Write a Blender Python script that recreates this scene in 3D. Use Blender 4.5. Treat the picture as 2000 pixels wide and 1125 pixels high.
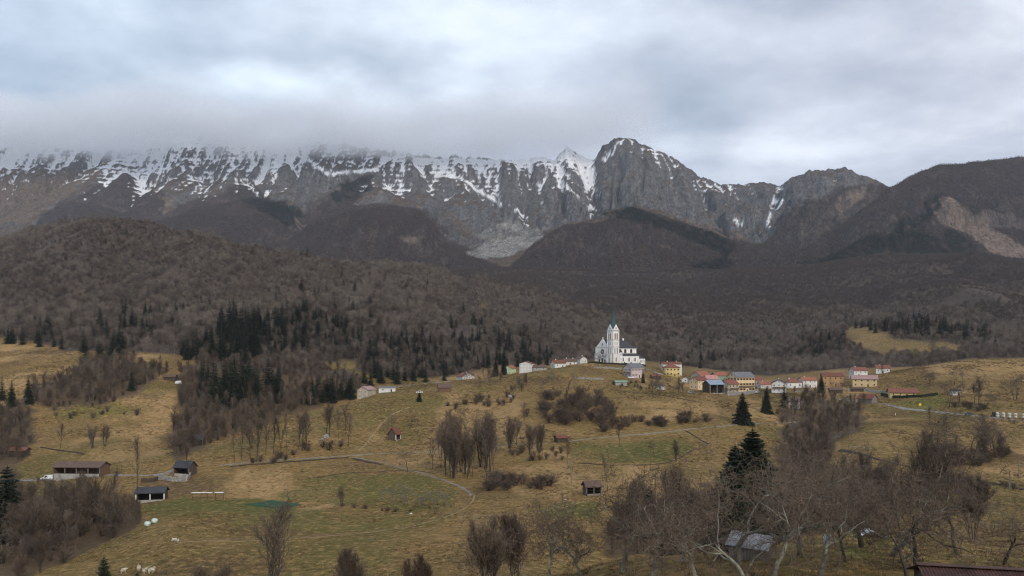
import bpy, bmesh, math, random
import numpy as np
from mathutils import Vector, Matrix, noise as mnoise

for _o in list(bpy.data.objects):
    bpy.data.objects.remove(_o, do_unlink=True)
SC = bpy.context.scene
COL = SC.collection
R = math.radians

# ------------------------------------------------------------------ camera
# The photograph is 2000 x 1125; F is its focal length in those pixels and HZ the row of the horizon.
F, CX, HZ = 1455.0, 1000.0, 690.0
cam_data = bpy.data.cameras.new('camera')
cam = bpy.data.objects.new('camera', cam_data)
COL.objects.link(cam)
cam.location = (0, 0, 0)
cam.rotation_euler = (R(90), 0, 0)
cam_data.sensor_width = 36.0
cam_data.lens = 36.0 * F / 2000.0
cam_data.shift_y = (HZ - 562.5) / 2000.0
cam_data.clip_start = 0.5
cam_data.clip_end = 60000
SC.camera = cam

# ------------------------------------------------------------------ render settings
SC.render.engine = 'CYCLES'
SC.cycles.use_denoising = True
SC.cycles.denoiser = 'OPENIMAGEDENOISE'
SC.cycles.denoising_prefilter = 'FAST'
SC.cycles.denoising_input_passes = 'RGB_ALBEDO_NORMAL'
SC.cycles.pixel_filter_type = 'BLACKMAN_HARRIS'
SC.cycles.filter_width = 1.15
SC.cycles.max_bounces = 9
SC.cycles.diffuse_bounces = 2
SC.cycles.glossy_bounces = 2
SC.cycles.transmission_bounces = 2
SC.cycles.transparent_max_bounces = 12
SC.cycles.volume_bounces = 8
SC.cycles.use_adaptive_sampling = True
SC.cycles.adaptive_threshold = 0.02
SC.view_settings.view_transform = 'Standard'
SC.view_settings.look = 'None'
SC.view_settings.gamma = 1.0
SC.view_settings.exposure = 0.38
SC.view_settings.use_curve_mapping = False

# ------------------------------------------------------------------ node helpers
class NT:
    def __init__(s, tree):
        s.t = tree
        tree.nodes.clear()
    def n(s, typ, _o=0, **kw):
        nd = s.t.nodes.new(typ)
        ins = kw.pop('i', {})
        for k, v in kw.items():
            setattr(nd, k, v)
        for k, v in ins.items():
            s.set(nd.inputs[k], v)
        return nd
    def set(s, sock, v):
        if isinstance(v, bpy.types.NodeSocket):
            s.t.links.new(v, sock)
        elif isinstance(v, bpy.types.Node):
            s.t.links.new(v.outputs[0], sock)
        else:
            if hasattr(sock, 'default_value'):
                try:
                    sock.default_value = v
                except Exception:
                    sock.default_value = tuple(v) + (1.0,)
    def math(s, op, a, b=None, c=None, clamp=False):
        nd = s.t.nodes.new('ShaderNodeMath'); nd.operation = op; nd.use_clamp = clamp
        s.set(nd.inputs[0], a)
        if b is not None: s.set(nd.inputs[1], b)
        if c is not None: s.set(nd.inputs[2], c)
        return nd.outputs[0]
    def vmath(s, op, a, b=None):
        nd = s.t.nodes.new('ShaderNodeVectorMath'); nd.operation = op
        s.set(nd.inputs[0], a)
        if b is not None: s.set(nd.inputs[1], b)
        return nd.outputs['Value'] if op in ('LENGTH', 'DOT_PRODUCT', 'DISTANCE') else nd.outputs[0]
    def mix(s, f, a, b, blend='MIX'):
        nd = s.t.nodes.new('ShaderNodeMix'); nd.data_type = 'RGBA'; nd.blend_type = blend
        s.set(nd.inputs[0], f)
        s.set(nd.inputs[6], a if not isinstance(a, tuple) else a + (1.0,))
        s.set(nd.inputs[7], b if not isinstance(b, tuple) else b + (1.0,))
        return nd.outputs[2]
    def noise(s, vec=None, scale=1.0, detail=4.0, rough=0.55, dist=0.0, lac=2.0):
        nd = s.t.nodes.new('ShaderNodeTexNoise')
        if vec is not None: s.set(nd.inputs['Vector'], vec)
        s.set(nd.inputs['Scale'], scale); s.set(nd.inputs['Detail'], detail)
        s.set(nd.inputs['Roughness'], rough); s.set(nd.inputs['Distortion'], dist)
        s.set(nd.inputs['Lacunarity'], lac)
        return nd.outputs[0]
    def ramp(s, fac, stops, interp='LINEAR'):
        nd = s.t.nodes.new('ShaderNodeValToRGB'); cr = nd.color_ramp; cr.interpolation = interp
        while len(cr.elements) < len(stops): cr.elements.new(0.5)
        for e, (p, c) in zip(cr.elements, stops):
            e.position = p
            e.color = (c, c, c, 1) if not isinstance(c, tuple) else c + (1.0,)
        s.set(nd.inputs[0], fac)
        return nd.outputs[0]
    def maprange(s, v, a, b, c=0.0, d=1.0, smooth=False):
        nd = s.t.nodes.new('ShaderNodeMapRange')
        nd.interpolation_type = 'SMOOTHSTEP' if smooth else 'LINEAR'
        s.set(nd.inputs[0], v)
        for k, x in zip((1, 2, 3, 4), (a, b, c, d)): s.set(nd.inputs[k], x)
        return nd.outputs[0]
    def scalevec(s, vec, sc):
        return s.vmath('MULTIPLY', vec, sc)

# ------------------------------------------------------------------ world: overcast sky
SUN_EL, SUN_AZ = R(32), R(157)          # azimuth measured from +Y (view direction) clockwise; behind the camera
world = bpy.data.worlds.new('World')
SC.world = world
world.use_nodes = True
w = NT(world.node_tree)
tc = w.n('ShaderNodeTexCoord')
dirv = tc.outputs['Generated']
sky = w.n('ShaderNodeTexSky', sky_type='NISHITA', sun_disc=False, sun_elevation=SUN_EL,
          sun_rotation=SUN_AZ, altitude=500.0, air_density=1.0, dust_density=1.5, ozone_density=1.0)
sep = w.n('ShaderNodeSeparateXYZ', i={0: dirv})
zc = w.math('ADD', w.math('ABSOLUTE', sep.outputs[2]), 0.16)
px_ = w.math('DIVIDE', sep.outputs[0], zc)
py_ = w.math('DIVIDE', sep.outputs[1], zc)
pl = w.n('ShaderNodeCombineXYZ', i={0: px_, 1: py_, 2: 3.7}).outputs[0]
n1 = w.noise(w.scalevec(pl, (1.0, 0.8, 1.0)), 0.75, 5.0, 0.50, 0.0)
n2 = w.noise(w.scalevec(pl, (1.0, 1.0, 1.0)), 2.3, 4.0, 0.52, 0.0)
n3 = w.noise(w.scalevec(pl, (0.8, 1.0, 1.0)), 6.5, 4.0, 0.6, 0.0)
cl = w.math('ADD', w.math('MULTIPLY', n1, 0.75), w.math('MULTIPLY', n2, 0.52))
cl = w.math('ADD', cl, w.math('MULTIPLY', n3, 0.18))
cl = w.math('SUBTRACT', cl, 0.235)
SKY_BLOBS = [  # (x, y, half-width x, half-width y, amount) of the brighter and darker masses in the cloud deck
    (500, 165, 190, 34, 0.26), (640, 205, 70, 60, 0.20), (960, 205, 230, 40, 0.20), (1090, 265, 160, 60, 0.24),
    (1120, 80, 420, 90, 0.20), (1420, 300, 300, 60, 0.20), (1520, 60, 300, 60, 0.14), (80, 130, 300, 110, -0.14),
    (620, 110, 260, 40, -0.16), (230, 185, 200, 60, -0.05), (1740, 140, 230, 60, -0.10), (800, 255, 150, 40, -0.14),
    (330, 250, 260, 30, 0.08), (1860, 250, 200, 60, 0.10), (1900, 40, 150, 60, -0.08)]
uu = w.math('DIVIDE', sep.outputs[0], w.math('MAXIMUM', sep.outputs[1], 0.05))
vv = w.math('DIVIDE', sep.outputs[2], w.math('MAXIMUM', sep.outputs[1], 0.05))
wob = w.noise(w.n('ShaderNodeCombineXYZ', i={0: uu, 1: w.math('MULTIPLY', vv, 1.6), 2: 0.3}).outputs[0], 5.0, 4.0, 0.55)
wob2 = w.noise(w.n('ShaderNodeCombineXYZ', i={0: uu, 1: w.math('MULTIPLY', vv, 1.6), 2: 5.3}).outputs[0], 5.0, 4.0, 0.55)
uw = w.math('ADD', uu, w.math('MULTIPLY', w.math('SUBTRACT', wob, 0.5), 0.22))
vw = w.math('ADD', vv, w.math('MULTIPLY', w.math('SUBTRACT', wob2, 0.5), 0.12))
acc = w.math('MULTIPLY_ADD', w.math('SUBTRACT', wob, 0.5), 0.30, cl)
for bx_, by_, hw, hh, am in SKY_BLOBS:
    du = w.math('DIVIDE', w.math('SUBTRACT', uw, (bx_ - CX) / F), hw / F)
    dv = w.math('DIVIDE', w.math('SUBTRACT', vw, (HZ - by_) / F), hh / F)
    d2 = w.math('ADD', w.math('MULTIPLY', du, du), w.math('MULTIPLY', dv, dv))
    acc = w.math('MULTIPLY_ADD', w.math('EXPONENT', w.math('MULTIPLY', d2, -1.0)), am * 0.55, acc)
cloud_col = w.ramp(acc, [(0.28, (0.29, 0.345, 0.43)), (0.42, (0.40, 0.45, 0.535)), (0.53, (0.51, 0.56, 0.645)),
                         (0.66, (0.66, 0.72, 0.80)), (0.82, (0.80, 0.85, 0.90))])
# a little blue where the deck thins, warmer grey-white towards the sun side on the right
side = w.maprange(uu, -0.7, 0.7)
cloud_col = w.mix(1.0, cloud_col, w.mix(side, (0.92, 1.0, 1.04), (1.04, 1.0, 0.98)), 'MULTIPLY')
thin = w.math('MULTIPLY', w.maprange(n1, 0.62, 0.40), 0.10, clamp=True)
skyc = w.mix(1.0, sky.outputs[0], (0.10, 0.10, 0.10), 'MULTIPLY')
bg = w.n('ShaderNodeBackground', i={'Color': w.mix(thin, cloud_col, skyc), 'Strength': 1.08})
w.n('ShaderNodeOutputWorld', i={'Surface': bg.outputs[0]})
world.cycles.sampling_method = 'MANUAL'
world.cycles.sample_map_resolution = 512

# ------------------------------------------------------------------ sun behind the cloud
sl = bpy.data.lights.new('sun', 'SUN')
sl.energy = 1.5
sl.angle = R(11)
sl.color = (1.0, 0.90, 0.76)
sun = bpy.data.objects.new('sun', sl)
COL.objects.link(sun)
sd = Vector((math.sin(SUN_AZ) * math.cos(SUN_EL), math.cos(SUN_AZ) * math.cos(SUN_EL), math.sin(SUN_EL)))
sun.rotation_euler = sd.to_track_quat('Z', 'Y').to_euler()
sun.location = (0, -50, 200)

# ------------------------------------------------------------------ numpy helpers
def hash2(ix, iy, seed):
    h = (ix.astype(np.int64) * 374761393 + iy.astype(np.int64) * 668265263 + seed * 1442695041) & 0x7fffffff
    h = ((h ^ (h >> 13)) * 1274126177) & 0x7fffffff
    h = (h ^ (h >> 16)) & 0xffff
    return h / 65535.0
def vnoise(x, y, seed=0):
    ix, iy = np.floor(x), np.floor(y)
    fx, fy = x - ix, y - iy
    fx = fx * fx * fx * (fx * (fx * 6 - 15) + 10); fy = fy * fy * fy * (fy * (fy * 6 - 15) + 10)
    a, b = hash2(ix, iy, seed), hash2(ix + 1, iy, seed)
    c, d = hash2(ix, iy + 1, seed), hash2(ix + 1, iy + 1, seed)
    return (a + (b - a) * fx) * (1 - fy) + (c + (d - c) * fx) * fy
def fbm(x, y, oct=5, seed=0, gain=0.5):
    t, a, s = 0.0, 1.0, 0.0
    for k in range(oct):
        t = t + a * (vnoise(x, y, seed + k * 17) * 2 - 1); s += a
        x, y, a = x * 2.03 + 13.1, y * 2.03 - 7.7, a * gain
    return t / s
def ridged(x, y, oct=5, seed=0, gain=0.5):
    t, a, s = 0.0, 1.0, 0.0
    for k in range(oct):
        n = 1 - np.abs(vnoise(x, y, seed + k * 31) * 2 - 1)
        t = t + a * n * n; s += a
        x, y, a = x * 2.07 + 3.1, y * 2.07 + 9.7, a * gain
    return t / s
def smoothstep(a, b, x):
    t = np.clip((x - a) / (b - a), 0, 1)
    return t * t * (3 - 2 * t)
def pip(px, py, poly):
    """points in polygon, vectorised"""
    inside = np.zeros(px.shape, bool)
    n = len(poly)
    for i in range(n):
        x1, y1 = poly[i]; x2, y2 = poly[(i + 1) % n]
        if y1 == y2: continue
        c = ((y1 > py) != (y2 > py)) & (px < (x2 - x1) * (py - y1) / (y2 - y1) + x1)
        inside ^= c
    return inside
def mesh_np(name, verts, quads=None, tris=None, smooth=False):
    me = bpy.data.meshes.new(name)
    verts = np.asarray(verts, np.float32)
    nq = 0 if quads is None else len(quads); nt = 0 if tris is None else len(tris)
    me.vertices.add(len(verts)); me.vertices.foreach_set('co', verts.ravel())
    li = []
    if nq: li.append(np.asarray(quads, np.int32).ravel())
    if nt: li.append(np.asarray(tris, np.int32).ravel())
    li = np.concatenate(li)
    me.loops.add(len(li)); me.loops.foreach_set('vertex_index', li)
    st = np.concatenate([np.arange(nq) * 4, nq * 4 + np.arange(nt) * 3]).astype(np.int32)
    me.polygons.add(nq + nt); me.polygons.foreach_set('loop_start', st)
    if smooth: me.polygons.foreach_set('use_smooth', np.ones(nq + nt, bool))
    me.update(calc_edges=True)
    return me
def add_obj(name, me, material=None, parent=None, **props):
    o = bpy.data.objects.new(name, me)
    COL.objects.link(o)
    if material is not None and me is not None and not me.materials:
        me.materials.append(material)
    if parent is not None: o.parent = parent
    for k, v in props.items(): o[k] = v
    return o
def empty(name, loc, rz=0.0, **props):
    o = bpy.data.objects.new(name, None)
    COL.objects.link(o)
    o.empty_display_size = 0.5
    o.location = loc; o.rotation_euler = (0, 0, rz)
    for k, v in props.items(): o[k] = v
    return o
# ------------------------------------------------------------------ the lie of the land
# surveyed points: (photo column, photo row, distance in metres); the height follows from the horizon row
def Zof(y, D): return (HZ - y) * D / F
PTS = [
 (1850,1125,52),(1450,1125,52),(1650,1125,52),(1990,1110,56),(1900,1100,62),(1950,1060,90),(1200,1097,75),(1330,1085,77),(1480,1068,80),
 (1650,1045,85),(1750,1038,92),(2150,1090,62),(2200,1050,90),
 (300,1090,160),(600,1050,176),(300,1024,192),(700,1030,190),(900,1000,207),(530,986,235),(1000,985,216),(1150,1000,200),
 (400,970,245),(800,960,245),(1150,968,230),(600,925,285),(900,920,285),(1000,900,302),(450,905,305),(690,890,325),(1100,862,352),
 (1300,845,372),(1450,830,388),(1250,890,312),(1150,890,310),(90,933,300),(160,932,290),(40,885,347),(30,960,270),(100,1000,230),
 (330,940,282),(350,920,302),(-150,960,270),(-150,880,350),(200,850,392),(100,830,420),(200,795,462),(300,760,512),(330,740,560),
 (100,722,560),(0,703,600),(150,716,575),(100,690,640),(300,692,650),(-200,700,600),(650,716,640),(500,715,650),
 (340,905,312),(420,865,352),(500,838,387),(600,805,432),(700,780,472),(760,765,502),(900,742,562),
 (769,858,375),(850,830,402),(1000,850,370),(900,800,447),(1050,800,440),(1250,790,440),(1100,760,502),(870,765,502),(950,746,547),
 (1050,731,577),(1200,746,535),(1350,782,455),(1400,772,482),(1160,708.5,622),(1200,709.5,618),(1245,711.5,616),(1200,722,585),(1250,740,560),
 (1310,736,590),(1440,766,540),(1500,762,560),(1600,758,568),(1690,757,560),(1695,787,490),(1750,768,530),(1900,808,402),(1990,818,380),
 (1800,796,440),(1750,786,470),(1850,760,500),(1900,736,540),(1990,740,540),(1900,704,640),(1990,700,640),(1780,722,620),(1730,736,600),(2200,705,640),
 (1800,960,212),(1950,960,215),(1800,905,260),(1950,905,265),(1800,852,312),(1950,860,320),(1660,868,300),(1950,1040,120),(2200,960,215),(2200,820,380),
 (1700,830,340),(1680,895,262),
]
HID = [  # (column, distance, height) where the photograph cannot see the ground
 (1000,12,-9),(200,12,-10),(1800,12,-9),(1000,30,-14),(1800,30,-12),(500,50,-25),(500,100,-38),(500,150,-44.3),(0,100,-42),(0,150,-47),(-200,60,-30),
 (900,60,-24),(900,100,-33),(900,130,-38),(900,160,-41.5),(1100,100,-30),(1100,130,-39),(1200,130,-41),(1400,130,-42),(1620,130,-42),(1750,130,-38),
 (1400,172,-46),(1550,172,-47),(1300,172,-44),(1650,190,-44),(1550,230,-47),(1550,300,-48),(1450,240,-45),(1450,300,-44),(1600,380,-42),(1620,440,-36),
 (1700,150,-40),(1850,150,-35),(2000,150,-35),
 (200,200,-49.5),(100,180,-49),(420,400,-51),(420,480,-44),(450,560,-29),(600,485,-42),(600,580,-26),(700,535,-35.5),(800,560,-30),(900,640,-26),
 (1200,680,-12),(1200,780,-20),(1000,640,-18),(1000,780,-24),(1400,700,-24),(1400,820,-25),(1600,700,-24),(1600,820,-22),(1800,780,-16),(2000,780,-12),(2200,900,-10),
 (-450,6,-9),(2450,6,-9),(-450,25,-14),(2450,25,-12),(400,25,-14),(1600,25,-12),(400,6,-9),(1600,6,-9),(2450,60,-17),(2450,100,-27),(2450,220,-37),(2450,400,-30),(2450,640,-5),(-450,100,-42),(-450,220,-48),(-450,400,-42),(-450,640,0),
 (-200,800,0),(100,800,0),(400,800,-5),(700,800,-15),(100,1000,0),(500,1000,-10),(1000,1000,-25),(1500,1000,-20),(2000,1000,-10),
]
ctrl = [(x, D, Zof(y, D)) for x, y, D in PTS] + HID
cx = np.array([c[0] for c in ctrl], float); cD = np.array([c[1] for c in ctrl], float); cZ = np.array([c[2] for c in ctrl], float)
def feat(x, D): return np.stack([(x - CX) / 1000.0 * 1.6, np.log(D) * 1.6], -1)
P = feat(cx, cD)
def kern(d2): return np.where(d2 > 1e-12, 0.5 * d2 * np.log(np.maximum(d2, 1e-12)), 0.0)
K = kern(((P[:, None, :] - P[None]) ** 2).sum(-1)) + np.eye(len(P)) * 2e-4
Q = np.concatenate([np.ones((len(P), 1)), P], 1)
A_ = np.block([[K, Q], [Q.T, np.zeros((3, 3))]])
sol = np.linalg.solve(A_, np.concatenate([cZ, np.zeros(3)]))
def valley(x, D):
    sh = x.shape; x = x.ravel(); D = np.minimum(D.ravel(), 1100.0); out = np.empty(x.shape)
    for s in range(0, len(x), 60000):
        q = feat(x[s:s + 60000], D[s:s + 60000])
        d2 = ((q[:, None, :] - P[None]) ** 2).sum(-1)
        out[s:s + 60000] = kern(d2) @ sol[:len(P)] + sol[len(P)] + q @ sol[len(P) + 1:]
    return out.reshape(sh)
def smax(a, b, k):
    h = np.clip(0.5 + 0.5 * (a - b) / k, 0, 1)
    return b + (a - b) * h + k * h * (1 - h)
def layer(x, D, crest, base, power=1.0, back=0.35, front=0.2):
    c = np.array(crest, float); b = np.array(base, float)
    yc, Dc = np.interp(x, c[:, 0], c[:, 1]), np.interp(x, c[:, 0], c[:, 2])
    Db, Zb = np.interp(x, b[:, 0], b[:, 1]), np.interp(x, b[:, 0], b[:, 2])
    Zc = (HZ - yc) * Dc / F
    t = (D - Db) / (Dc - Db)
    z = np.where(t < 0, Zb - front * (Db - D), Zb + (Zc - Zb) * np.clip(t, 0, 1) ** power)
    return np.where(t > 1, Zc - (D - Dc) * back, z), t
HILL = [(-400,505,1350),(-150,490,1350),(0,472,1350),(60,452,1380),(120,436,1400),(190,424,1420),(240,428,1420),(300,438,1420),(350,456,1400),(430,478,1400),(520,500,1380),(620,515,1350),
        (720,518,1400),(800,522,1450),(860,530,1500),(930,548,1500),(1000,568,1500),(1100,590,1500),(1200,622,1450),(1350,658,1400),(1450,695,1350),(1600,740,1300),(2300,800,1300)]
HILLB = [(-400,620,0),(400,640,-4),(600,660,-10),(750,690,-18),(1000,760,-24),(1450,800,-26),(2300,900,-40)]
SLOPE = [(-400,560,2200),(500,560,2300),(700,545,2300),(850,520,2500),(1000,528,2500),(1250,532,2500),(1420,525,2500),(1560,524,2400),(1640,510,2350),(1700,503,2300),(1800,496,2250),(1900,492,2200),(1960,505,2200),(2000,512,2200),(2300,520,2200)]
SLOPEB = [(-400,900,-20),(900,950,-30),(1400,820,-28),(1600,800,-24),(1900,820,-12),(2300,820,-8)]
def gully(x, D, scale, seed):
    X = (x - CX) / F * D
    wx = X + 60 * fbm(X / 240, D / 240, 3, seed + 5)
    return ridged(wx / scale, D / (scale * 3.2), 4, seed)
def land(x, D):
    """height of the ground for photo column x and distance D (arrays)"""
    X = (x - CX) / F * D
    z = valley(x, D)
    near = smoothstep(90, 200, D)
    z = z + near * (0.9 * fbm(X / 45, D / 45, 4, 3) + 0.25 * fbm(X / 9, D / 9, 2, 8))
    # little turf terraces on the steeper meadow
    tz = z + 0.8 * fbm(X / 30, D / 30, 3, 15)
    z = z + 0.42 * smoothstep(300, 345, D) * smoothstep(620, 560, D) * np.sin(tz * 2.05) * smoothstep(-0.25, 0.35, fbm(X / 80, D / 80, 3, 16))
    h1, t1 = layer(x, D, HILL, HILLB, 1.05, 0.45)
    h1 = h1 + smoothstep(0.0, 0.3, t1) * (16 * fbm(X / 230, D / 230, 5, 21) - 78 * (gully(x, D, 230, 40) - 0.45) * smoothstep(1.05, 0.75, t1))
    h2, t2 = layer(x, D, SLOPE, SLOPEB, 1.25, 0.02)
    h2 = h2 + smoothstep(0.0, 0.3, t2) * (30 * fbm(X / 380, D / 380, 5, 61) - 72 * (gully(x, D, 330, 80) - 0.45) * smoothstep(1.05, 0.8, t2))
    # the pasture knoll on the slope behind the village
    kx, kd = (1750 - CX) / F * 1000, 1000.0
    h2 = h2 + 22 * np.exp(-(((X - kx) / 120) ** 2 + ((D - kd) / 130) ** 2))
    z = smax(z, h1, 9.0)
    z = smax(z, h2, 12.0)
    return z
def to_px(X, D, Z): return CX + F * X / D, HZ - F * Z / D

# ground grid
NU, U0, U1 = 540, -0.95, 0.95
ND = 600
gu = np.linspace(U0, U1, NU)
gD = np.exp(np.linspace(math.log(6.0), math.log(2750.0), ND))
GU, GD = np.meshgrid(gu, gD)             # rows: distance
GX = CX + F * GU
GZ = land(GX, GD)
GXw = GU * GD
GPX, GPY = GX, HZ - F * GZ / GD
def gz(X, D):
    """height of the ground sheet at world X, Y"""
    fu = (X / D - U0) / (U1 - U0) * (NU - 1); fd = (math.log(D / 6.0)) / math.log(2750.0 / 6.0) * (ND - 1)
    i = int(min(max(fu, 0), NU - 1.001)); j = int(min(max(fd, 0), ND - 1.001))
    a, b = fu - i, fd - j
    b = (D - gD[j]) / (gD[j + 1] - gD[j])
    return float((GZ[j, i] * (1 - a) + GZ[j, i + 1] * a) * (1 - b) + (GZ[j + 1, i] * (1 - a) + GZ[j + 1, i + 1] * a) * b)
def at(x, y, dmin=0.0, dmax=3000.0, snap=True):
    """the ground point that the photograph shows at column x, row y (first one beyond dmin)"""
    u = (x - CX) / F
    fu = (u - U0) / (U1 - U0) * (NU - 1); i = int(min(max(fu, 0), NU - 1.001)); a = fu - i
    prof = GZ[:, i] * (1 - a) + GZ[:, i + 1] * a
    e = prof / gD; tgt = (HZ - y) / F
    ok = np.nonzero((e >= tgt) & (gD >= dmin) & (gD <= dmax))[0]
    if len(ok) == 0:
        m = (gD >= dmin) & (gD <= dmax); j = int(np.nonzero(m)[0][np.argmax(e[m])]); D = gD[j]
    else:
        j = int(ok[0])
        if j > 0 and gD[j - 1] >= dmin and e[j - 1] < tgt:
            f = (tgt - e[j - 1]) / (e[j] - e[j - 1] + 1e-12); D = gD[j - 1] + f * (gD[j] - gD[j - 1])
        else:
            D = gD[j]
    X = u * D
    return Vector((X, D, gz(X, D)))

# ---- land cover of the ground sheet
C_TAN, C_OLIVE, C_GREEN, C_STRAW, C_BROWN = (0.215,0.138,0.054), (0.138,0.110,0.034), (0.074,0.090,0.020), (0.370,0.235,0.108), (0.105,0.064,0.033)
C_LITTER, C_FGREEN = (0.080,0.062,0.051), (0.130,0.138,0.026)
wxp = GPX + 26 * fbm(GXw / 14, GD / 14, 4, 101); wyp = GPY + 9 * fbm(GXw / 14, GD / 14, 4, 202)
cov = np.zeros(GZ.shape + (3,)); cov[:] = C_TAN
def blend(mask, col):
    global cov
    cov = cov * (1 - mask[..., None]) + np.array(col) * mask[..., None]
big = fbm(GXw / 60, GD / 90, 4, 7)
blend(smoothstep(-0.05, 0.35, big) * 0.9, (0.118, 0.094, 0.030))
blend(smoothstep(0.10, 0.5, fbm(GXw / 34, GD / 60, 4, 77)) * 0.95, C_STRAW)
blend(smoothstep(0.15, 0.55, fbm(GXw / 30, GD / 45, 4, 57)) * 0.8, C_BROWN)
COVER = [
 (C_GREEN, 0.66, [(540,968),(600,938),(700,926),(830,931),(905,962),(885,992),(800,1000),(700,988),(560,980)]),
 (C_OLIVE, 0.9, [(250,1003),(330,978),(480,978),(600,992),(720,1005),(880,1005),(840,1030),(640,1042),(440,1018),(300,1014)]),
 (C_GREEN, 0.6, [(270,988),(360,972),(500,975),(600,990),(560,1003),(420,1000),(300,1005)]),
 (C_BROWN, 0.5, [(500,1020),(640,1045),(760,1040),(640,1052),(480,1050),(420,1030)]),
 (C_STRAW, 0.95, [(430,965),(470,918),(560,908),(575,925),(520,972),(440,975)]),
 (C_STRAW, 0.5, [(180,870),(300,850),(330,880),(290,910),(160,905)]),
 (C_GREEN, 0.75, [(1110,868),(1330,856),(1352,880),(1300,905),(1200,908),(1130,892)]),
 (C_GREEN, 0.75, [(1060,1000),(1110,980),(1180,982),(1178,1012),(1080,1012)]),
 (C_FGREEN, 0.7, [(100,803),(180,787),(290,792),(275,806),(120,816)]),
 (C_OLIVE, 0.8, [(270,748),(350,736),(352,765),(270,772)]),
 (C_FGREEN, 0.7, [(1700,778),(1760,797),(1850,792),(1840,766),(1740,783)]),
 (C_OLIVE, 0.7, [(1690,930),(2000,935),(2000,962),(1760,945)]),
 (C_STRAW, 0.7, [(900,790),(1010,770),(1020,830),(960,860),(900,850)]),
 (C_STRAW, 0.6, [(960,915),(1110,905),(1140,960),(1080,975),(980,960)]),
 (C_OLIVE, 0.65, [(600,800),(780,765),(860,770),(800,810),(700,830),(560,860)]),
 (C_STRAW, 0.55, [(1220,780),(1400,775),(1420,815),(1250,800)]),
 (C_OLIVE, 0.5, [(1180,735),(1330,745),(1350,775),(1200,765)]),
 (C_TAN, 0.8, [(1640,868),(1700,835),(1900,830),(2000,850),(2000,880),(1700,882)]),
 (C_STRAW, 0.55, [(1780,722),(1890,700),(2000,700),(2000,735),(1880,740)]),
 (C_FGREEN, 0.55, [(1600,1075),(1640,1040),(1760,1040),(1780,1070),(1680,1090)]),
 (C_OLIVE, 0.6, [(560,1060),(760,1070),(760,1140),(560,1140)]),
 (C_STRAW, 0.5, [(1650,645),(1700,640),(1760,665),(1880,680),(1860,700),(1700,690)]),
 (C_OLIVE, 0.5, [(1720,665),(1860,670),(1850,690),(1720,690)]),
]
for col, am, poly in COVER:
    m = pip(wxp, wyp, poly).astype(float)
    m = (m + np.roll(m, 1, 0) + np.roll(m, -1, 0) + np.roll(m, 1, 1) + np.roll(m, -1, 1)) / 5
    blend(m * am, col)
# wood land: leaf litter under the trees
WOOD_IN = [
 [(-2000,640),(170,700),(560,690),(720,745),(880,735),(1000,712),(1150,705),(1260,705),(1500,735),(1640,720),(1800,716),(1900,700),(4000,690),(4000,-800),(-2000,-800)],
]
CLEAR = [  # open meadow inside the wooded country
 [(-50,655),(60,668),(180,690),(160,700),(-50,690)], [(-50,700),(170,715),(165,728),(-50,745)],
 [(490,708),(700,708),(690,726),(500,724)], [(1650,635),(1700,640),(1760,662),(1880,672),(1870,690),(1700,692),(1655,665)], [(930,598),(960,595),(955,605)],
 [(1240,668),(1290,668),(1290,680),(1250,682)]]
wood = ((GD > 640) & pip(GPX, GPY, WOOD_IN[0]))
for c in CLEAR: wood &= ~pip(wxp, wyp, c)
wood |= GD > 1500
RAVINE = [[(335,905),(345,830),(355,770),(345,720),(420,690),(560,690),(720,745),(700,772),(600,800),(500,832),(420,862)],
 [(60,760),(130,735),(180,715),(250,705),(330,725),(260,765),(230,785),(180,795),(100,795),(60,790)], [(-80,790),(60,800),(60,870),(40,905),(-80,930)],
 [(-80,965),(60,958),(95,975),(215,985),(262,990),(275,1035),(180,1065),(90,1110),(60,1135),(-80,1135)],
 [(1520,790),(1600,775),(1690,797),(1692,825),(1640,862),(1610,905),(1560,960),(1540,1000),(1500,940),(1530,860)]]
BRUSH = [[(1180,1085),(1200,1030),(1260,985),(1360,965),(1385,985),(1385,1060),(1330,1085)], [(1520,1050),(1540,960),(1600,900),(1720,920),(1800,960),(1790,1000),(1700,1035)]]
for c in RAVINE: wood |= pip(wxp, wyp, c) & (GD > 125)
for c in BRUSH: wood |= pip(wxp, wyp, c) & (GD > 100) & (GD < 290)
wf = wood.astype(float)
wf = (wf + np.roll(wf, 1, 0) + np.roll(wf, -1, 0) + np.roll(wf, 1, 1) + np.roll(wf, -1, 1)) / 5
blend(smoothstep(660, 760, GD) * 0.45, (0.120, 0.088, 0.050))
blend(wf, C_LITTER); blend(wf * (GD < 600), (0.105, 0.072, 0.042))
blend(wf * smoothstep(0.1, 0.6, fbm(GXw / 120, GD / 160, 4, 91)) * 0.4, (0.118, 0.088, 0.068))

def grid_quads(nr, nc):
    a = np.arange(nr * nc).reshape(nr, nc)
    return np.stack([a[:-1, :-1], a[:-1, 1:], a[1:, 1:], a[1:, :-1]], -1).reshape(-1, 4)
def set_color(me, name, arr):
    at_ = me.attributes.new(name, 'FLOAT_COLOR', 'POINT')
    c = np.ones((len(me.vertices), 4), np.float32); c[:, :3] = arr.reshape(-1, 3)
    at_.data.foreach_set('color', c.ravel())
def set_float(me, name, arr):
    at_ = me.attributes.new(name, 'FLOAT', 'POINT'); at_.data.foreach_set('value', np.asarray(arr, np.float32).ravel())

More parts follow.
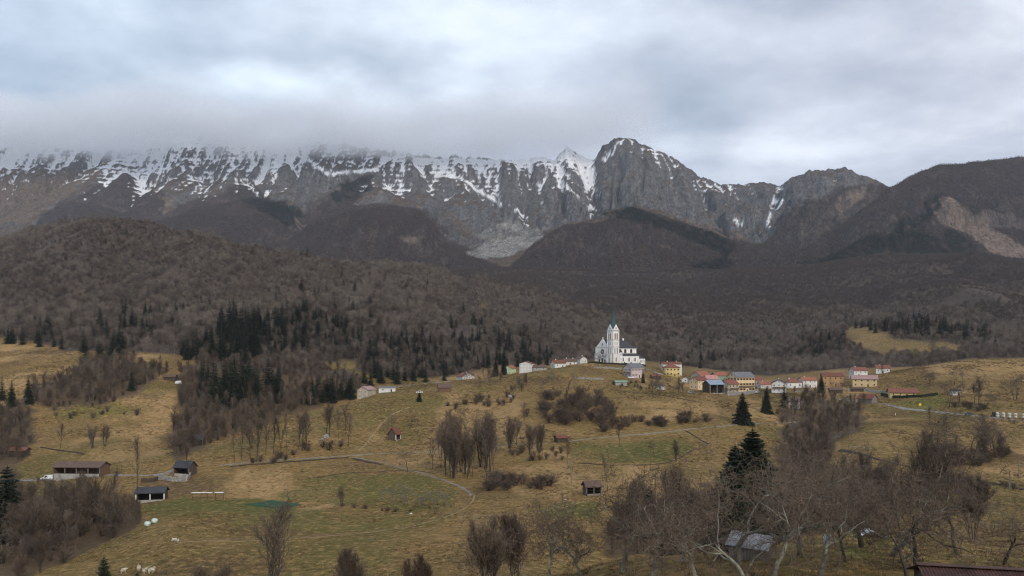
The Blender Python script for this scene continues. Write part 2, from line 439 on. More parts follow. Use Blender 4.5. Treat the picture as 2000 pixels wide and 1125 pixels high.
def ground_material():
    m = bpy.data.materials.new('meadow'); m.use_nodes = True; t = NT(m.node_tree)
    att = t.n('ShaderNodeAttribute', attribute_name='cover').outputs['Color']
    wd = t.n('ShaderNodeAttribute', attribute_name='wood').outputs['Fac']
    pos = t.n('ShaderNodeNewGeometry').outputs['Position']
    a = t.noise(pos, 0.09, 6, 0.65, 0.4); b = t.noise(pos, 0.55, 6, 0.7); c = t.noise(t.scalevec(pos, (1, 1, 2.5)), 2.6, 5, 0.7)
    d = t.noise(t.scalevec(pos, (0.35, 1.0, 1.4)), 0.8, 5, 0.65)
    col = t.mix(t.math('MULTIPLY', t.maprange(a, 0.42, 0.66), 0.45), att, (0.105, 0.090, 0.024))
    col = t.mix(t.math('MULTIPLY', t.maprange(b, 0.50, 0.70), 0.65), col, (0.36, 0.23, 0.105))
    col = t.mix(t.math('MULTIPLY', t.maprange(d, 0.54, 0.68), 0.65), col, (0.058, 0.038, 0.018))
    v = t.math('ADD', t.math('MULTIPLY', t.maprange(c, 0.3, 0.7), 0.6), t.math('MULTIPLY', t.maprange(b, 0.3, 0.7), 0.55))
    v = t.math('ADD', v, 0.40)
    col = t.mix(1.0, col, t.n('ShaderNodeCombineXYZ', i={0: v, 1: v, 2: v}).outputs[0], 'MULTIPLY')
    col = t.mix(wd, col, t.mix(1.0, att, t.n('ShaderNodeCombineXYZ', i={0: v, 1: v, 2: v}).outputs[0], 'MULTIPLY'))
    h = t.math('ADD', t.math('MULTIPLY', b, 0.7), t.math('MULTIPLY', c, 0.25))
    bump = t.n('ShaderNodeBump', i={'Height': h, 'Distance': 0.55, 'Strength': 0.8})
    bs = t.n('ShaderNodeBsdfPrincipled', i={'Base Color': col, 'Roughness': 0.95, 'Specular IOR Level': 0.1, 'Normal': bump.outputs[0]})
    t.n('ShaderNodeOutputMaterial', i={'Surface': bs.outputs[0]})
    return m
M_GROUND = ground_material()
me = mesh_np('ground', np.stack([GXw, GD, GZ], -1).reshape(-1, 3), quads=grid_quads(ND, NU), smooth=True)
set_color(me, 'cover', cov); set_float(me, 'wood', wf)
add_obj('ground', me, M_GROUND, kind='structure', label='rolling meadows and wooded hillsides of the valley', category='ground')

# ------------------------------------------------------------------ the mountain range
MU, MR = 1040, 420
mu = np.linspace(-0.80, 0.80, MU); mD = np.linspace(2600, 5400, MR)
MUg, MDg = np.meshgrid(mu, mD)
mx = CX + F * MUg; mX = MUg * MDg
MAIN = [(-200,262,5000),(0,262,5000),(60,270,5000),(130,280,5000),(200,293,5000),(240,292,5000),(290,272,5000),(360,262,5000),(450,262,4950),(560,270,4900),(640,282,4850),(700,288,4750),(745,294,4650),
        (790,294,4650),(850,305,4700),(900,300,4700),(960,306,4700),(1030,310,4650),(1056,303,4650),(1080,312,4650),(1106,284,4600),(1135,303,4650),(1160,307,4650),(1176,288,4550),(1200,272,4500),
        (1240,270,4500),(1282,290,4480),(1340,325,4450),(1390,350,4400),(1440,357,4350),(1500,357,4300),(1525,362,4200),(1548,340,4100),(1580,330,4050),(1650,324,4000),(1692,345,4000),(1720,361,4000),(1800,380,4000),(2300,380,4000)]
MAINB = [(-200,3500,230),(300,3500,230),(600,3450,250),(900,3500,440),(1000,3600,520),(1200,3500,560),(1450,3300,480),(1600,3100,420),(2300,3000,400)]
RIGHT = [(1400,560,2900),(1500,525,2950),(1560,492,3000),(1640,445,3100),(1700,398,3150),(1738,366,3200),(1780,342,3250),(1835,322,3300),(1880,320,3300),(1930,311,3350),(2000,306,3350),(2100,300,3350),(2300,310,3300)]
RIGHTB = [(1400,2640,258),(1700,2640,282),(1900,2640,288),(2300,2640,282)]
M1 = [(380,500,3250),(560,470,3250),(620,432,3200),(700,408,3200),(760,402,3200),(822,412,3200),(852,442,3150),(885,478,3100),(920,500,3050),(1000,540,3000)]
M1B = [(380,2640,188),(1000,2640,258)]
M0 = [(150,470,3700),(330,425,3750),(420,400,3800),(500,386,3800),(560,400,3750),(590,440,3700),(640,480,3600),(700,520,3500)]
M0B = [(150,2800,180),(700,2800,200)]
M2 = [(960,545,2900),(1020,500,3000),(1055,462,3050),(1110,436,3100),(1170,427,3100),(1200,410,3100),(1240,402,3100),(1290,412,3100),(1340,432,3100),(1400,452,3050),(1440,472,3000),(1490,505,2950),(1560,545,2900)]
M2B = [(960,2640,258),(1560,2640,262)]
gl = gully(mx, MDg, 240, 300)
gs = gully(mx, MDg, 95, 340)
gf = ridged(mX / 46 + 0.8 * fbm(mX / 60, MDg / 60, 4, 320), MDg / 130, 3, 345)
fb = fbm(mX / 420, MDg / 420, 6, 310); fs = fbm(mX / 60, MDg / 60, 4, 320)
z, t = layer(mx, MDg, MAIN, MAINB, 1.55, 0.8, 0.5)
env = np.clip(1 - np.abs(t - 0.55) / 0.45, 0, 1) ** 0.7 * (t < 1)
z = z + env * (95 * fb - 330 * (gl - 0.42) - 120 * (gs - 0.45)) + 20 * fs - 26 * (gf - 0.4) * smoothstep(0, 0.2, t)
cliff = np.sin((z + 30 * fb) / 34.0) * 9
z = z + cliff * smoothstep(0.35, 0.6, t)
SPURS = [
 ([(290,276,5000),(230,305,4850),(150,362,4600),(70,425,4300)],0.75),
 ([(745,298,4650),(725,335,4480),(650,368,4250),(585,400,4050)],0.85),
 ([(460,290,4930),(455,332,4700),(440,368,4450)],0.8), ([(370,272,4980),(360,330,4700),(345,375,4450)],0.8), ([(560,280,4880),(545,330,4700),(520,375,4450)],0.8),
 ([(1106,286,4590),(1120,330,4400),(1145,385,4280),(1162,428,4150)],1.5), ([(1106,286,4590),(1075,345,4400),(1050,400,4250)],1.3),
 ([(1030,314,4640),(1010,365,4430),(1015,425,4200)],1.4),
 ([(1240,272,4490),(1262,322,4330),(1322,385,4120),(1400,445,3850)],1.35), ([(1200,275,4490),(1178,335,4400),(1172,395,4270)],1.9), ([(1215,274,4490),(1212,335,4300),(1225,395,4100)],1.5),
 ([(860,309,4690),(905,362,4420),(985,425,4120)],1.0), ([(800,298,4640),(822,362,4400),(880,435,4050),(900,470,3800)],0.95),
 ([(940,306,4690),(950,350,4500),(960,385,4380)],1.3),
 ([(1548,342,4090),(1528,392,3950),(1508,440,3750)],1.5), ([(1650,327,3990),(1640,380,3850),(1600,430,3650)],1.2), ([(1440,359,4340),(1445,400,4150),(1430,440,3950)],1.1),
 ([(1838,324,3300),(1835,378,3150),(1760,430,3000),(1690,470,2850),(1585,516,2600)],0.55), ([(1930,312,3340),(1990,400,3050),(2040,470,2800)],0.5),
]
def ridge_height(line, slope):
    pts = [((x - CX) / F * D, D, Zof(y, D)) for x, y, D in line]
    best = np.full(mX.shape, -1e5)
    jx = mX + 35 * fbm(mX / 150, MDg / 150, 4, 410); jy = MDg + 35 * fbm(mX / 150, MDg / 150, 4, 420)
    for (x1, y1, z1), (x2, y2, z2) in zip(pts[:-1], pts[1:]):
        dx, dy = x2 - x1, y2 - y1
        s = np.clip(((jx - x1) * dx + (jy - y1) * dy) / (dx * dx + dy * dy), 0, 1)
        d = np.hypot(jx - x1 - s * dx, jy - y1 - s * dy)
        best = np.maximum(best, z1 + s * (z2 - z1) - slope * d)
    return best
for ln, sl_ in SPURS:
    z = smax(z, ridge_height(ln, sl_) - 18 * (gs - 0.3) + 10 * fs, 14.0)
# nothing may rise above the skyline of the crest
for spec, base, pw, bk, am in ((M0, M0B, 0.8, 0.35, 0.6), (M1, M1B, 0.9, 0.4, 0.8), (M2, M2B, 0.9, 0.35, 0.9), (RIGHT, RIGHTB, 0.95, 0.6, 1.0)):
    h, tt = layer(mx, MDg, spec, base, pw, bk, 0.5)
    inside = smoothstep(spec[0][0] - 60, spec[0][0] + 20, mx) * smoothstep(spec[-1][0] + 60, spec[-1][0] - 20, mx)
    h = h + np.clip(1 - np.abs(tt - 0.5) / 0.5, 0, 1) * am * (55 * fb - 160 * (gl - 0.4) - 70 * (gs - 0.4)) + am * 9 * fs
    z = smax(z, h * inside + (1 - inside) * -500, 10.0)
fl, _t = layer(mx, MDg, SLOPE, SLOPEB, 1.25, 0.02)
z = smax(z, fl - 8 + 6 * fb, 8.0)
z = np.where(MDg < 2900, np.minimum(z, np.array(land(mx[:30], MDg[:30])).repeat(1, 0).min(axis=0)[None] - 6 + np.clip(MDg - 2640, 0, None) * 0.92), z)
MZ = z
MPX, MPY = mx, HZ - F * MZ / MDg
dzx = np.gradient(MZ, axis=1) / np.gradient(mX, axis=1); dzy = np.gradient(MZ, axis=0) / np.gradient(MDg, axis=0)
slope = np.hypot(dzx, dzy)
curv = MZ - sum(np.roll(np.roll(MZ, a, 0), b, 1) for a, b in ((4, 0), (-4, 0), (0, 4), (0, -4), (3, 3), (-3, 3), (3, -3), (-3, -3))) / 8
f1 = fbm(mX / 90, MDg / 90, 5, 510); f2 = fbm(mX / 25, MDg / 25, 3, 520); f3 = fbm(mX / 300, MDg / 300, 4, 530)
wpx, wpy = MPX + 16 * f1 + 5 * f2, MPY + 9 * f3 + 5 * f1
mc = np.zeros(MZ.shape + (3,))
def mblend(mask, col):
    global mc
    mc = mc * (1 - mask[..., None]) + np.array(col) * mask[..., None]
mc[:] = (0.120, 0.088, 0.066)                                   # dry alpine grass
mblend(smoothstep(0.75, 1.25, slope + 0.35 * f1), (0.140, 0.138, 0.145))     # rock
strata = 0.5 + 0.5 * np.sin(MZ / 11.0 + 3 * f3)
mblend(smoothstep(0.9, 1.4, slope) * strata * 0.35, (0.085, 0.080, 0.082))
streak = ridged(mX / 26 + 0.6 * f1, MDg / 160, 3, 560)
mblend(smoothstep(0.9, 1.5, slope) * smoothstep(0.45, 0.8, streak) * 0.5, (0.235, 0.225, 0.220))
mblend(smoothstep(0.2, 0.55, f2) * 0.35, (0.06, 0.055, 0.052))
FORESTS = [[(30,460),(80,420),(170,368),(262,335),(312,372),(322,410),(335,445),(200,470)],
 [(320,440),(350,400),(420,386),(480,350),(545,398),(590,420),(620,390),(700,396),(770,398),(832,410),(882,475),(935,500),(1000,530),(1000,600),(300,600)],
 [(980,545),(1050,470),(1110,442),(1170,428),(1240,402),(1340,430),(1430,455),(1482,480),(1522,432),(1562,402),(1640,366),(1722,358),(1740,330),(1840,290),(2300,240),(2300,650),(980,650)],
 [(590,400),(650,368),(700,350),(720,335),(735,345),(690,395)]]
fm = np.zeros(MZ.shape, bool)
for p in FORESTS: fm |= pip(wpx, wpy, p)
fm |= (MZ < 420 + 60 * f3) & (MPX < 880)
def soft(m):
    m = m.astype(float)
    return (m + np.roll(m, 1, 0) + np.roll(m, -1, 0) + np.roll(m, 1, 1) + np.roll(m, -1, 1)) / 5
fmask = soft(fm)
mblend(fmask, (0.056, 0.043, 0.041))
mblend(fmask * smoothstep(0.0, 0.5, f1) * 0.7, (0.105, 0.076, 0.064))
mblend(fmask * smoothstep(1.2, 1.7, slope + 0.3 * f2) * 0.45, (0.13, 0.115, 0.108))
TANS = [[(1815,402),(1850,380),(1925,440),(2010,485),(2120,540),(2120,560),(2000,514),(1930,492),(1895,462),(1840,440)],
        [(545,425),(600,425),(590,455),(560,445)], [(770,460),(820,464),(815,476),(780,474)], [(300,372),(345,382),(330,425),(312,405)],
        [(1640,380),(1700,362),(1690,385),(1640,425)], [(1340,425),(1420,440),(1460,460),(1420,470),(1350,440)]]
tm = np.zeros(MZ.shape, bool)
for p in TANS: tm |= pip(wpx, wpy, p) 
fm &= ~tm
tmf = soft(tm) * np.where(MPX > 1750, 1.0, smoothstep(-0.35, 0.25, f1 + 0.5 * f2))
mblend(tmf, (0.200, 0.150, 0.124))
mblend(soft(tm) * smoothstep(0.0, 0.5, f1) * 0.6, (0.13, 0.10, 0.085))
SCREE = [[(903,497),(960,470),(1020,446),(1062,444),(1052,470),(1000,492),(940,502)], [(930,460),(1000,420),(1030,445),(960,470)]]
sm_ = np.zeros(MZ.shape, bool)
for p in SCREE: sm_ |= pip(wpx, wpy, p)
fm &= ~sm_
mblend(soft(sm_) * 0.9, (0.30, 0.29, 0.275))
mblend(soft(sm_) * smoothstep(-0.1, 0.5, f1) * 0.7, (0.14, 0.13, 0.12))
LEFTM = [(-300,345),(100,325),(215,332),(130,372),(50,432),(-300,470)]
mblend(soft(pip(wpx, wpy, LEFTM)) * 0.9, (0.155, 0.112, 0.085))
CLIFFS = [[(1062,470),(1110,450),(1150,468),(1135,500),(1080,520)], [(1180,450),(1232,440),(1255,480),(1180,502)], [(1290,440),(1330,450),(1320,490),(1280,480)],
          [(1560,430),(1640,400),(1660,430),(1570,470)]]
for p in CLIFFS: mblend(soft(pip(wpx, wpy, p)) * smoothstep(0.35, 0.8, streak) * 0.7, (0.150, 0.124, 0.104))
CONIF = [[(1555,520),(1640,490),(1720,450),(1800,402),(1838,374),(1836,402),(1792,440),(1765,470),(1722,497),(1640,512),(1590,522)],
         [(1845,440),(1900,478),(1905,492),(1860,495),(1840,470)], [(1730,470),(1800,445),(1880,495),(1740,500)],
         [(1160,418),(1240,402),(1300,424),(1400,450),(1440,478),(1425,505),(1365,470),(1290,440),(1230,428)],
         [(1340,520),(1420,500),(1440,520),(1380,535)], [(470,392),(560,385),(590,415),(560,445),(520,415)], [(640,372),(700,350),(735,338),(720,370),(660,392)]]
cm_ = np.zeros(MZ.shape, bool)
for p in CONIF: cm_ |= pip(wpx, wpy, p)
mblend(soft(cm_) * smoothstep(-0.5, 0.1, f2 + 0.4 * f1), (0.015, 0.019, 0.018))
# snow: on the high ledges and in the gullies, little on the walls
gl_x = ridged((mX + 40 * f3) / 78, MDg / 420, 4, 600)
ledge = 0.5 + 0.5 * np.sin((MZ + 18 * f1) / 5.5)
line = np.interp(MPX, [0, 240, 300, 700, 900, 1000, 1150, 1190, 1380, 1520, 1560, 1700, 2000], [1040, 1090, 1060, 1060, 1060, 990, 960, 1230, 930, 900, 1040, 1100, 2500])
amt = (MZ - line + 45) / 190.0
snow = amt + 0.95 * f3 + 0.55 * smoothstep(0.45, 0.75, gs) + 0.38 * smoothstep(0.5, 0.8, gf) - 0.30 + 0.25 * smoothstep(0.5, 0.8, gl) + 0.52 * (ledge - 0.5) + 0.25 * f1 + 0.25 * f2 + 0.2 * fbm(mX / 13, MDg / 13, 2, 577) - 0.45 * smoothstep(0.9, 1.7, slope) - np.clip(curv / 16, -0.45, 0.6)
snow = smoothstep(0.42, 0.62, snow) * (MZ > line - 260)
SNOWL = [([(1157,330),(1163,360),(1160,400),(1157,425)],4),([(1522,365),(1516,395),(1505,420),(1492,440)],4),([(1085,345),(1110,370),(1150,398),(1165,410)],4),([(850,325),(905,350),(935,372),(985,400)],6),
         ([(440,310),(470,345),(498,378)],3),([(520,300),(535,345),(515,380)],3),([(1215,276),(1200,290),(1185,312)],6),([(1395,360),(1402,372)],4),([(395,345),(380,380)],3),([(1430,430),(1440,440)],4),
         ([(575,300),(640,340),(740,330)],5),([(960,375),(1000,395),(1030,440)],3)]
for ln, wd_ in SNOWL:
    dd = np.full(MZ.shape, 1e9)
    for (x1, y1), (x2, y2) in zip(ln[:-1], ln[1:]):
        s = np.clip(((wpx - x1) * (x2 - x1) + (MPY - y1) * (y2 - y1)) / ((x2 - x1) ** 2 + (y2 - y1) ** 2), 0, 1)
        dd = np.minimum(dd, np.hypot(wpx - x1 - s * (x2 - x1), MPY - y1 - s * (y2 - y1)))
    snow = np.maximum(snow, smoothstep(wd_ * 0.75, wd_ * 0.25, dd + 5 * f2 + 3 * f1) * (MDg > 3500))
snow = np.where(MPX > 1730, 0, snow)
mblend(snow * 0.97, (0.86, 0.87, 0.90))

def mountain_material():
    m = bpy.data.materials.new('mountain'); m.use_nodes = True; t = NT(m.node_tree)
    att = t.n('ShaderNodeAttribute', attribute_name='cover').outputs['Color']
    pos = t.n('ShaderNodeNewGeometry').outputs['Position']
    a = t.noise(pos, 0.035, 6, 0.7); b = t.noise(t.scalevec(pos, (1.0, 1.0, 0.28)), 0.11, 6, 0.75)
    v = t.math('ADD', t.maprange(a, 0.32, 0.68, 0.0, 0.6), t.maprange(b, 0.36, 0.64, 0.18, 1.1))
    sn = t.n('ShaderNodeAttribute', attribute_name='snow').outputs['Fac']
    v = t.math('MAXIMUM', v, t.math('MULTIPLY', sn, 1.05))
    col = t.mix(1.0, att, t.n('ShaderNodeCombineXYZ', i={0: v, 1: v, 2: v}).outputs[0], 'MULTIPLY')
    bump = t.n('ShaderNodeBump', i={'Height': t.math('ADD', a, t.math('MULTIPLY', b, 0.6)), 'Distance': 22.0, 'Strength': 0.9})
    bs = t.n('ShaderNodeBsdfPrincipled', i={'Base Color': col, 'Roughness': 0.95, 'Specular IOR Level': 0.1, 'Normal': bump.outputs[0]})
    t.n('ShaderNodeOutputMaterial', i={'Surface': bs.outputs[0]})
    return m
me = mesh_np('mountain', np.stack([mX, MDg, MZ], -1).reshape(-1, 3), quads=grid_quads(MR, MU), smooth=True)
set_color(me, 'cover', mc); set_float(me, 'snow', snow)
add_obj('mountain', me, mountain_material(), kind='structure', label='rocky mountain range with snow on its high ledges', category='mountain')
# ------------------------------------------------------------------ trees
def seg_mesh(name, segs, k=5, caps=False):
    """tapered prisms from an (n, 8) array: p0, p1, r0, r1"""
    s = np.asarray(segs, float)
    p0, p1, r0, r1 = s[:, :3], s[:, 3:6], s[:, 6], s[:, 7]
    d = p1 - p0; d /= np.maximum(np.linalg.norm(d, axis=1, keepdims=True), 1e-9)
    ref = np.where(np.abs(d[:, 2:3]) > 0.9, np.array([[1.0, 0, 0]]), np.array([[0, 0, 1.0]]))
    a = np.cross(d, ref); a /= np.linalg.norm(a, axis=1, keepdims=True); b = np.cross(d, a)
    ang = np.arange(k) * 2 * math.pi / k
    ring = a[:, None] * np.cos(ang)[None, :, None] + b[:, None] * np.sin(ang)[None, :, None]
    v = np.concatenate([p0[:, None] + ring * r0[:, None, None], p1[:, None] + ring * r1[:, None, None]], 1)
    n = len(s); base = (np.arange(n) * 2 * k)[:, None]
    i = np.arange(k)[None]; j = (np.arange(k) + 1) % k
    q = np.stack([base + i, base + j[None], base + k + j[None], base + k + i], -1).reshape(-1, 4)
    return v.reshape(-1, 3), q
def spike_mesh(sp):
    """thin triangles from (n, 7): p0, p1, width at the base"""
    s = np.asarray(sp, float); p0, p1, wd = s[:, :3], s[:, 3:6], s[:, 6:7]
    d = p1 - p0; rr = np.random.RandomState(len(s)).normal(size=d.shape)
    a = np.cross(d, rr); a /= np.maximum(np.linalg.norm(a, axis=1, keepdims=True), 1e-9)
    v = np.stack([p0 - a * wd * 0.5, p0 + a * wd * 0.5, p1], 1).reshape(-1, 3)
    return v, np.arange(len(s) * 3).reshape(-1, 3)
def grow(seed, H, trunk_r, style, levels, twig_n, twig_l, twig_w, kids=(9, 7, 6), steps=7, rmin=0.015, rk=(0.5, 0.7)):
    """a bare broadleaved tree: returns limb segments and twig spikes"""
    rg = random.Random(seed); segs, spikes = [], []
    def rv(): return Vector((rg.gauss(0, 1), rg.gauss(0, 1), rg.gauss(0, 1)))
    P_ = dict(ash=dict(fork=0.30, ang=38, up=0.10, jit=0.09, ratio=0.42, stems=1, lean=0.04),
              broad=dict(fork=0.16, ang=58, up=0.03, jit=0.22, ratio=0.62, stems=1, lean=0.10),
              stems=dict(fork=0.22, ang=30, up=0.12, jit=0.10, ratio=0.40, stems=5, lean=0.24),
              shrub=dict(fork=0.12, ang=34, up=0.05, jit=0.15, ratio=0.45, stems=11, lean=0.45),
              pole=dict(fork=0.42, ang=34, up=0.14, jit=0.06, ratio=0.26, stems=1, lean=0.03),
              orchard=dict(fork=0.14, ang=62, up=0.05, jit=0.34, ratio=0.72, stems=1, lean=0.16))[style]
    def branch(p, d, L, r, lev):
        n = steps if lev == 0 else max(3, steps - lev - 1)
        tip = r * (0.28 if lev == 0 else 0.25)
        pts = [(p.copy(), r)]
        for k in range(n):
            d = (d + rv() * P_['jit'] * (0.55 if lev == 0 else 1.0) + Vector((0, 0, P_['up'] * (1 if lev else 0.5)))).normalized()
            if style in ('orchard', 'broad') and lev >= 2: d = (d + Vector((0, 0, -0.10))).normalized()
            q = p + d * (L / n)
            rr = r + (tip - r) * ((k + 1) / n) ** 0.85
            segs.append((*p, *q, pts[-1][1], rr)); p = q; pts.append((p.copy(), rr))
        if lev < levels:
            m = kids[min(lev, len(kids) - 1)]
            if lev == 0 and style in ('orchard', 'broad'): m = rg.randint(4, 6)
            for c in range(m):
                f0 = P_['fork'] if lev == 0 else 0.22
                t = f0 + (1 - f0) * (c + rg.random() * 0.9) / m
                if lev == 0 and style in ('orchard', 'broad'): t = 0.55 + 0.45 * (c + rg.random()) / m
                x = min(t, 0.999) * n; i = int(x); fr = x - i
                q = pts[i][0].lerp(pts[i + 1][0], fr); rr = pts[i][1] * (1 - fr) + pts[i + 1][1] * fr
                ax = d if i == n - 1 else (pts[i + 1][0] - pts[i][0]).normalized()
                side = rv(); side = (side - ax * side.dot(ax)).normalized()
                an = R(P_['ang'] * rg.uniform(0.65, 1.2)) * (1.0 if lev else 1.0 - 0.35 * t)
                nd = (ax * math.cos(an) + side * math.sin(an)).normalized()
                if lev == 0: LL = H * P_['ratio'] * (1.15 - 0.75 * t if style not in ('broad', 'orchard') else rg.uniform(0.75, 1.1))
                else: LL = L * rg.uniform(0.42, 0.68)
                branch(q, nd, LL, max(rr * rg.uniform(*rk), rmin), lev + 1)
        if lev >= max(1, levels - 1):
            for c in range(twig_n):
                t = 0.15 + 0.85 * rg.random(); x = t * n; i = min(int(x), n - 1)
                q = pts[i][0].lerp(pts[i + 1][0], x - i); ax = (pts[i + 1][0] - pts[i][0]).normalized()
                nd = (ax * 0.9 + rv() * 0.55 + Vector((0, 0, 0.22 if style not in ('orchard',) else 0.3))).normalized()
                l = twig_l * rg.uniform(0.5, 1.25)
                spikes.append((*q, *(q + nd * l), twig_w * rg.uniform(0.7, 1.2)))
    for s in range(P_['stems']):
        a = rg.random() * 6.283; ln = P_['lean'] * (rg.random() * 1.3 if P_['stems'] > 1 else rg.random())
        d = Vector((math.cos(a) * ln, math.sin(a) * ln, 1)).normalized()
        off = Vector((math.cos(a), math.sin(a), 0)) * (0.0 if P_['stems'] == 1 else rg.random() * 0.05 * H)
        hh = H * (1.0 if P_['stems'] == 1 else rg.uniform(0.72, 1.0)) * (0.55 if style in ('broad', 'orchard') else 0.96)
        branch(off - Vector((0, 0, 0.25)), d, hh, trunk_r, 0)
    return np.array(segs), np.array(spikes)
def bark_material(name, c1, c2, c3, lichen=0.0, scale=1.4):
    m = bpy.data.materials.new(name); m.use_nodes = True; t = NT(m.node_tree)
    rnd = t.n('ShaderNodeObjectInfo').outputs['Random']
    pos = t.n('ShaderNodeNewGeometry').outputs['Position']
    col = t.ramp(rnd, [(0.0, c1), (0.5, c2), (1.0, c3)])
    nz = t.noise(pos, scale, 3, 0.6)
    col = t.mix(t.maprange(nz, 0.35, 0.65, 0.0, 0.45), col, (0.055, 0.048, 0.042))
    if lichen:
        n2 = t.noise(pos, 0.9, 4, 0.65)
        col = t.mix(t.maprange(n2, 0.45, 0.6, 0.0, lichen), col, (0.27, 0.275, 0.215))
    bs = t.n('ShaderNodeBsdfPrincipled', i={'Base Color': col, 'Roughness': 0.9, 'Specular IOR Level': 0.15})
    t.n('ShaderNodeOutputMaterial', i={'Surface': bs.outputs[0]})
    return m
M_BARK = bark_material('bark', (0.045, 0.037, 0.031), (0.062, 0.052, 0.044), (0.088, 0.075, 0.064))
M_TWIG = bark_material('twigs', (0.100, 0.072, 0.054), (0.138, 0.102, 0.076), (0.190, 0.142, 0.104))
M_TWIGR = bark_material('russet_twigs', (0.105, 0.066, 0.052), (0.120, 0.078, 0.060), (0.098, 0.074, 0.060))
M_LICHEN = bark_material('lichen_bark', (0.13, 0.12, 0.098), (0.16, 0.148, 0.118), (0.17, 0.155, 0.125), lichen=0.9)
M_GTWIG = bark_material('mossy_twigs', (0.120, 0.112, 0.088), (0.135, 0.122, 0.098), (0.112, 0.098, 0.080), lichen=0.35)
M_FARW = bark_material('far_wood', (0.090, 0.070, 0.060), (0.150, 0.120, 0.101), (0.235, 0.190, 0.156), scale=0.2)
M_FARS = bark_material('distant_wood', (0.070, 0.053, 0.050), (0.090, 0.069, 0.063), (0.115, 0.088, 0.077), scale=0.05)
M_BRUSH = bark_material('brush_twigs', (0.085, 0.060, 0.046), (0.110, 0.078, 0.058), (0.135, 0.098, 0.072))
def needle_material(name, c1, c2):
    m = bpy.data.materials.new(name); m.use_nodes = True; t = NT(m.node_tree)
    rnd = t.n('ShaderNodeObjectInfo').outputs['Random']
    pos = t.n('ShaderNodeNewGeometry').outputs['Position']
    nz = t.noise(pos, 0.8, 3, 0.6)
    col = t.mix(t.math('ADD', t.math('MULTIPLY', rnd, 0.6), t.maprange(nz, 0.3, 0.7, 0.0, 0.4)), c1, c2)
    bs = t.n('ShaderNodeBsdfPrincipled', i={'Base Color': col, 'Roughness': 0.75, 'Specular IOR Level': 0.25})
    t.n('ShaderNodeOutputMaterial', i={'Surface': bs.outputs[0]})
    return m
M_NEEDLE = needle_material('needles', (0.012, 0.017, 0.010), (0.028, 0.037, 0.018))
M_NEEDLEF = needle_material('far_needles', (0.014, 0.019, 0.016), (0.030, 0.037, 0.026))

def conifer(seed, H, rad, tiers, per, sub, taper=0.9, droop=0.22):
    """spruce: whorls of drooping boughs, each a fan of needle sprays"""
    rg = np.random.RandomState(seed)
    tr = [(0, 0, -0.3, 0, 0, H * 0.5, H * 0.016, H * 0.010), (0, 0, H * 0.5, 0, 0, H * 0.985, H * 0.010, H * 0.002)]
    V, T = [], []
    for t in range(tiers):
        f = (t + rg.rand() * 0.6) / tiers
        z = H * (0.06 + 0.92 * f)
        rmax = rad * ((1 - f) ** taper) * rg.uniform(0.82, 1.12) + 0.12
        n = max(4, int(per * (0.55 + 0.45 * (1 - f))))
        a0 = rg.rand() * 6.28
        for k in range(n):
            a = a0 + 6.283 * (k + rg.rand() * 0.5) / n
            L = rmax * rg.uniform(0.68, 1.12)
            dx, dy = math.cos(a), math.sin(a)
            rise = 0.28 * f - droop * (1 - f)
            for s in range(sub):
                q = (s + 0.2 + 0.5 * rg.rand()) / sub
                c = np.array([dx * L * q, dy * L * q, z + rise * L * q - 0.10 * L * q * q])
                sw = (0.30 * L * (1 - 0.55 * q) + 0.12) * rg.uniform(0.7, 1.25)
                side = np.array([-dy, dx, 0.0])
                fw = np.array([dx, dy, rise - 0.15])
                tip = c + fw * sw * 1.1 + np.array([0, 0, -0.25 * sw * rg.rand()])
                lift = np.array([0, 0, 0.16 * sw * rg.randn()])
                b = len(V) * 1
                V += [c - side * sw * 0.75 + lift - fw * 0.15 * sw, c + side * sw * 0.75 - lift - fw * 0.15 * sw, tip]
                T.append((b, b + 1, b + 2))
                if rg.rand() < 0.8:            # hanging spray below the bough
                    b = len(V)
                    V += [c - fw * sw * 0.55, c + fw * sw * 0.6, c + np.array([side[0] * sw * 0.2 * rg.randn(), side[1] * sw * 0.2 * rg.randn(), -0.75 * sw])]
                    T.append((b, b + 1, b + 2))
    b = len(V); tp = H * 1.0
    for a in (0, 2.1, 4.2):
        b = len(V); V += [np.array([0.15 * math.cos(a), 0.15 * math.sin(a), tp - 0.9]), np.array([0.15 * math.cos(a + 2), 0.15 * math.sin(a + 2), tp - 0.9]), np.array([0, 0, tp + 0.2])]; T.append((b, b + 1, b + 2))
    return np.array(tr), np.array(V), np.array(T)

# ---- prototypes (meshes shared by all copies)
PROTO = {}
def bare_proto(key, seed, H, r, style, levels, tn, tl, tw, kids, wood=None, twig=None, k=4):
    sg, sp = grow(seed, H, r, style, levels, tn, tl, tw, kids)
    v, q = seg_mesh(key, sg, k)
    trunk = mesh_np('trunk_' + key, v, quads=q, smooth=True); trunk.materials.append(wood or M_BARK)
    v, t = spike_mesh(sp)
    crown = mesh_np('crown_' + key, v, tris=t); crown.materials.append(twig or M_TWIG)
    PROTO[key] = (trunk, crown, H)
for i in range(4): bare_proto('ash%d' % i, 10 + i, 12.0, 0.17, 'ash', 2, 11, 1.15, 0.050, (15, 6))
for i in range(3): bare_proto('broad%d' % i, 30 + i, 9.0, 0.22, 'broad', 3, 7, 0.95, 0.045, (5, 6, 5))
for i in range(3): bare_proto('stems%d' % i, 50 + i, 10.0, 0.10, 'stems', 2, 8, 1.1, 0.048, (9, 5))
for i in range(4): bare_proto('shrub%d' % i, 70 + i, 4.0, 0.05, 'shrub', 1, 16, 0.8, 0.040, (6,), twig=M_TWIGR if i % 2 else M_TWIG, k=3)
for i in range(3): bare_proto('pole%d' % i, 90 + i, 14.0, 0.14, 'pole', 2, 8, 0.9, 0.045, (16, 4))
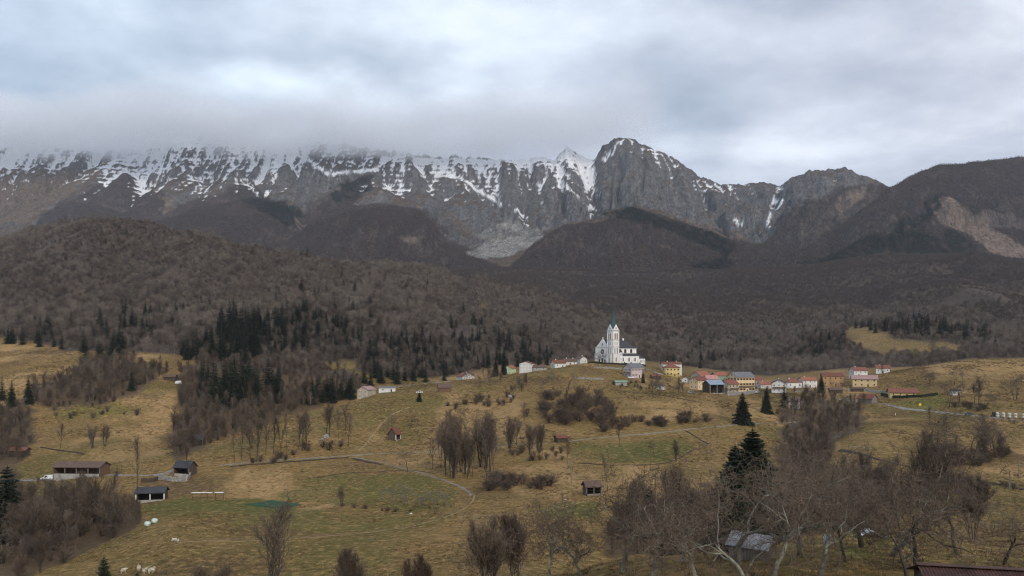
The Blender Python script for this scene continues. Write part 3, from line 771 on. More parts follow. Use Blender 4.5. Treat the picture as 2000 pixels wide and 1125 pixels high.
for i in range(3): bare_proto('orchard%d' % i, 110 + i, 5.0, 0.13, 'orchard', 3, 6, 0.6, 0.035, (5, 5, 4), wood=M_LICHEN, twig=M_GTWIG)
def spruce_proto(key, seed, H, rad, tiers, per, sub, taper=0.9, mat=None):
    tr, V, T = conifer(seed, H, rad, tiers, per, sub, taper)
    v, q = seg_mesh(key, tr, 5)
    a = mesh_np('trunk_' + key, v, quads=q, smooth=True); a.materials.append(M_BARK)
    b = mesh_np('crown_' + key, V, tris=T); b.materials.append(mat or M_NEEDLE)
    PROTO[key] = (a, b, H)
for i in range(4): spruce_proto('spruce%d' % i, 200 + i, 20.0, (4.6, 4.0, 5.2, 3.6)[i], 26, 11, 4, 0.75)
spruce_proto('bigspruce', 210, 27.0, 8.0, 62, 28, 9, 0.68)
spruce_proto('roundspruce', 211, 16.0, 5.2, 34, 16, 6, 0.7)
spruce_proto('pine', 212, 18.0, 5.0, 30, 14, 6, 0.55)

TREE_TINT = {}
def place_tree(name, key, loc, h, label, group, cat='tree', rz=None, lean=0.0, wide=1.0):
    a, b, H0 = PROTO[key]
    rg = random.Random(hash((round(loc[0], 2), round(loc[1], 2))) & 0xffff)
    s = h / H0
    e = empty(name, loc, rg.random() * 6.283 if rz is None else rz, label=label, category=cat, group=group)
    e.scale = (s * wide, s * wide, s)
    for nm, me_ in (('trunk', a), ('crown', b)):
        o = bpy.data.objects.new(nm, me_); COL.objects.link(o); o.parent = e
    return e

# ---- scattering of far woods as one mass: points + geometry nodes
def instancer(name, protos, pts, idx, rot, scl, label, category):
    me_ = bpy.data.meshes.new(name)
    me_.vertices.add(len(pts)); me_.vertices.foreach_set('co', np.asarray(pts, np.float32).ravel())
    for nm, ty, arr in (('idx', 'INT', idx), ('rot', 'FLOAT', rot), ('scl', 'FLOAT', scl)):
        at_ = me_.attributes.new(nm, ty, 'POINT'); at_.data.foreach_set('value', np.asarray(arr, np.int32 if ty == 'INT' else np.float32))
    o = add_obj(name, me_, None, kind='stuff', label=label, category=category)
    ng = bpy.data.node_groups.new(name + '_scatter', 'GeometryNodeTree')
    ng.interface.new_socket('Geometry', in_out='INPUT', socket_type='NodeSocketGeometry')
    ng.interface.new_socket('Geometry', in_out='OUTPUT', socket_type='NodeSocketGeometry')
    N, Lk = ng.nodes, ng.links
    gi, go = N.new('NodeGroupInput'), N.new('NodeGroupOutput')
    def attr(nm, ty):
        n = N.new('GeometryNodeInputNamedAttribute'); n.data_type = ty; n.inputs['Name'].default_value = nm
        return next(s for s in n.outputs if s.enabled and s.name == 'Attribute')
    ai, ar, as_ = attr('idx', 'INT'), attr('rot', 'FLOAT'), attr('scl', 'FLOAT')
    cxyz = N.new('ShaderNodeCombineXYZ'); Lk.new(ar, cxyz.inputs[2])
    jn = N.new('GeometryNodeJoinGeometry')
    for k, pm in enumerate(protos):
        po = bpy.data.objects.new(name + '_source', pm)
        oi = N.new('GeometryNodeObjectInfo'); oi.inputs['Object'].default_value = po
        oi.inputs['As Instance'].default_value = False
        cm = N.new('FunctionNodeCompare'); cm.data_type = 'INT'; cm.operation = 'EQUAL'
        ia = [s for s in cm.inputs if s.enabled]
        Lk.new(ai, ia[0]); ia[1].default_value = k
        ip = N.new('GeometryNodeInstanceOnPoints')
        Lk.new(gi.outputs[0], ip.inputs['Points']); Lk.new(cm.outputs[0], ip.inputs['Selection'])
        Lk.new(oi.outputs['Geometry'], ip.inputs['Instance'])
        rr = N.new('FunctionNodeEulerToRotation'); Lk.new(cxyz.outputs[0], rr.inputs[0]); Lk.new(rr.outputs[0], ip.inputs['Rotation'])
        Lk.new(as_, ip.inputs['Scale'])
        Lk.new(ip.outputs[0], jn.inputs[0])
    Lk.new(jn.outputs[0], go.inputs[0])
    md = o.modifiers.new('scatter', 'NODES'); md.node_group = ng
    return o
def far_tree(seed, H, W, n, tw, tl, mat=None):
    """low-cost bare tree for the distant woods: a stem, some limbs and a cloud of twigs"""
    rg = np.random.RandomState(seed)
    sg = [(0, 0, -0.5, 0, 0, H * 0.5, 0.20, 0.14), (0, 0, H * 0.5, rg.randn() * 0.4, rg.randn() * 0.4, H * 0.9, 0.14, 0.05)]
    for k in range(7):
        a = rg.rand() * 6.28; z0 = H * rg.uniform(0.3, 0.7); l = W * rg.uniform(0.5, 0.95)
        sg.append((0, 0, z0, math.cos(a) * l, math.sin(a) * l, z0 + l * rg.uniform(0.5, 1.0), 0.11, 0.03))
    v, q = seg_mesh('f', sg, 3)
    sp = []
    while len(sp) < n:
        p = rg.uniform(-1, 1, 3)
        rr = np.linalg.norm(p * [1, 1, 1.0])
        if rr > 1 or rr < 0.25 * rg.rand(): continue
        c = np.array([p[0] * W, p[1] * W, H * 0.60 + p[2] * H * 0.40])
        d = np.array([p[0], p[1], 0.7 + 0.5 * p[2]]) + rg.randn(3) * 0.55
        d /= np.linalg.norm(d)
        l = tl * rg.uniform(0.6, 1.3)
        sp.append((*(c - d * l * 0.5), *(c + d * l * 0.5), tw * rg.uniform(0.7, 1.3)))
    v2, t2 = spike_mesh(sp)
    m = mesh_np('far_tree', np.concatenate([v, v2]), quads=q, tris=t2 + len(v)); m.materials.append(mat or M_FARW)
    return m
def far_conifer(seed, H, rad):
    tr, V, T = conifer(seed, H, rad, 11, 7, 2)
    m = mesh_np('far_conifer', V, tris=T); m.materials.append(M_NEEDLEF)
    return m
# ------------------------------------------------------------------ the woods
rs = np.random.RandomState(4)
emax = np.maximum.accumulate(GZ / GD, axis=0)
def visible_idx(X, D, Z, h):
    fu = np.clip(((X / D) - U0) / (U1 - U0) * (NU - 1), 0, NU - 1).astype(int)
    fd = np.clip(np.log(D / 6.0) / math.log(2750.0 / 6.0) * (ND - 1), 0, ND - 1).astype(int)
    return (Z + h) / D >= emax[fd, fu] - 0.0005
def bil(arr, X, D):
    fu = np.clip((X / D - U0) / (U1 - U0) * (NU - 1), 0, NU - 1.001); i = fu.astype(int); a = fu - i
    fd = np.clip(np.log(D / 6.0) / math.log(2750.0 / 6.0) * (ND - 1), 0, ND - 1.001); j = fd.astype(int)
    b = np.clip((D - gD[j]) / (gD[j + 1] - gD[j]), 0, 1)
    return (arr[j, i] * (1 - a) + arr[j, i + 1] * a) * (1 - b) + (arr[j + 1, i] * (1 - a) + arr[j + 1, i + 1] * a) * b
def sample(n, d0, d1, u=0.80):
    D = np.sqrt(rs.uniform(d0 * d0, d1 * d1, n)); U = rs.uniform(-u, u, n)
    return U * D, D
Xw, Dw = sample(84000, 630, 1620)
Zw = bil(GZ, Xw, Dw); ww = bil(wf, Xw, Dw)
keep = (ww > 0.55) & visible_idx(Xw, Dw, Zw, 14)
# thinner belts and small glades
keep &= ~((fbm(Xw / 55, Dw / 75, 3, 900) > 0.26) & (rs.rand(len(Xw)) < 0.8))
Xw, Dw, Zw = Xw[keep], Dw[keep], Zw[keep]
M_PALEW = bark_material('pale_wood', (0.200, 0.168, 0.138), (0.250, 0.210, 0.172), (0.170, 0.138, 0.110), scale=0.2)
M_DARKW = bark_material('dark_wood', (0.062, 0.047, 0.039), (0.085, 0.062, 0.050), (0.105, 0.075, 0.056), scale=0.2)
FAR = [far_tree(700 + i, (11, 13, 9, 12, 10)[i], (4.0, 3.6, 4.6, 4.2, 3.2)[i], 430, 0.125, 1.7, (None, None, None, M_PALEW, M_DARKW)[i]) for i in range(5)]
n = len(Xw)
patch = fbm(Xw / 140, Dw / 140, 3, 930)
sc_ = np.clip(rs.lognormal(-0.55, 0.34, n), 0.28, 1.3) * (1 + 0.35 * patch)
kind_ = fbm(Xw / 170, Dw / 170, 4, 941) + 0.42 * rs.randn(n)
idx_ = np.where(kind_ > 0.62, 3, np.where(kind_ < -0.35, 4, rs.randint(0, 3, n)))
instancer('hillside_wood', FAR, np.stack([Xw, Dw, Zw - 0.3], -1), idx_, rs.uniform(0, 6.28, n), sc_,
          'bare brown deciduous wood covering the hillsides behind the church', 'wood')
FARS = [far_tree(720 + i, (9, 10, 8)[i], (3.8, 3.4, 4.0)[i], 150, 0.26, 1.6, M_FARS) for i in range(3)]
Xw, Dw = sample(120000, 1620, 2700)
Zw = bil(GZ, Xw, Dw); keep = (bil(wf, Xw, Dw) > 0.55) & visible_idx(Xw, Dw, Zw, 9)
Xw, Dw, Zw = Xw[keep], Dw[keep], Zw[keep]; n = len(Xw)
instancer('distant_wood', FARS, np.stack([Xw, Dw, Zw - 0.3], -1), rs.randint(0, 3, n), rs.uniform(0, 6.28, n), rs.uniform(0.6, 1.05, n) * (1 + 0.2 * fbm(Xw / 200, Dw / 200, 3, 931)),
          'mauve-brown deciduous wood on the long slopes under the mountains', 'wood')
# woods and lone conifers on the mountain flanks
mi = np.nonzero(fm.ravel())[0]
emaxm = np.maximum.accumulate(MZ / MDg, axis=0)
hide = np.interp(CX + F * np.linspace(U0, U1, NU), CX + F * np.linspace(U0, U1, NU), emax[-1])
vis_m = ((MZ + 10) / MDg >= emaxm - 0.0003) & ((MZ + 10) / MDg > np.interp(mx, CX + F * gu, emax[-1]))
mi = np.nonzero((fm & ~cm_ & vis_m & (MDg < 4300)).ravel())[0]
ci = np.nonzero((cm_ & vis_m).ravel())[0]
si = np.nonzero((vis_m & ~fm & (snow < 0.2) & (MDg < 4800) & (f3 > 0.05) & (MZ < 1150) & (slope < 1.2)).ravel())[0]
def pick(ix, n):
    k = rs.choice(ix, min(n, len(ix)), replace=False)
    return np.stack([mX.ravel()[k] + rs.uniform(-3, 3, len(k)), MDg.ravel()[k] + rs.uniform(-3, 3, len(k)), MZ.ravel()[k] - 2.0], -1)
pm = pick(mi, 45000)
instancer('mountain_wood', FARS, pm, rs.randint(0, 3, len(pm)), rs.uniform(0, 6.28, len(pm)), rs.uniform(0.6, 1.0, len(pm)),
          'dark leafless wood on the lower flanks of the mountains', 'wood')
FARC = [far_conifer(750 + i, 16.0, (3.0, 2.6, 3.6)[i]) for i in range(3)]
pc = np.concatenate([pick(ci, 9000), pick(si, 1500), pick(mi, 1500)])
instancer('mountain_conifer_wood', FARC, pc, rs.randint(0, 3, len(pc)), rs.uniform(0, 6.28, len(pc)), rs.uniform(0.6, 1.15, len(pc)),
          'dark green conifer woods on the mountain spurs', 'wood')

# woods of the ravines and stream banks: mid-size trees as one mass
def merged(key, mat):
    a, b, H0 = PROTO[key]
    out = []
    nv = 0; V, Q, T = [], None, None
    va = np.empty(len(a.vertices) * 3, np.float32); a.vertices.foreach_get('co', va)
    vb = np.empty(len(b.vertices) * 3, np.float32); b.vertices.foreach_get('co', vb)
    la = np.empty(len(a.loops), np.int32); a.loops.foreach_get('vertex_index', la)
    lb = np.empty(len(b.loops), np.int32); b.loops.foreach_get('vertex_index', lb)
    m_ = mesh_np('mid_tree', np.concatenate([va, vb]).reshape(-1, 3), quads=la.reshape(-1, 4), tris=lb.reshape(-1, 3) + len(va) // 3)
    m_.materials.append(mat)
    return m_
MIDK = [('ash0', M_TWIG), ('ash2', M_FARW), ('stems0', M_BRUSH), ('stems1', M_BRUSH), ('broad0', M_TWIG), ('shrub0', M_TWIGR), ('shrub2', M_BRUSH)]
MID = [merged(k, m_) for k, m_ in MIDK]
def poly_points(poly, n_, d0, d1):
    """n_ ground points whose place in the photograph falls inside the polygon"""
    P_ = []
    xs = [p[0] for p in poly]; u0, u1 = (min(xs) - CX) / F, (max(xs) - CX) / F
    X, D = np.random.RandomState(int(poly[0][0]) + 5000).uniform(u0, u1, n_ * 40), None
    D = np.sqrt(np.random.RandomState(int(poly[0][1]) + 9).uniform(d0 * d0, d1 * d1, n_ * 40)); X = X * D
    Z = bil(GZ, X, D); x_, y_ = to_px(X, D, Z)
    k = np.nonzero(pip(x_ + 8 * fbm(X / 10, D / 10, 2, 5), y_, poly) & visible_idx(X, D, Z, 9))[0][:n_]
    return np.stack([X[k], D[k], Z[k] - 0.15], -1)
pr = np.concatenate([poly_points(RAVINE[0], 620, 300, 640), poly_points(RAVINE[1], 300, 400, 640), poly_points(RAVINE[2], 90, 280, 480), poly_points(RAVINE[3], 130, 135, 300), poly_points(RAVINE[4], 120, 180, 520),
                     poly_points(BRUSH[0], 60, 115, 280), poly_points(BRUSH[1], 62, 115, 290)])
n = len(pr); print('ravine trees', n)
ix = rs.randint(0, 7, n)
instancer('ravine_wood', MID, pr, ix, rs.uniform(0, 6.28, n), np.where(ix >= 5, rs.uniform(0.8, 1.5, n), rs.uniform(0.55, 1.0, n)) * np.where(pr[:, 1] < 300, np.where(pr[:, 0] > 40, 0.55, 0.72), 1.0), 'tangled bare wood filling the ravines and stream banks', 'wood')

# more spruces inside the hillside wood, as one mass
SPM = [merged('spruce%d' % i, M_NEEDLEF) for i in range(4)]
HC = [([(150,650),(250,610),(360,600),(380,660),(200,690)], 26), ([(500,650),(600,610),(720,660),(700,700),(520,700)], 60), ([(700,670),(900,655),(920,735),(720,740)], 46), ([(900,660),(1060,650),(1090,715),(930,725)], 34),
      ([(1260,690),(1300,655),(1440,660),(1470,722),(1290,722)], 44), ([(1540,690),(1600,650),(1660,660),(1650,705)], 20), ([(1690,640),(1760,612),(1960,655),(1960,680),(1880,668)], 55), ([(0,640),(160,640),(160,690),(0,670)], 12),
      ([(400,560),(700,560),(1000,620),(900,650),(500,640)], 26), ([(1450,640),(1650,600),(1700,640),(1500,680)], 16)]
ph = np.concatenate([poly_points(p_, int(c_ * 1.7), 640, 1500) for p_, c_ in HC]); n = len(ph)
instancer('hillside_conifer_wood', SPM, ph, rs.randint(0, 4, n), rs.uniform(0, 6.28, n), rs.uniform(0.55, 1.0, n), 'dark spruces dotted through the bare wood behind the village', 'wood')

# dry grass tussocks
def tuft(seed, col):
    rg = np.random.RandomState(seed); sp = []
    for k in range(22):
        a = rg.rand() * 6.28; r_ = rg.rand() ** 0.7 * 0.5
        c = np.array([r_ * math.cos(a), r_ * math.sin(a), -0.05]); d = np.array([math.cos(a) * 0.5 * rg.rand(), math.sin(a) * 0.5 * rg.rand(), rg.uniform(0.5, 1.0)]) * rg.uniform(0.25, 0.5)
        sp.append((*c, *(c + d), 0.13))
    v, t_ = spike_mesh(sp); m_ = mesh_np('tuft', v, tris=t_); m_.materials.append(col)
    return m_
G1 = bark_material('straw_grass', (0.30, 0.20, 0.095), (0.38, 0.26, 0.125), (0.24, 0.165, 0.075)); G2 = bark_material('brown_grass', (0.12, 0.078, 0.036), (0.17, 0.11, 0.05), (0.10, 0.066, 0.032)); G3 = bark_material('olive_grass', (0.12, 0.105, 0.03), (0.15, 0.125, 0.04), (0.10, 0.095, 0.025))
Xg, Dg = np.concatenate([sample(26000, 45, 250, 0.72)[0], sample(60000, 250, 600, 0.72)[0]]), None
rs2 = np.random.RandomState(8)
Dg = np.concatenate([np.sqrt(rs2.uniform(45 ** 2, 250 ** 2, 34000)), np.sqrt(rs2.uniform(250 ** 2, 640 ** 2, 76000))]); Xg = rs2.uniform(-0.72, 0.72, len(Dg)) * Dg
Zg = bil(GZ, Xg, Dg)
gcl = fbm(Xg / 16, Dg / 22, 4, 970)
kp = visible_idx(Xg, Dg, Zg, 0.6) & (bil(wf, Xg, Dg) < 0.5) & (gcl > -0.12 + 0.3 * rs2.rand(len(Dg)) - 0.15)
greenish = bil(cov[..., 1] - cov[..., 0], Xg, Dg) > -0.008
kp &= ~(greenish & (rs2.rand(len(Dg)) < 0.75))
Xg, Dg, Zg, greenish = Xg[kp], Dg[kp], Zg[kp], greenish[kp]
n = len(Xg); print('tufts', n)
gi_ = np.where(greenish, 2, (fbm(Xg / 25, Dg / 25, 3, 980) + 0.35 * rs2.randn(n) > 0.05).astype(int))
instancer('dry_grass', [tuft(1, G1), tuft(2, G2), tuft(3, G3)], np.stack([Xg, Dg, Zg], -1), gi_, rs2.uniform(0, 6.28, n), rs2.uniform(0.5, 1.3, n) * np.clip(Dg / 260, 0.7, 1.5), 'dry straw-coloured grass tussocks on the meadows', 'grass')
# ------------------------------------------------------------------ materials for built things
MATS = {}
def plain(name, col, rough=0.85, var=0.22, scale=0.8, metal=0.0, spec=0.25, bump=0.0, streak=False):
    if name in MATS: return MATS[name]
    m = bpy.data.materials.new(name); m.use_nodes = True; t = NT(m.node_tree)
    pos = t.n('ShaderNodeNewGeometry').outputs['Position']
    nz = t.noise(t.scalevec(pos, (1, 1, 0.25)) if streak else pos, scale, 5, 0.65)
    d = tuple(c * (1 - 1.6 * var) for c in col)
    c = t.mix(t.maprange(nz, 0.35, 0.68), col, d)
    ins = {'Base Color': c, 'Roughness': rough, 'Metallic': metal, 'Specular IOR Level': spec}
    if bump:
        ins['Normal'] = t.n('ShaderNodeBump', i={'Height': t.noise(pos, scale * 6, 4, 0.6), 'Distance': bump, 'Strength': 0.7}).outputs[0]
    bs = t.n('ShaderNodeBsdfPrincipled', i=ins)
    t.n('ShaderNodeOutputMaterial', i={'Surface': bs.outputs[0]})
    MATS[name] = m
    return m
def tiles(name, c1, c2, rows=3.2):
    """clay tile rows: local stripes along the slope, patchy colour"""
    if name in MATS: return MATS[name]
    m = bpy.data.materials.new(name); m.use_nodes = True; t = NT(m.node_tree)
    tcn = t.n('ShaderNodeTexCoord').outputs['Object']
    nz = t.noise(tcn, 0.7, 5, 0.7); n2 = t.noise(tcn, 5.0, 3, 0.6)
    col = t.mix(t.math('ADD', t.math('MULTIPLY', t.maprange(nz, 0.35, 0.65), 0.7), t.math('MULTIPLY', n2, 0.4)), c1, c2)
    wv = t.n('ShaderNodeTexWave', wave_type='BANDS', bands_direction='Z', i={'Vector': tcn, 'Scale': rows, 'Distortion': 0.4})
    bp = t.n('ShaderNodeBump', i={'Height': wv.outputs['Fac'], 'Distance': 0.06, 'Strength': 0.8})
    bs = t.n('ShaderNodeBsdfPrincipled', i={'Base Color': col, 'Roughness': 0.8, 'Normal': bp.outputs[0], 'Specular IOR Level': 0.2})
    t.n('ShaderNodeOutputMaterial', i={'Surface': bs.outputs[0]})
    MATS[name] = m
    return m
def planks(name, c1, c2, axis='X', scale=2.6):
    if name in MATS: return MATS[name]
    m = bpy.data.materials.new(name); m.use_nodes = True; t = NT(m.node_tree)
    tcn = t.n('ShaderNodeTexCoord').outputs['Object']
    wv = t.n('ShaderNodeTexWave', wave_type='BANDS', bands_direction=axis, i={'Vector': tcn, 'Scale': scale, 'Distortion': 0.6, 'Detail': 2.0})
    nz = t.noise(t.scalevec(tcn, (4, 4, 0.6)), 1.0, 4, 0.6)
    col = t.mix(t.math('ADD', t.math('MULTIPLY', wv.outputs['Fac'], 0.45), t.math('MULTIPLY', nz, 0.55)), c1, c2)
    bp = t.n('ShaderNodeBump', i={'Height': wv.outputs['Fac'], 'Distance': 0.04, 'Strength': 0.9})
    bs = t.n('ShaderNodeBsdfPrincipled', i={'Base Color': col, 'Roughness': 0.85, 'Normal': bp.outputs[0], 'Specular IOR Level': 0.2})
    t.n('ShaderNodeOutputMaterial', i={'Surface': bs.outputs[0]})
    MATS[name] = m
    return m
def stone(name, c1, c2, scale=2.2):
    if name in MATS: return MATS[name]
    m = bpy.data.materials.new(name); m.use_nodes = True; t = NT(m.node_tree)
    pos = t.n('ShaderNodeNewGeometry').outputs['Position']
    vo = t.n('ShaderNodeTexVoronoi', i={'Vector': pos, 'Scale': scale})
    ve = t.n('ShaderNodeTexVoronoi', feature='DISTANCE_TO_EDGE', i={'Vector': pos, 'Scale': scale})
    sr = t.n('ShaderNodeSeparateColor', i={0: vo.outputs['Color']}).outputs[0]
    col = t.mix(sr, c1, c2)
    col = t.mix(t.maprange(ve.outputs['Distance'], 0.0, 0.09), tuple(0.45 * c for c in c1), col)
    bp = t.n('ShaderNodeBump', i={'Height': t.maprange(ve.outputs['Distance'], 0.0, 0.2), 'Distance': 0.06, 'Strength': 0.9})
    bs = t.n('ShaderNodeBsdfPrincipled', i={'Base Color': col, 'Roughness': 0.9, 'Normal': bp.outputs[0], 'Specular IOR Level': 0.2})
    t.n('ShaderNodeOutputMaterial', i={'Surface': bs.outputs[0]})
    MATS[name] = m
    return m
WHITE = plain('white_plaster', (0.70, 0.685, 0.65), var=0.16, scale=0.5, streak=True)
CHURCHW = plain('church_plaster', (0.82, 0.81, 0.79), var=0.12, scale=0.4, streak=True)
CREAM = plain('cream_plaster', (0.72, 0.55, 0.33), var=0.12, streak=True)
YELLOW = plain('yellow_plaster', (0.60, 0.48, 0.27), var=0.12, streak=True)
BYELLOW = plain('bright_yellow_plaster', (0.60, 0.47, 0.21), var=0.10, streak=True)
PINK = plain('pink_plaster', (0.56, 0.46, 0.455), var=0.12, streak=True)
GREYP = plain('grey_plaster', (0.40, 0.385, 0.36), var=0.2, streak=True)
BEIGE = plain('beige_plaster', (0.50, 0.43, 0.34), var=0.2, streak=True)
TEAL = plain('green_plaster', (0.24, 0.34, 0.26), var=0.14, streak=True)
LGREEN = plain('pale_green_plaster', (0.52, 0.62, 0.36), var=0.12, streak=True)
OCHRE = plain('ochre_plaster', (0.44, 0.27, 0.13), var=0.14, streak=True)
RED = tiles('red_tiles', (0.27, 0.108, 0.078), (0.175, 0.075, 0.058))
ORANGE = tiles('orange_tiles', (0.38, 0.145, 0.09), (0.24, 0.10, 0.068))
RUST = tiles('rust_brown_tiles', (0.23, 0.085, 0.055), (0.13, 0.06, 0.045))
BROWNR = tiles('brown_tiles', (0.17, 0.11, 0.085), (0.10, 0.07, 0.06))
GREYR = tiles('grey_tiles', (0.20, 0.20, 0.22), (0.13, 0.13, 0.145), 2.4)
DARKR = tiles('slate_tiles', (0.075, 0.075, 0.085), (0.045, 0.045, 0.052), 3.0)
PALER = tiles('pale_red_tiles', (0.40, 0.28, 0.27), (0.30, 0.17, 0.155), 2.4)
MIXR = tiles('patchy_red_tiles', (0.48, 0.40, 0.38), (0.45, 0.10, 0.06), 2.4)
BLUER = plain('blue_metal_roof', (0.24, 0.30, 0.38), rough=0.45, var=0.14, scale=0.5)
COPPER = plain('green_copper', (0.045, 0.105, 0.095), rough=0.6, var=0.3, scale=0.6)
METALR = plain('grey_metal_roof', (0.40, 0.39, 0.40), rough=0.5, var=0.3, scale=1.2)
WOOD = planks('grey_planks', (0.11, 0.085, 0.065), (0.055, 0.043, 0.035))
WOODL = planks('silver_planks', (0.26, 0.24, 0.21), (0.13, 0.115, 0.10))
WOODB = planks('brown_planks', (0.22, 0.13, 0.08), (0.12, 0.07, 0.045))
STONE = stone('rubble_stone', (0.22, 0.21, 0.195), (0.44, 0.42, 0.39))
CONC = plain('concrete', (0.38, 0.36, 0.33), var=0.22, scale=0.6, streak=True)
GLASS = plain('window_glass', (0.028, 0.032, 0.038), rough=0.12, var=0.2, spec=0.6)
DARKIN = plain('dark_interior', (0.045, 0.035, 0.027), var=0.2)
FRAMEW = plain('white_frame', (0.72, 0.70, 0.66), var=0.05)
FRAMEB = plain('brown_frame', (0.13, 0.07, 0.045), var=0.1)
TRIM = plain('cream_trim', (0.62, 0.47, 0.30), var=0.1)
LOUVRE = plain('brown_louvre', (0.20, 0.10, 0.065), var=0.2)
IRON = plain('dark_iron', (0.05, 0.05, 0.05), rough=0.5, metal=0.4)

CUBES = {}
def cube_mesh(mat):
    if mat.name not in CUBES:
        v = [(x, y, z_) for z_ in (-.5, .5) for y in (-.5, .5) for x in (-.5, .5)]
        me_ = mesh_np('block_' + mat.name, v, quads=[(0, 2, 3, 1), (4, 5, 7, 6), (0, 1, 5, 4), (2, 6, 7, 3), (0, 4, 6, 2), (1, 3, 7, 5)])
        me_.materials.append(mat); CUBES[mat.name] = me_
    return CUBES[mat.name]
def bx(parent, name, x0, x1, y0, y1, z0, z1, mat, rz=0.0):
    o = bpy.data.objects.new(name, cube_mesh(mat)); COL.objects.link(o); o.parent = parent
    o.location = ((x0 + x1) / 2, (y0 + y1) / 2, (z0 + z1) / 2); o.scale = (abs(x1 - x0), abs(y1 - y0), abs(z1 - z0))
    o.rotation_euler = (0, 0, rz)
    return o
def poly_obj(parent, name, verts, faces, mat):
    me_ = bpy.data.meshes.new(name); me_.from_pydata([tuple(v) for v in verts], [], faces); me_.update(); me_.materials.append(mat)
    b = bmesh.new(); b.from_mesh(me_); bmesh.ops.recalc_face_normals(b, faces=b.faces); b.to_mesh(me_); b.free()
    o = bpy.data.objects.new(name, me_); COL.objects.link(o); o.parent = parent
    return o
def gable_wall(parent, name, L, W, h, rise, mat, below=2.5, x0=None, half_hip=0):
    """a closed shell: rectangular plan, ridge along X"""
    a, b = L / 2, W / 2
    V = [(-a, -b, -below), (a, -b, -below), (a, b, -below), (-a, b, -below), (-a, -b, h), (a, -b, h), (a, b, h), (-a, b, h), (-a, 0, h + rise), (a, 0, h + rise)]
    Fc = [(0, 1, 5, 4), (1, 2, 6, 9, 5), (2, 3, 7, 6), (3, 0, 4, 8, 7), (4, 5, 9, 8), (6, 7, 8, 9), (0, 3, 2, 1)]
    return poly_obj(parent, name, V, Fc, mat)
def gable_roof(parent, L, W, h, rise, mat, ov=0.55, th=0.22, lift=0.03):
    a, b = L / 2 + ov, W / 2; sl = rise / b; e = ov * 0.9
    V = []
    for x in (-a, a):
        V += [(x, -b - e, h - sl * e + lift), (x, 0, h + rise + lift), (x, b + e, h - sl * e + lift),
              (x, -b - e, h - sl * e + lift + th), (x, 0, h + rise + lift + th), (x, b + e, h - sl * e + lift + th)]
    Fc = [(0, 1, 7, 6), (1, 2, 8, 7), (3, 9, 10, 4), (4, 10, 11, 5), (0, 3, 4, 1), (1, 4, 5, 2), (6, 7, 10, 9), (7, 8, 11, 10), (0, 6, 9, 3), (2, 5, 11, 8)]
    return poly_obj(parent, 'roof', V, Fc, mat)
def hip_roof(parent, L, W, h, rise, mat, ov=0.6, th=0.2, run=None):
    a, b = L / 2 + ov, W / 2 + ov; r = max(L / 2 - (W / 2 if run is None else run), 0.15)
    V = [(-a, -b, h), (a, -b, h), (a, b, h), (-a, b, h), (-a, -b, h + th), (a, -b, h + th), (a, b, h + th), (-a, b, h + th), (-r, 0, h + rise), (r, 0, h + rise)]
    Fc = [(0, 3, 2, 1), (0, 1, 5, 4), (1, 2, 6, 5), (2, 3, 7, 6), (3, 0, 4, 7), (4, 5, 9, 8), (5, 6, 9), (6, 7, 8, 9), (7, 4, 8)]
    return poly_obj(parent, 'roof', V, Fc, mat)
def window(parent, x, y, z_, w_, h_, face, frame=None, shutters=None, name='window'):
    """frame standing proud of the wall with a pane set into it; face: F (-Y), B (+Y), L (-X), R (+X)"""
    fr = frame or FRAMEW; sx = 1 if face in 'FB' else 0
    out = {'F': (0, -1), 'B': (0, 1), 'L': (-1, 0), 'R': (1, 0)}[face]
    e = empty(name, (x, y, z_), {'F': 0, 'R': R(90), 'B': R(180), 'L': R(-90)}[face]); e.parent = parent
    t_ = 0.10
    bx(e, 'pane', -w_ / 2 + t_, w_ / 2 - t_, -0.03, 0.03, -h_ / 2 + t_, h_ / 2 - t_, GLASS)
    V, Fc = [], []
    for (a0, a1, c0, c1) in ((-w_/2, w_/2, -h_/2, -h_/2 + t_), (-w_/2, w_/2, h_/2 - t_, h_/2), (-w_/2, -w_/2 + t_, -h_/2 + t_, h_/2 - t_), (w_/2 - t_, w_/2, -h_/2 + t_, h_/2 - t_)):
        n0 = len(V); V += [(a0, -0.07, c0), (a1, -0.07, c0), (a1, -0.07, c1), (a0, -0.07, c1), (a0, 0.02, c0), (a1, 0.02, c0), (a1, 0.02, c1), (a0, 0.02, c1)]
        Fc += [tuple(n0 + k for k in q) for q in ((0, 1, 2, 3), (0, 4, 5, 1), (1, 5, 6, 2), (2, 6, 7, 3), (3, 7, 4, 0))]
    poly_obj(e, 'frame', V, Fc, fr)
    if shutters:
        for s in (-1, 1): bx(e, 'shutter', s * (w_ / 2 + 0.03), s * (w_ / 2 + 0.45), -0.06, 0.0, -h_ / 2, h_ / 2, shutters)
    return e
def place(px, py, W=0.0, dmin=0.0, dmax=3000.0, D=None):
    p = at(px, py, dmin, dmax) if D is None else Vector(((px - CX) / F * D, D, gz((px - CX) / F * D, D)))
    k = (p.y + W / 2) / p.y
    q = Vector((p.x * k, p.y * k, 0)); q.z = p.z
    return q
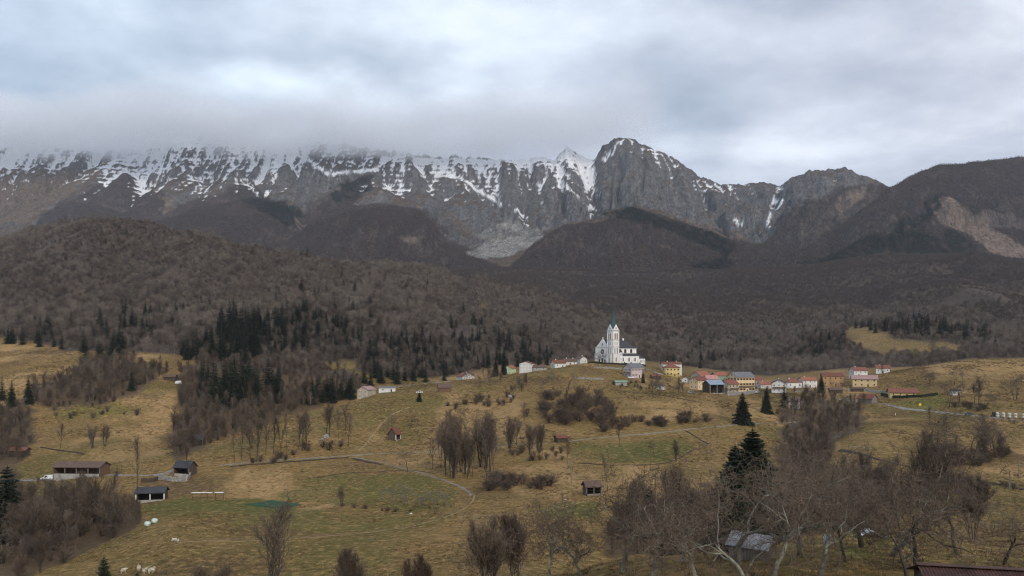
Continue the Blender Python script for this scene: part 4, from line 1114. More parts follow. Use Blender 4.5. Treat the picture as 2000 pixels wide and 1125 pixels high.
def house(name, label, px, py, L, W, h, rise, yaw, wall, roof, hip=False, wf_=3, wg=2, floors=2, ww=0.9, wh=1.2, frame=None, shutters=None, chim=1, door=True, ov=0.55,
          balcony=None, D=None, group='houses of the village', cat='house', gside='L', z=0.0, dmin=0.0, base=None):
    loc = place(px, py, W, D=D, dmin=dmin)
    if wf_ is None: wf_ = 0
    e = empty(name, (loc.x, loc.y, loc.z + z), R(yaw), label=label, category=cat, group=group)
    if hip:
        bx(e, 'wall', -L / 2, L / 2, -W / 2, W / 2, -2.5, h, wall); rf = hip_roof(e, L, W, h + 0.004, rise, roof, ov)
    else:
        gable_wall(e, 'wall', L, W, h, rise, wall); rf = gable_roof(e, L, W, h, rise, roof, ov)
    fh = h / floors
    for f in range(floors):
        zc_ = f * fh + fh * 0.58
        for k in range(wf_):
            x = -L / 2 + L * (k + 0.5) / wf_
            if door and f == 0 and k == wf_ // 2:
                dr = bx(e, 'door', x - 0.5, x + 0.5, -W / 2 - 0.06, -W / 2 + 0.02, 0.0, 2.1, FRAMEB); continue
            window(e, x, -W / 2 - 0.02, zc_, ww, wh, 'F', frame, shutters)
        for k in range(wg):
            y = -W / 2 + W * (k + 0.5) / wg
            if 'L' in gside: window(e, -L / 2 - 0.02, y, zc_, ww, wh, 'L', frame, shutters)
            if 'R' in gside: window(e, L / 2 + 0.02, y, zc_, ww, wh, 'R', frame, shutters)
    if not hip and rise > 2.0 and wg:
        if 'L' in gside: window(e, -L / 2 - 0.02, 0.0, h + rise * 0.38, ww * 0.8, wh * 0.8, 'L', frame)
        if 'R' in gside: window(e, L / 2 + 0.02, 0.0, h + rise * 0.38, ww * 0.8, wh * 0.8, 'R', frame)
    for c in range(chim):
        x = (-0.22, 0.28)[c % 2] * L; zt = h + rise * 0.92 if not hip else h + rise * 0.8
        ch = bx(rf, 'chimney', x - 0.35, x + 0.35, -0.2, 0.5, zt - 0.8, zt + 1.1, RUST if wall is not WHITE else WHITE)
        bx(rf, 'chimney_cap', x - 0.45, x + 0.45, -0.3, 0.6, zt + 1.1, zt + 1.22, CONC)
    if balcony:
        for (zb_, x0, x1, side) in balcony:
            if side == 'F':
                b = bx(e, 'balcony', x0, x1, -W / 2 - 1.1, -W / 2 - 0.005, zb_ - 0.15, zb_, CONC)
                e2 = bx(e, 'railing', x0, x1, -W / 2 - 1.1, -W / 2 - 1.02, zb_ + 0.05, zb_ + 0.95, WOODB)
            else:
                b = bx(e, 'balcony', -L / 2 - 1.1, -L / 2 - 0.005, x0, x1, zb_ - 0.15, zb_, CONC)
                e2 = bx(e, 'railing', -L / 2 - 1.1, -L / 2 - 1.02, x0, x1, zb_ + 0.05, zb_ + 0.95, WOODB)
    return e

# ------------------------------------------------------------------ the church on its knoll
def lancet(parent, name, x, y, z0, w_, h_, face, mat, depth=0.10, round_=False, surround=None):
    n_ = 7; pts = [(-w_ / 2, 0), (w_ / 2, 0)]
    if round_:
        for k in range(n_ + 1):
            a = math.pi * k / n_; pts.append((w_ / 2 * math.cos(a), h_ - w_ / 2 + w_ / 2 * math.sin(a)))
    else:
        for k in range(n_ + 1):
            u = k / n_; pts.append((w_ / 2 * math.cos(u * math.pi / 2) ** 0.8, h_ - w_ * 0.95 + w_ * 0.95 * math.sin(u * math.pi / 2)))
        for k in range(1, n_ + 1):
            u = 1 - k / n_; pts.append((-w_ / 2 * math.cos(u * math.pi / 2) ** 0.8, h_ - w_ * 0.95 + w_ * 0.95 * math.sin(u * math.pi / 2)))
    m_ = len(pts)
    e = empty(name, (x, y, z0), {'F': 0, 'R': R(90), 'B': R(180), 'L': R(-90)}[face]); e.parent = parent
    V = [(p[0], -depth, p[1]) for p in pts] + [(p[0], 0.05, p[1]) for p in pts]
    Fc = [tuple(range(m_))] + [(k, (k + 1) % m_, m_ + (k + 1) % m_, m_ + k) for k in range(m_)]
    # a surround standing proud of the pane
    s = 1.0 + 0.34 / w_; s2 = 1.0 + 0.34 / h_
    O = [(p[0] * s, -depth - 0.12, p[1] * s2 - 0.12) for p in pts]; I = [(p[0], -depth - 0.12, p[1]) for p in pts]; I2 = [(p[0], -depth + 0.02, p[1]) for p in pts]; O2 = [(p[0] * s, 0.0, p[1] * s2 - 0.12) for p in pts]
    Fs = []
    for k in range(m_):
        j = (k + 1) % m_
        Fs += [(k, j, m_ + j, m_ + k), (m_ + k, m_ + j, 2 * m_ + j, 2 * m_ + k), (k, 3 * m_ + k, 3 * m_ + j, j)]
    poly_obj(e, 'pane', V, Fc, mat); poly_obj(e, 'surround', O + I + I2 + O2, Fs, surround or CHURCHW)
    return e
def prism(parent, name, poly, ax, lo, hi, mat):
    """polygon of (horizontal, z) extruded along the other horizontal axis"""
    m_ = len(poly)
    if ax == 'X': V = [(lo, p[0], p[1]) for p in poly] + [(hi, p[0], p[1]) for p in poly]
    else: V = [(p[0], lo, p[1]) for p in poly] + [(p[0], hi, p[1]) for p in poly]
    Fc = [tuple(range(m_)), tuple(range(m_, 2 * m_))] + [(k, (k + 1) % m_, m_ + (k + 1) % m_, m_ + k) for k in range(m_)]
    return poly_obj(parent, name, V, Fc, mat)
def church():
    p = at(1197, 709.5)
    p = Vector(((1197 - CX) / F * 618, 618, gz((1197 - CX) / F * 618, 618)))
    e = empty('church', (p.x, p.y, p.z - 0.3), R(35), label='large white church with a tall green spire on the grassy knoll', category='church')
    S = 7.0
    tw = bx(e, 'tower', 0, S, 0, S, -3, 28, CHURCHW)
    for z0, d in ((14.2, 0.25), (20.1, 0.3), (27.7, 0.45)):
        bx(e, 'string_course', -d, S + d, -d, S + d, z0, z0 + 0.4, TRIM if z0 < 25 else CHURCHW)
    for (x0, y0) in ((-0.12, -0.12), (-0.12, S - 0.68), (S - 0.68, -0.12)):
        bx(e, 'corner_pilaster', x0, x0 + 0.8, y0, y0 + 0.8, -2, 27.7, CHURCHW)
    bx(e, 'corner_quoin', -0.16, 0.55, -0.16, 0.55, 0, 9.5, TRIM)
    # four gables with crossing copper roofs, and the spire
    G0, GA = 28.1, 33.4
    for fx in range(4):
        if fx == 0: prism(e, 'gable', [(0, G0), (S, G0), (S / 2, GA)], 'Y', -0.05, 0.5, CHURCHW)
        if fx == 1: prism(e, 'gable', [(0, G0), (S, G0), (S / 2, GA)], 'X', -0.05, 0.5, CHURCHW)
        if fx == 2: prism(e, 'gable', [(0, G0), (S, G0), (S / 2, GA)], 'Y', S - 0.5, S + 0.05, CHURCHW)
        if fx == 3: prism(e, 'gable', [(0, G0), (S, G0), (S / 2, GA)], 'X', S - 0.5, S + 0.05, CHURCHW)
    prism(e, 'gable_roof', [(-0.15, G0 + 0.05), (S / 2, GA + 0.28), (S + 0.15, G0 + 0.05)], 'X', 0.15, S - 0.15, COPPER)
    prism(e, 'gable_roof', [(-0.15, G0 + 0.052), (S / 2, GA + 0.27), (S + 0.15, G0 + 0.052)], 'Y', 0.15, S - 0.15, COPPER)
    V = []; rings = [(29.0, 3.75), (33.5, 2.35), (38.0, 1.45), (43, 0.72), (48.0, 0.10)]
    for z_, r_ in rings:
        for k in range(8): V.append((S / 2 + r_ * math.cos(k * math.pi / 4 + math.pi / 8), S / 2 + r_ * math.sin(k * math.pi / 4 + math.pi / 8), z_))
    Fc = [(i * 8 + k, i * 8 + (k + 1) % 8, i * 8 + 8 + (k + 1) % 8, i * 8 + 8 + k) for i in range(4) for k in range(8)] + [tuple(range(32, 40))]
    spire = poly_obj(e, 'spire', V, Fc, COPPER)
    bx(spire, 'cross_post', S / 2 - 0.09, S / 2 + 0.09, S / 2 - 0.09, S / 2 + 0.09, 47.8, 51.2, IRON)
    bx(spire, 'cross_arm', S / 2 - 0.6, S / 2 + 0.6, S / 2 - 0.08, S / 2 + 0.08, 50.0, 50.2, IRON)
    for c in (0.34, 0.66):
        for (fc, xx, yy) in (('F', c * S, 0), ('L', 0, c * S)):
            lancet(e, 'belfry_window', xx, yy - (0.02 if fc == 'F' else 0), 20.9, 1.25, 5.0, fc, LOUVRE)
            window(e, xx if fc == 'F' else -0.04, -0.04 if fc == 'F' else yy, 17.2, 0.8, 2.4, fc, name='tower_window')
    for (fc, xx, yy) in (('F', S / 2, 0), ('L', 0, S / 2)):
        clk = empty('clock', (xx, yy, 29.9), 0 if fc == 'F' else R(-90)); clk.parent = e
        n_ = 20; V = [(0.85 * math.cos(k * 2 * math.pi / n_), -0.16, 0.85 * math.sin(k * 2 * math.pi / n_)) for k in range(n_)]
        V += [(v[0], -0.05, v[2]) for v in V]
        poly_obj(clk, 'clock_face', V, [tuple(range(n_))] + [(k, (k + 1) % n_, n_ + (k + 1) % n_, n_ + k) for k in range(n_)], GREYP)
        bx(clk, 'clock_hand', -0.05, 0.05, -0.20, -0.17, 0.0, 0.62, IRON); bx(clk, 'clock_hand', 0, 0.42, -0.20, -0.17, -0.05, 0.05, IRON)
        lancet(e, 'tower_window', xx + (0 if fc == 'F' else 0), yy, 2.2, 1.1, 3.6, fc, GLASS)
        lancet(e, 'tower_window', xx - (1.3 if fc == 'F' else 0), yy - (0 if fc == 'F' else 1.3), 8.6, 0.8, 5.0, fc, GLASS)
        lancet(e, 'tower_window', xx + (1.3 if fc == 'F' else 0), yy + (0 if fc == 'F' else 1.3), 8.6, 0.8, 5.0, fc, GLASS)
    # nave, with the front gable beside the tower
    y0, y1, xb, h, rg = 5.2, 21.4, 32.0, 13.2, 20.4; ym = (y0 + y1) / 2
    bx(e, 'nave_wall', 1.2, xb, y0, y1, -3, h, CHURCHW)
    prism(e, 'front_wall', [(S + 0.01, -3), (y1 + 0.3, -3), (y1 + 0.3, 14.0), (ym, 21.2), (S + 0.01, 14.6)], 'X', 0.35, 1.6, CHURCHW)
    for (ya, yb) in ((S + 0.3, S + 1.0), (y1 - 0.5, y1 + 0.45)): bx(e, 'front_pilaster', 0.05, 0.4, ya, yb, -2, 14.3, CHURCHW)
    bx(e, 'cornice', 0.1, 0.40, S + 0.02, y1 + 0.5, 14.0, 14.35, TRIM)
    bx(e, 'finial', 0.6, 1.3, ym - 0.35, ym + 0.35, 21.0, 22.6, CHURCHW)
    V = [(1.7, y0 - 0.5, h), (xb + 0.5, y0 - 0.5, h), (xb + 0.5, y1 + 0.5, h), (1.7, y1 + 0.5, h), (1.7, ym, rg), (xb - 7, ym, rg)]
    rf = poly_obj(e, 'roof', V, [(0, 1, 5, 4), (1, 2, 5), (2, 3, 4, 5), (3, 0, 4), (0, 3, 2, 1)], DARKR)
    bx(rf, 'roof_turret', xb - 8.6, xb - 7.4, ym - 0.6, ym + 0.6, rg - 0.7, rg + 1.5, CHURCHW)
    bx(e, 'cornice', S + 2.2, xb + 0.3, y0 - 0.28, y0 - 0.01, h - 0.55, h - 0.02, CHURCHW)
    for k in range(3):
        xx = 12.0 + 6.9 * k
        lancet(e, 'nave_window', xx, y0, 9.35, 2.5, 3.4, 'F', GLASS, round_=True, surround=TRIM)
    for k in range(4): bx(e, 'pilaster', 8.9 + 6.9 * k - 0.35, 8.9 + 6.9 * k + 0.35, y0 - 0.3, y0 + 0.1, 9.1, h - 0.6, CHURCHW)
    # side aisle
    bx(e, 'aisle_wall', S + 0.01, 31.0, 0.9, y0 - 0.01, -3, 6.8, CHURCHW)
    prism(e, 'aisle_roof', [(0.4, 6.85), (y0 - 0.02, 9.0), (y0 - 0.02, 6.85)], 'X', S + 0.02, 31.4, DARKR)
    for k in range(3):
        for s in (-0.75, 0.75): lancet(e, 'aisle_window', 12.0 + 6.9 * k + s, 0.9, 2.3, 0.85, 3.2, 'F', GLASS)
    for k in range(4): bx(e, 'buttress', 8.9 + 6.9 * k - 0.35, 8.9 + 6.9 * k + 0.35, 0.35, 0.92, -2, 6.0, CHURCHW)
    bx(e, 'side_door', 13.6, 14.8, 0.80, 0.95, -1, 1.7, DARKIN)
    # stair turret between tower and aisle
    bx(e, 'stair_turret', S + 0.05, S + 3.0, -0.9, 1.6, -3, 9.8, CHURCHW)
    V = [(S - 0.2, -1.15, 9.82), (S + 3.25, -1.15, 9.82), (S + 3.25, 1.85, 9.82), (S - 0.2, 1.85, 9.82), (S + 1.5, 0.35, 13.0)]
    poly_obj(e, 'turret_roof', V, [(0, 1, 4), (1, 2, 4), (2, 3, 4), (3, 0, 4), (0, 3, 2, 1)], DARKR)
    for s in (0.75, 2.2): window(e, S + s, -0.93, 8.0, 0.55, 1.7, 'F', name='turret_window')
    window(e, S + 1.5, -0.93, 4.4, 0.6, 0.9, 'F', name='turret_window'); window(e, S + 1.5, -0.93, 1.6, 0.6, 0.9, 'F', name='turret_window')
    # front: rose window, gable window, portal of three arches, low wing on the far side
    rw = empty('rose_window', (0.35, ym, 10.6), R(-90)); rw.parent = e
    n_ = 28; V = [(2.1 * math.cos(k * 2 * math.pi / n_), -0.1, 2.1 * math.sin(k * 2 * math.pi / n_)) for k in range(n_)]; V += [(v[0], 0.05, v[2]) for v in V]
    poly_obj(rw, 'pane', V, [tuple(range(n_))] + [(k, (k + 1) % n_, n_ + (k + 1) % n_, n_ + k) for k in range(n_)], GLASS)
    for k in range(8):
        a = k * math.pi / 4; o = bx(rw, 'tracery', 0.0, 2.0, -0.2, -0.11, -0.09, 0.09, TRIM); o.location = (1.0 * math.cos(a), -0.155, 1.0 * math.sin(a)); o.rotation_euler = (0, -a, 0)
    lancet(e, 'gable_window', 0.35, ym, 15.4, 1.3, 2.6, 'L', GLASS)
    for k, (yy, ww_, hh_) in enumerate(((ym - 3.4, 1.8, 4.2), (ym, 2.2, 5.0), (ym + 3.4, 1.8, 4.2))):
        lancet(e, 'portal_arch', 0.35, yy, 0.0, ww_, hh_, 'L', DARKIN, round_=True)
    bx(e, 'side_wing', 1.6, 22, y1 + 0.01, y1 + 3.4, -3, 9.0, CHURCHW)
    bx(e, 'side_wing_roof', 1.4, 22.2, y1 + 0.01, y1 + 3.7, 9.0, 9.35, DARKR)
    # sacristy at the far end
    bx(e, 'sacristy_wall', 31.01, 39.0, 1.6, 10, -4, 4.6, CHURCHW)
    V = [(31.02, 1.2, 4.62), (39.5, 1.2, 4.62), (39.5, 10.4, 4.62), (31.02, 10.4, 4.62), (32.2, 5.8, 6.8), (37, 5.8, 6.8)]
    poly_obj(e, 'sacristy_roof', V, [(0, 1, 5, 4), (1, 2, 5), (2, 3, 4, 5), (3, 0, 4), (0, 3, 2, 1)], DARKR)
    for k in range(4): window(e, 33.2 + 1.5 * k, 1.57, 2.2, 0.75, 2.3, 'F', name='sacristy_window')
    bx(e, 'sacristy_door', 31.3, 32.1, 1.5, 1.62, -1, 1.9, DARKIN)
church()

# ------------------------------------------------------------------ village houses
house('pink_house', 'pink two-storey house with grey roof just below the church', 1238, 738, 12.5, 9, 7.6, 3.2, 33, PINK, GREYR, wf_=4, wg=2, floors=2, balcony=[(3.7, -3.5, 3.5, 'L')], shutters=FRAMEB)
house('tool_shed', 'low open shed with rust red roof between the pink and yellow houses', 1281, 741, 7.2, 4.5, 2.4, 1.2, 8, WOOD, RUST, wf_=0, wg=0, floors=1, chim=0, door=False, cat='shed', group='sheds of the village')
house('white_house', 'flat-fronted white block with red roof tops behind the yellow house', 1311, 731, 15.5, 8, 7.6, 1.6, 4, WHITE, RUST, wf_=0, wg=1, floors=2, chim=2, door=False, D=612)
house('yellow_house', 'yellow house under a red hipped roof with dark upstairs loggia', 1311, 735, 11.5, 9, 6.8, 2.9, 6, BYELLOW, RED, hip=True, wf_=4, wg=2, floors=2, ww=1.2, frame=FRAMEB)
house('cottage', 'small white gabled cottage with brown roof beside the yellow house', 1340, 740, 6, 6, 3.0, 1.6, 70, WHITE, BROWNR, wf_=1, wg=1, floors=1, chim=0, D=575)
house('grey_house', 'bare grey gabled house with a bright orange tile roof', 1369, 752, 12.5, 9.5, 8.0, 3.4, 38, GREYP, ORANGE, wf_=2, wg=2, floors=2, D=566)
house('cream_house', 'cream house with brown-red roof beside the blue-roofed barn', 1364, 764, 10.0, 8, 6.6, 2.4, 35, CREAM, RUST, wf_=3, wg=2, floors=2, D=532)
house('white_house', 'white house with patchy red and white roof above the blue-roofed barn', 1388, 760, 8.5, 8, 7.6, 2.5, 8, WHITE, MIXR, wf_=3, wg=1, floors=2, D=545, chim=0)
house('green_house', 'sea-green house with red roof squeezed between two village houses', 1404, 758, 9.0, 8, 9.5, 2.3, 14, TEAL, ORANGE, wf_=2, wg=1, floors=2, D=560)
house('beige_house', 'beige house with wooden balcony stair and red tiled roof', 1424, 768, 10.2, 8.5, 7.0, 2.8, 30, BEIGE, RED, wf_=3, wg=1, floors=2, D=522, balcony=[(3.4, -3.8, 3.8, 'L'), (3.4, -4.5, 4.5, 'F')], frame=FRAMEB)
house('yellow_guesthouse', 'big three-storey yellow house with long grey roof and rows of windows', 1447, 766, 16.5, 11, 11.2, 3.4, 22, CREAM, GREYR, wf_=6, wg=3, floors=3, ww=1.2, wh=1.4, frame=FRAMEB, shutters=FRAMEB, D=550, chim=1, balcony=[(3.9, -7.5, 7.5, 'F')])
house('red_roofed_house', 'small red-roofed house right behind the big yellow guesthouse', 1478, 756, 7, 7, 5.4, 2.4, 20, BEIGE, RED, wf_=2, wg=1, floors=2, D=585)
house('low_cottage', 'long low white cottage with bright red roof east of the guesthouse', 1495, 759, 10.5, 6.5, 3.4, 2.0, 6, WHITE, ORANGE, wf_=3, wg=1, floors=1, D=575)
house('white_chalet', 'white gable-fronted chalet with dark brown roof and balconies', 1521, 768, 10.0, 10, 7.2, 2.6, 72, WHITE, DARKR, wf_=2, wg=3, floors=2, D=545, ov=0.9, balcony=[(3.6, -4.5, 4.5, 'L')])
house('hipped_house', 'house under a broad dark red hipped roof next to the white chalet', 1547, 763, 11.0, 9, 4.6, 3.0, 8, WHITE, RED, hip=True, wf_=3, wg=2, floors=1, D=570)
house('white_house', 'white two-storey house with bright red roof and brown side wall', 1577, 757, 11.5, 8, 5.6, 2.2, 8, WHITE, ORANGE, wf_=3, wg=1, floors=2, D=572)
house('ochre_house', 'large ochre house with brown-red roof and wooden gable', 1625, 757, 15.0, 10, 8.0, 2.4, -14, OCHRE, RUST, wf_=4, wg=2, floors=2, D=580, gside='R', frame=FRAMEB)
house('carport', 'grey-roofed open carport in front of the ochre house', 1632, 768, 8.5, 5, 2.6, 1.4, -10, WOOD, BROWNR, wf_=0, wg=0, floors=1, chim=0, door=False, D=540, cat='shed', group='sheds of the village')
house('yellow_house', 'pale yellow house with pinkish red roof above the stone terrace', 1688, 759, 17.0, 9.5, 6.2, 2.5, -20, YELLOW, PALER, wf_=4, wg=1, floors=2, D=566, gside='R', ov=0.9, frame=FRAMEB)
house('red_roofed_house', 'red-roofed house peeping over the pale yellow house', 1676, 748, 12, 8, 6.5, 2.6, 5, WHITE, RED, wf_=3, wg=1, floors=2, D=625)
house('white_house', 'white house with red roof at the foot of the sloping pasture', 1724, 741, 10.5, 8, 4.4, 2.4, -24, WHITE, RED, wf_=3, wg=1, floors=1, D=640, gside='R')
house('wood_store', 'dark wooden store below the pale yellow house', 1675, 763, 9.5, 4, 2.3, 1.0, -4, WOOD, BROWNR, wf_=0, wg=0, floors=1, chim=0, door=False, D=545, cat='shed', group='sheds of the village')
house('bungalow', 'low yellow-walled bungalow with crimson roof behind a clipped hedge', 1762, 772, 16.5, 8.5, 3.2, 2.3, -16, BYELLOW, RED, wf_=4, wg=2, floors=1, D=505, gside='R', ov=0.9)
house('road_barn', 'weathered grey barn with rusty roof standing beside the road', 1694, 788, 9.5, 7.5, 3.6, 2.8, -52, WOODL, RUST, wf_=0, wg=0, floors=1, chim=0, door=False, D=486, cat='barn', group='barns and huts')
house('stone_cottage', 'pale stone cottage with mossy brown roof half hidden by bare trees', 1546, 803, 9.0, 7, 4.4, 2.2, -25, BEIGE, BROWNR, wf_=3, wg=2, floors=1, D=452, gside='R')
house('white_hut', 'tiny white hut tucked under trees on the sloping pasture', 1866, 773, 4.5, 4, 3.0, 0.9, -10, WHITE, DARKR, wf_=2, wg=1, floors=1, chim=0, D=472, cat='hut', group='barns and huts')
house('stone_shed', 'stone shed with green roof on the slope under the pink house', 1212, 757, 8.0, 4.5, 2.4, 0.8, 6, GREYP, TEAL, wf_=0, wg=0, floors=1, chim=0, door=False, D=520, cat='shed', group='sheds of the village')
house('white_hut', 'little white hut beside bushes on the slope west of the village', 1291, 766, 4.8, 4.5, 2.6, 1.0, 60, WHITE, BROWNR, wf_=1, wg=1, floors=1, chim=0, D=510, cat='hut', group='barns and huts')
house('white_house', 'white gable-end house with long red roof beside dark spruces', 909, 720, 14, 11, 5.8, 3.2, 115, WHITE, RED, wf_=3, wg=4, floors=2, D=640, gside='LR')
house('green_house', 'pale green gabled house with orange roof behind the two spruces', 997, 721, 8, 6.5, 5.2, 2.2, 62, LGREEN, ORANGE, wf_=2, wg=2, floors=2, D=640)
house('white_house', 'tall white cube-like house with three rows of small windows', 1029, 728, 10, 10, 7.4, 1.6, 76, WHITE, RUST, wf_=3, wg=4, floors=3, ww=0.7, wh=0.9, D=600, chim=0)
house('grey_shed', 'long grey shed with brown roof beside the tall white house', 1054, 729, 11, 5, 2.8, 1.6, 4, GREYP, BROWNR, wf_=2, wg=1, floors=1, chim=0, door=False, D=602, cat='shed', group='sheds of the village')
house('white_cottage', 'white gabled cottage with rust roof at the end of the western row', 1090, 726, 10, 7, 4.0, 2.4, 24, WHITE, RUST, wf_=2, wg=1, floors=1, D=608)
house('low_cottage', 'low white cottage under a dark brown roof in the western row', 1112, 723, 11, 6, 3.2, 2.2, 10, WHITE, BROWNR, wf_=3, wg=0, floors=1, D=622, chim=2)
house('white_cottage', 'white gable-end cottage with brown roof beside the churchyard slope', 1135, 719, 8, 7, 4.2, 2.2, 118, WHITE, BROWNR, wf_=2, wg=2, floors=1, D=632, gside='LR')
house('farmhouse', 'weathered white farmhouse with pale roof at the edge of the ravine', 716, 771, 11, 8, 6.0, 2.2, 72, BEIGE, PALER, wf_=2, wg=2, floors=2, D=505)
house('white_outbuilding', 'broken white-walled outbuilding next to the farmhouse', 756, 774, 11, 5, 3.0, 0.6, 10, WHITE, GREYR, wf_=2, wg=1, floors=1, chim=0, D=498, cat='shed', group='sheds of the village')
house('plank_shed', 'brown plank shed with dark roof standing alone on the meadow', 868, 766, 8.5, 6.5, 3.2, 2.2, 12, WOODB, BROWNR, wf_=0, wg=0, floors=1, chim=0, door=False, D=497, cat='shed', group='barns and huts')
house('field_shed', 'small plank shed with rust-brown roof in the western meadow', 39, 893, 6.8, 4.5, 3.0, 1.1, 4, WOOD, RUST, wf_=0, wg=0, floors=1, chim=0, door=False, cat='shed', group='barns and huts')
house('trees_hut', 'dark timber hut half hidden among trees at the meadow corner', 384, 876, 5.5, 5, 3.0, 2.2, 78, WOOD, DARKR, wf_=0, wg=0, floors=1, chim=0, door=False, D=352, cat='hut', group='barns and huts')
house('field_hut', 'low dark hut with a white greenhouse beside it on the high field', 333, 743, 8, 5, 3.0, 1.6, 5, WOOD, BROWNR, wf_=0, wg=0, floors=1, chim=0, door=False, D=545, cat='hut', group='barns and huts')
house('track_shed', 'small black plank shed standing at the bend of the pale lane', 1095, 867, 4.9, 4, 2.2, 1.0, 20, WOOD, RUST, wf_=0, wg=0, floors=1, chim=0, door=False, D=347, cat='shed', group='barns and huts')

def open_barn(name, label, px, py, L, W, h, rise, yaw, post, back, roof, D=None, nposts=3, low=1.0, lowmat=None, group='barns and huts', ov=0.5, gable=None, cat='barn'):
    loc = place(px, py, W, D=D)
    e = empty(name, loc, R(yaw), label=label, category=cat, group=group)
    a, b = L / 2, W / 2
    bx(e, 'back_wall', -a, a, b - 0.2, b, -2, h, back)
    for s, nm in ((-1, 'end_wall'), (1, 'end_wall')):
        V = [(-b, -2), (b - 0.21, -2), (b - 0.21, h), (0, h + rise), (-b, h)]
        prism(e, nm, V, 'X', s * a - (0.18 if s > 0 else 0), s * a + (0.18 if s < 0 else 0), gable or back)
    if low: bx(e, 'parapet', -a + 0.2, a - 0.2, -b, -b + 0.25, -2, low, lowmat or CONC)
    for k in range(nposts):
        x = -a + L * k / (nposts - 1); wd_ = 0.35
        bx(e, 'post', x - wd_ / 2, x + wd_ / 2, -b - 0.08, -b + 0.3, (low or -2) + 0.003 if low else -2, h, post)
    bx(e, 'lintel', -a, a, -b, -b + 0.22, h - 0.3, h - 0.005, WOOD)
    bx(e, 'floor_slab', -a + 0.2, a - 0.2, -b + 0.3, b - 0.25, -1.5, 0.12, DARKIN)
    gable_roof(e, L, W, h, rise, roof, ov)
    return e
open_barn('timber_barn', 'tall open timber barn with a sky-blue metal roof below the village', 1393, 779, 11.5, 8, 6.2, 2.6, 24, CONC, WOOD, BLUER, D=496, nposts=3, low=0.5)
open_barn('long_barn', 'long open-fronted cattle barn with brown roof beside the valley road', 160, 938, 18.5, 7, 4.0, 1.6, -3, WOODL, WOODB, BROWNR, nposts=5, low=1.5, lowmat=CONC, D=288)
open_barn('valley_barn', 'dark-roofed open barn on a stone base where the lane bends', 362, 936, 6.6, 5, 3.6, 2.0, -14, WOODL, WOOD, DARKR, nposts=2, low=1.1, lowmat=CONC, D=290)
open_barn('garden_shed', 'low dark shed with pale wall and black roof beside the green strip', 297, 985, 8.4, 4.5, 2.9, 1.3, 10, FRAMEW, WOOD, DARKR, nposts=3, low=0.6, D=238)
open_barn('hay_hut', 'little hay hut with steep rust-red roof and pale posts', 770, 861, 4.6, 4.6, 3.4, 2.9, 70, FRAMEW, WOOD, RUST, nposts=2, low=0.4, D=372)
open_barn('hay_hut', 'grey weathered hay hut with mossy roof near the green patch', 1156, 970, 4.6, 4, 2.9, 1.3, 12, WOODL, WOOD, BROWNR, nposts=3, low=0.7, lowmat=WOODL, D=228)
# near shed with a metal roof, and its lean-to
loc = Vector(((1470 - CX) / F * 60, 60, gz((1470 - CX) / F * 60, 60)))
e = empty('metal_roofed_shed', (loc.x, loc.y, loc.z - 0.5), R(-38), label='grey shed with pale metal roof and a low dark lean-to under lichened trees', category='shed')
gable_wall(e, 'wall', 3.0, 2.4, 1.7, 0.75, WOODL); gable_roof(e, 3.0, 2.4, 1.7, 0.75, METALR, ov=0.25, th=0.05)
bx(e, 'boarded_opening', -1.53, -1.49, -0.5, 0.1, 0.7, 1.6, WOODB)
bx(e, 'lean_to_wall', -3.0, -1.52, 0.2, 1.3, -1.5, 1.35, WOOD); bx(e, 'lean_to_roof', -3.2, -1.55, -0.5, 1.5, 1.35, 1.42, WOOD)
# corrugated roof in the corner
def corrugated(parent, x0, x1, y0, y1, z0, z1, mat, n_=40, amp=0.035):
    V = []; 
    for k in range(n_ * 4 + 1):
        x = x0 + (x1 - x0) * k / (n_ * 4); dz = amp * math.sin(k * math.pi / 2)
        V += [(x, y0, z0 + dz), (x, y1, z1 + dz), (x, y0, z0 + dz - 0.04), (x, y1, z1 + dz - 0.04)]
    Fc = []
    for k in range(n_ * 4):
        a = k * 4; Fc += [(a, a + 4, a + 5, a + 1), (a + 2, a + 3, a + 7, a + 6), (a, a + 2, a + 6, a + 4), (a + 1, a + 5, a + 7, a + 3)]
    return poly_obj(parent, 'roof', V, Fc, mat)
loc = Vector(((1925 - CX) / F * 44, 44, gz((1925 - CX) / F * 44, 44)))
RUSTM = plain('rusty_sheet', (0.095, 0.050, 0.042), rough=0.7, var=0.35, scale=1.2, streak=True)
e = empty('corrugated_shed', (loc.x, loc.y, -14.2), R(-12), label='shed with a rust-brown corrugated roof at the edge of the orchard', category='shed')
bx(e, 'wall', -3.4, 3.4, -1.6, 1.6, -2.5, 0.9, WOOD)
rf = corrugated(e, -3.7, 3.7, -2.3, 0.0, 0.62, 1.48, RUSTM); 
b2 = corrugated(e, -3.7, 3.7, 2.3, 0.0, 0.62, 1.478, RUSTM)
bx(e, 'ridge_cap', -3.75, 3.75, -0.22, 0.22, 1.50, 1.58, RUSTM)
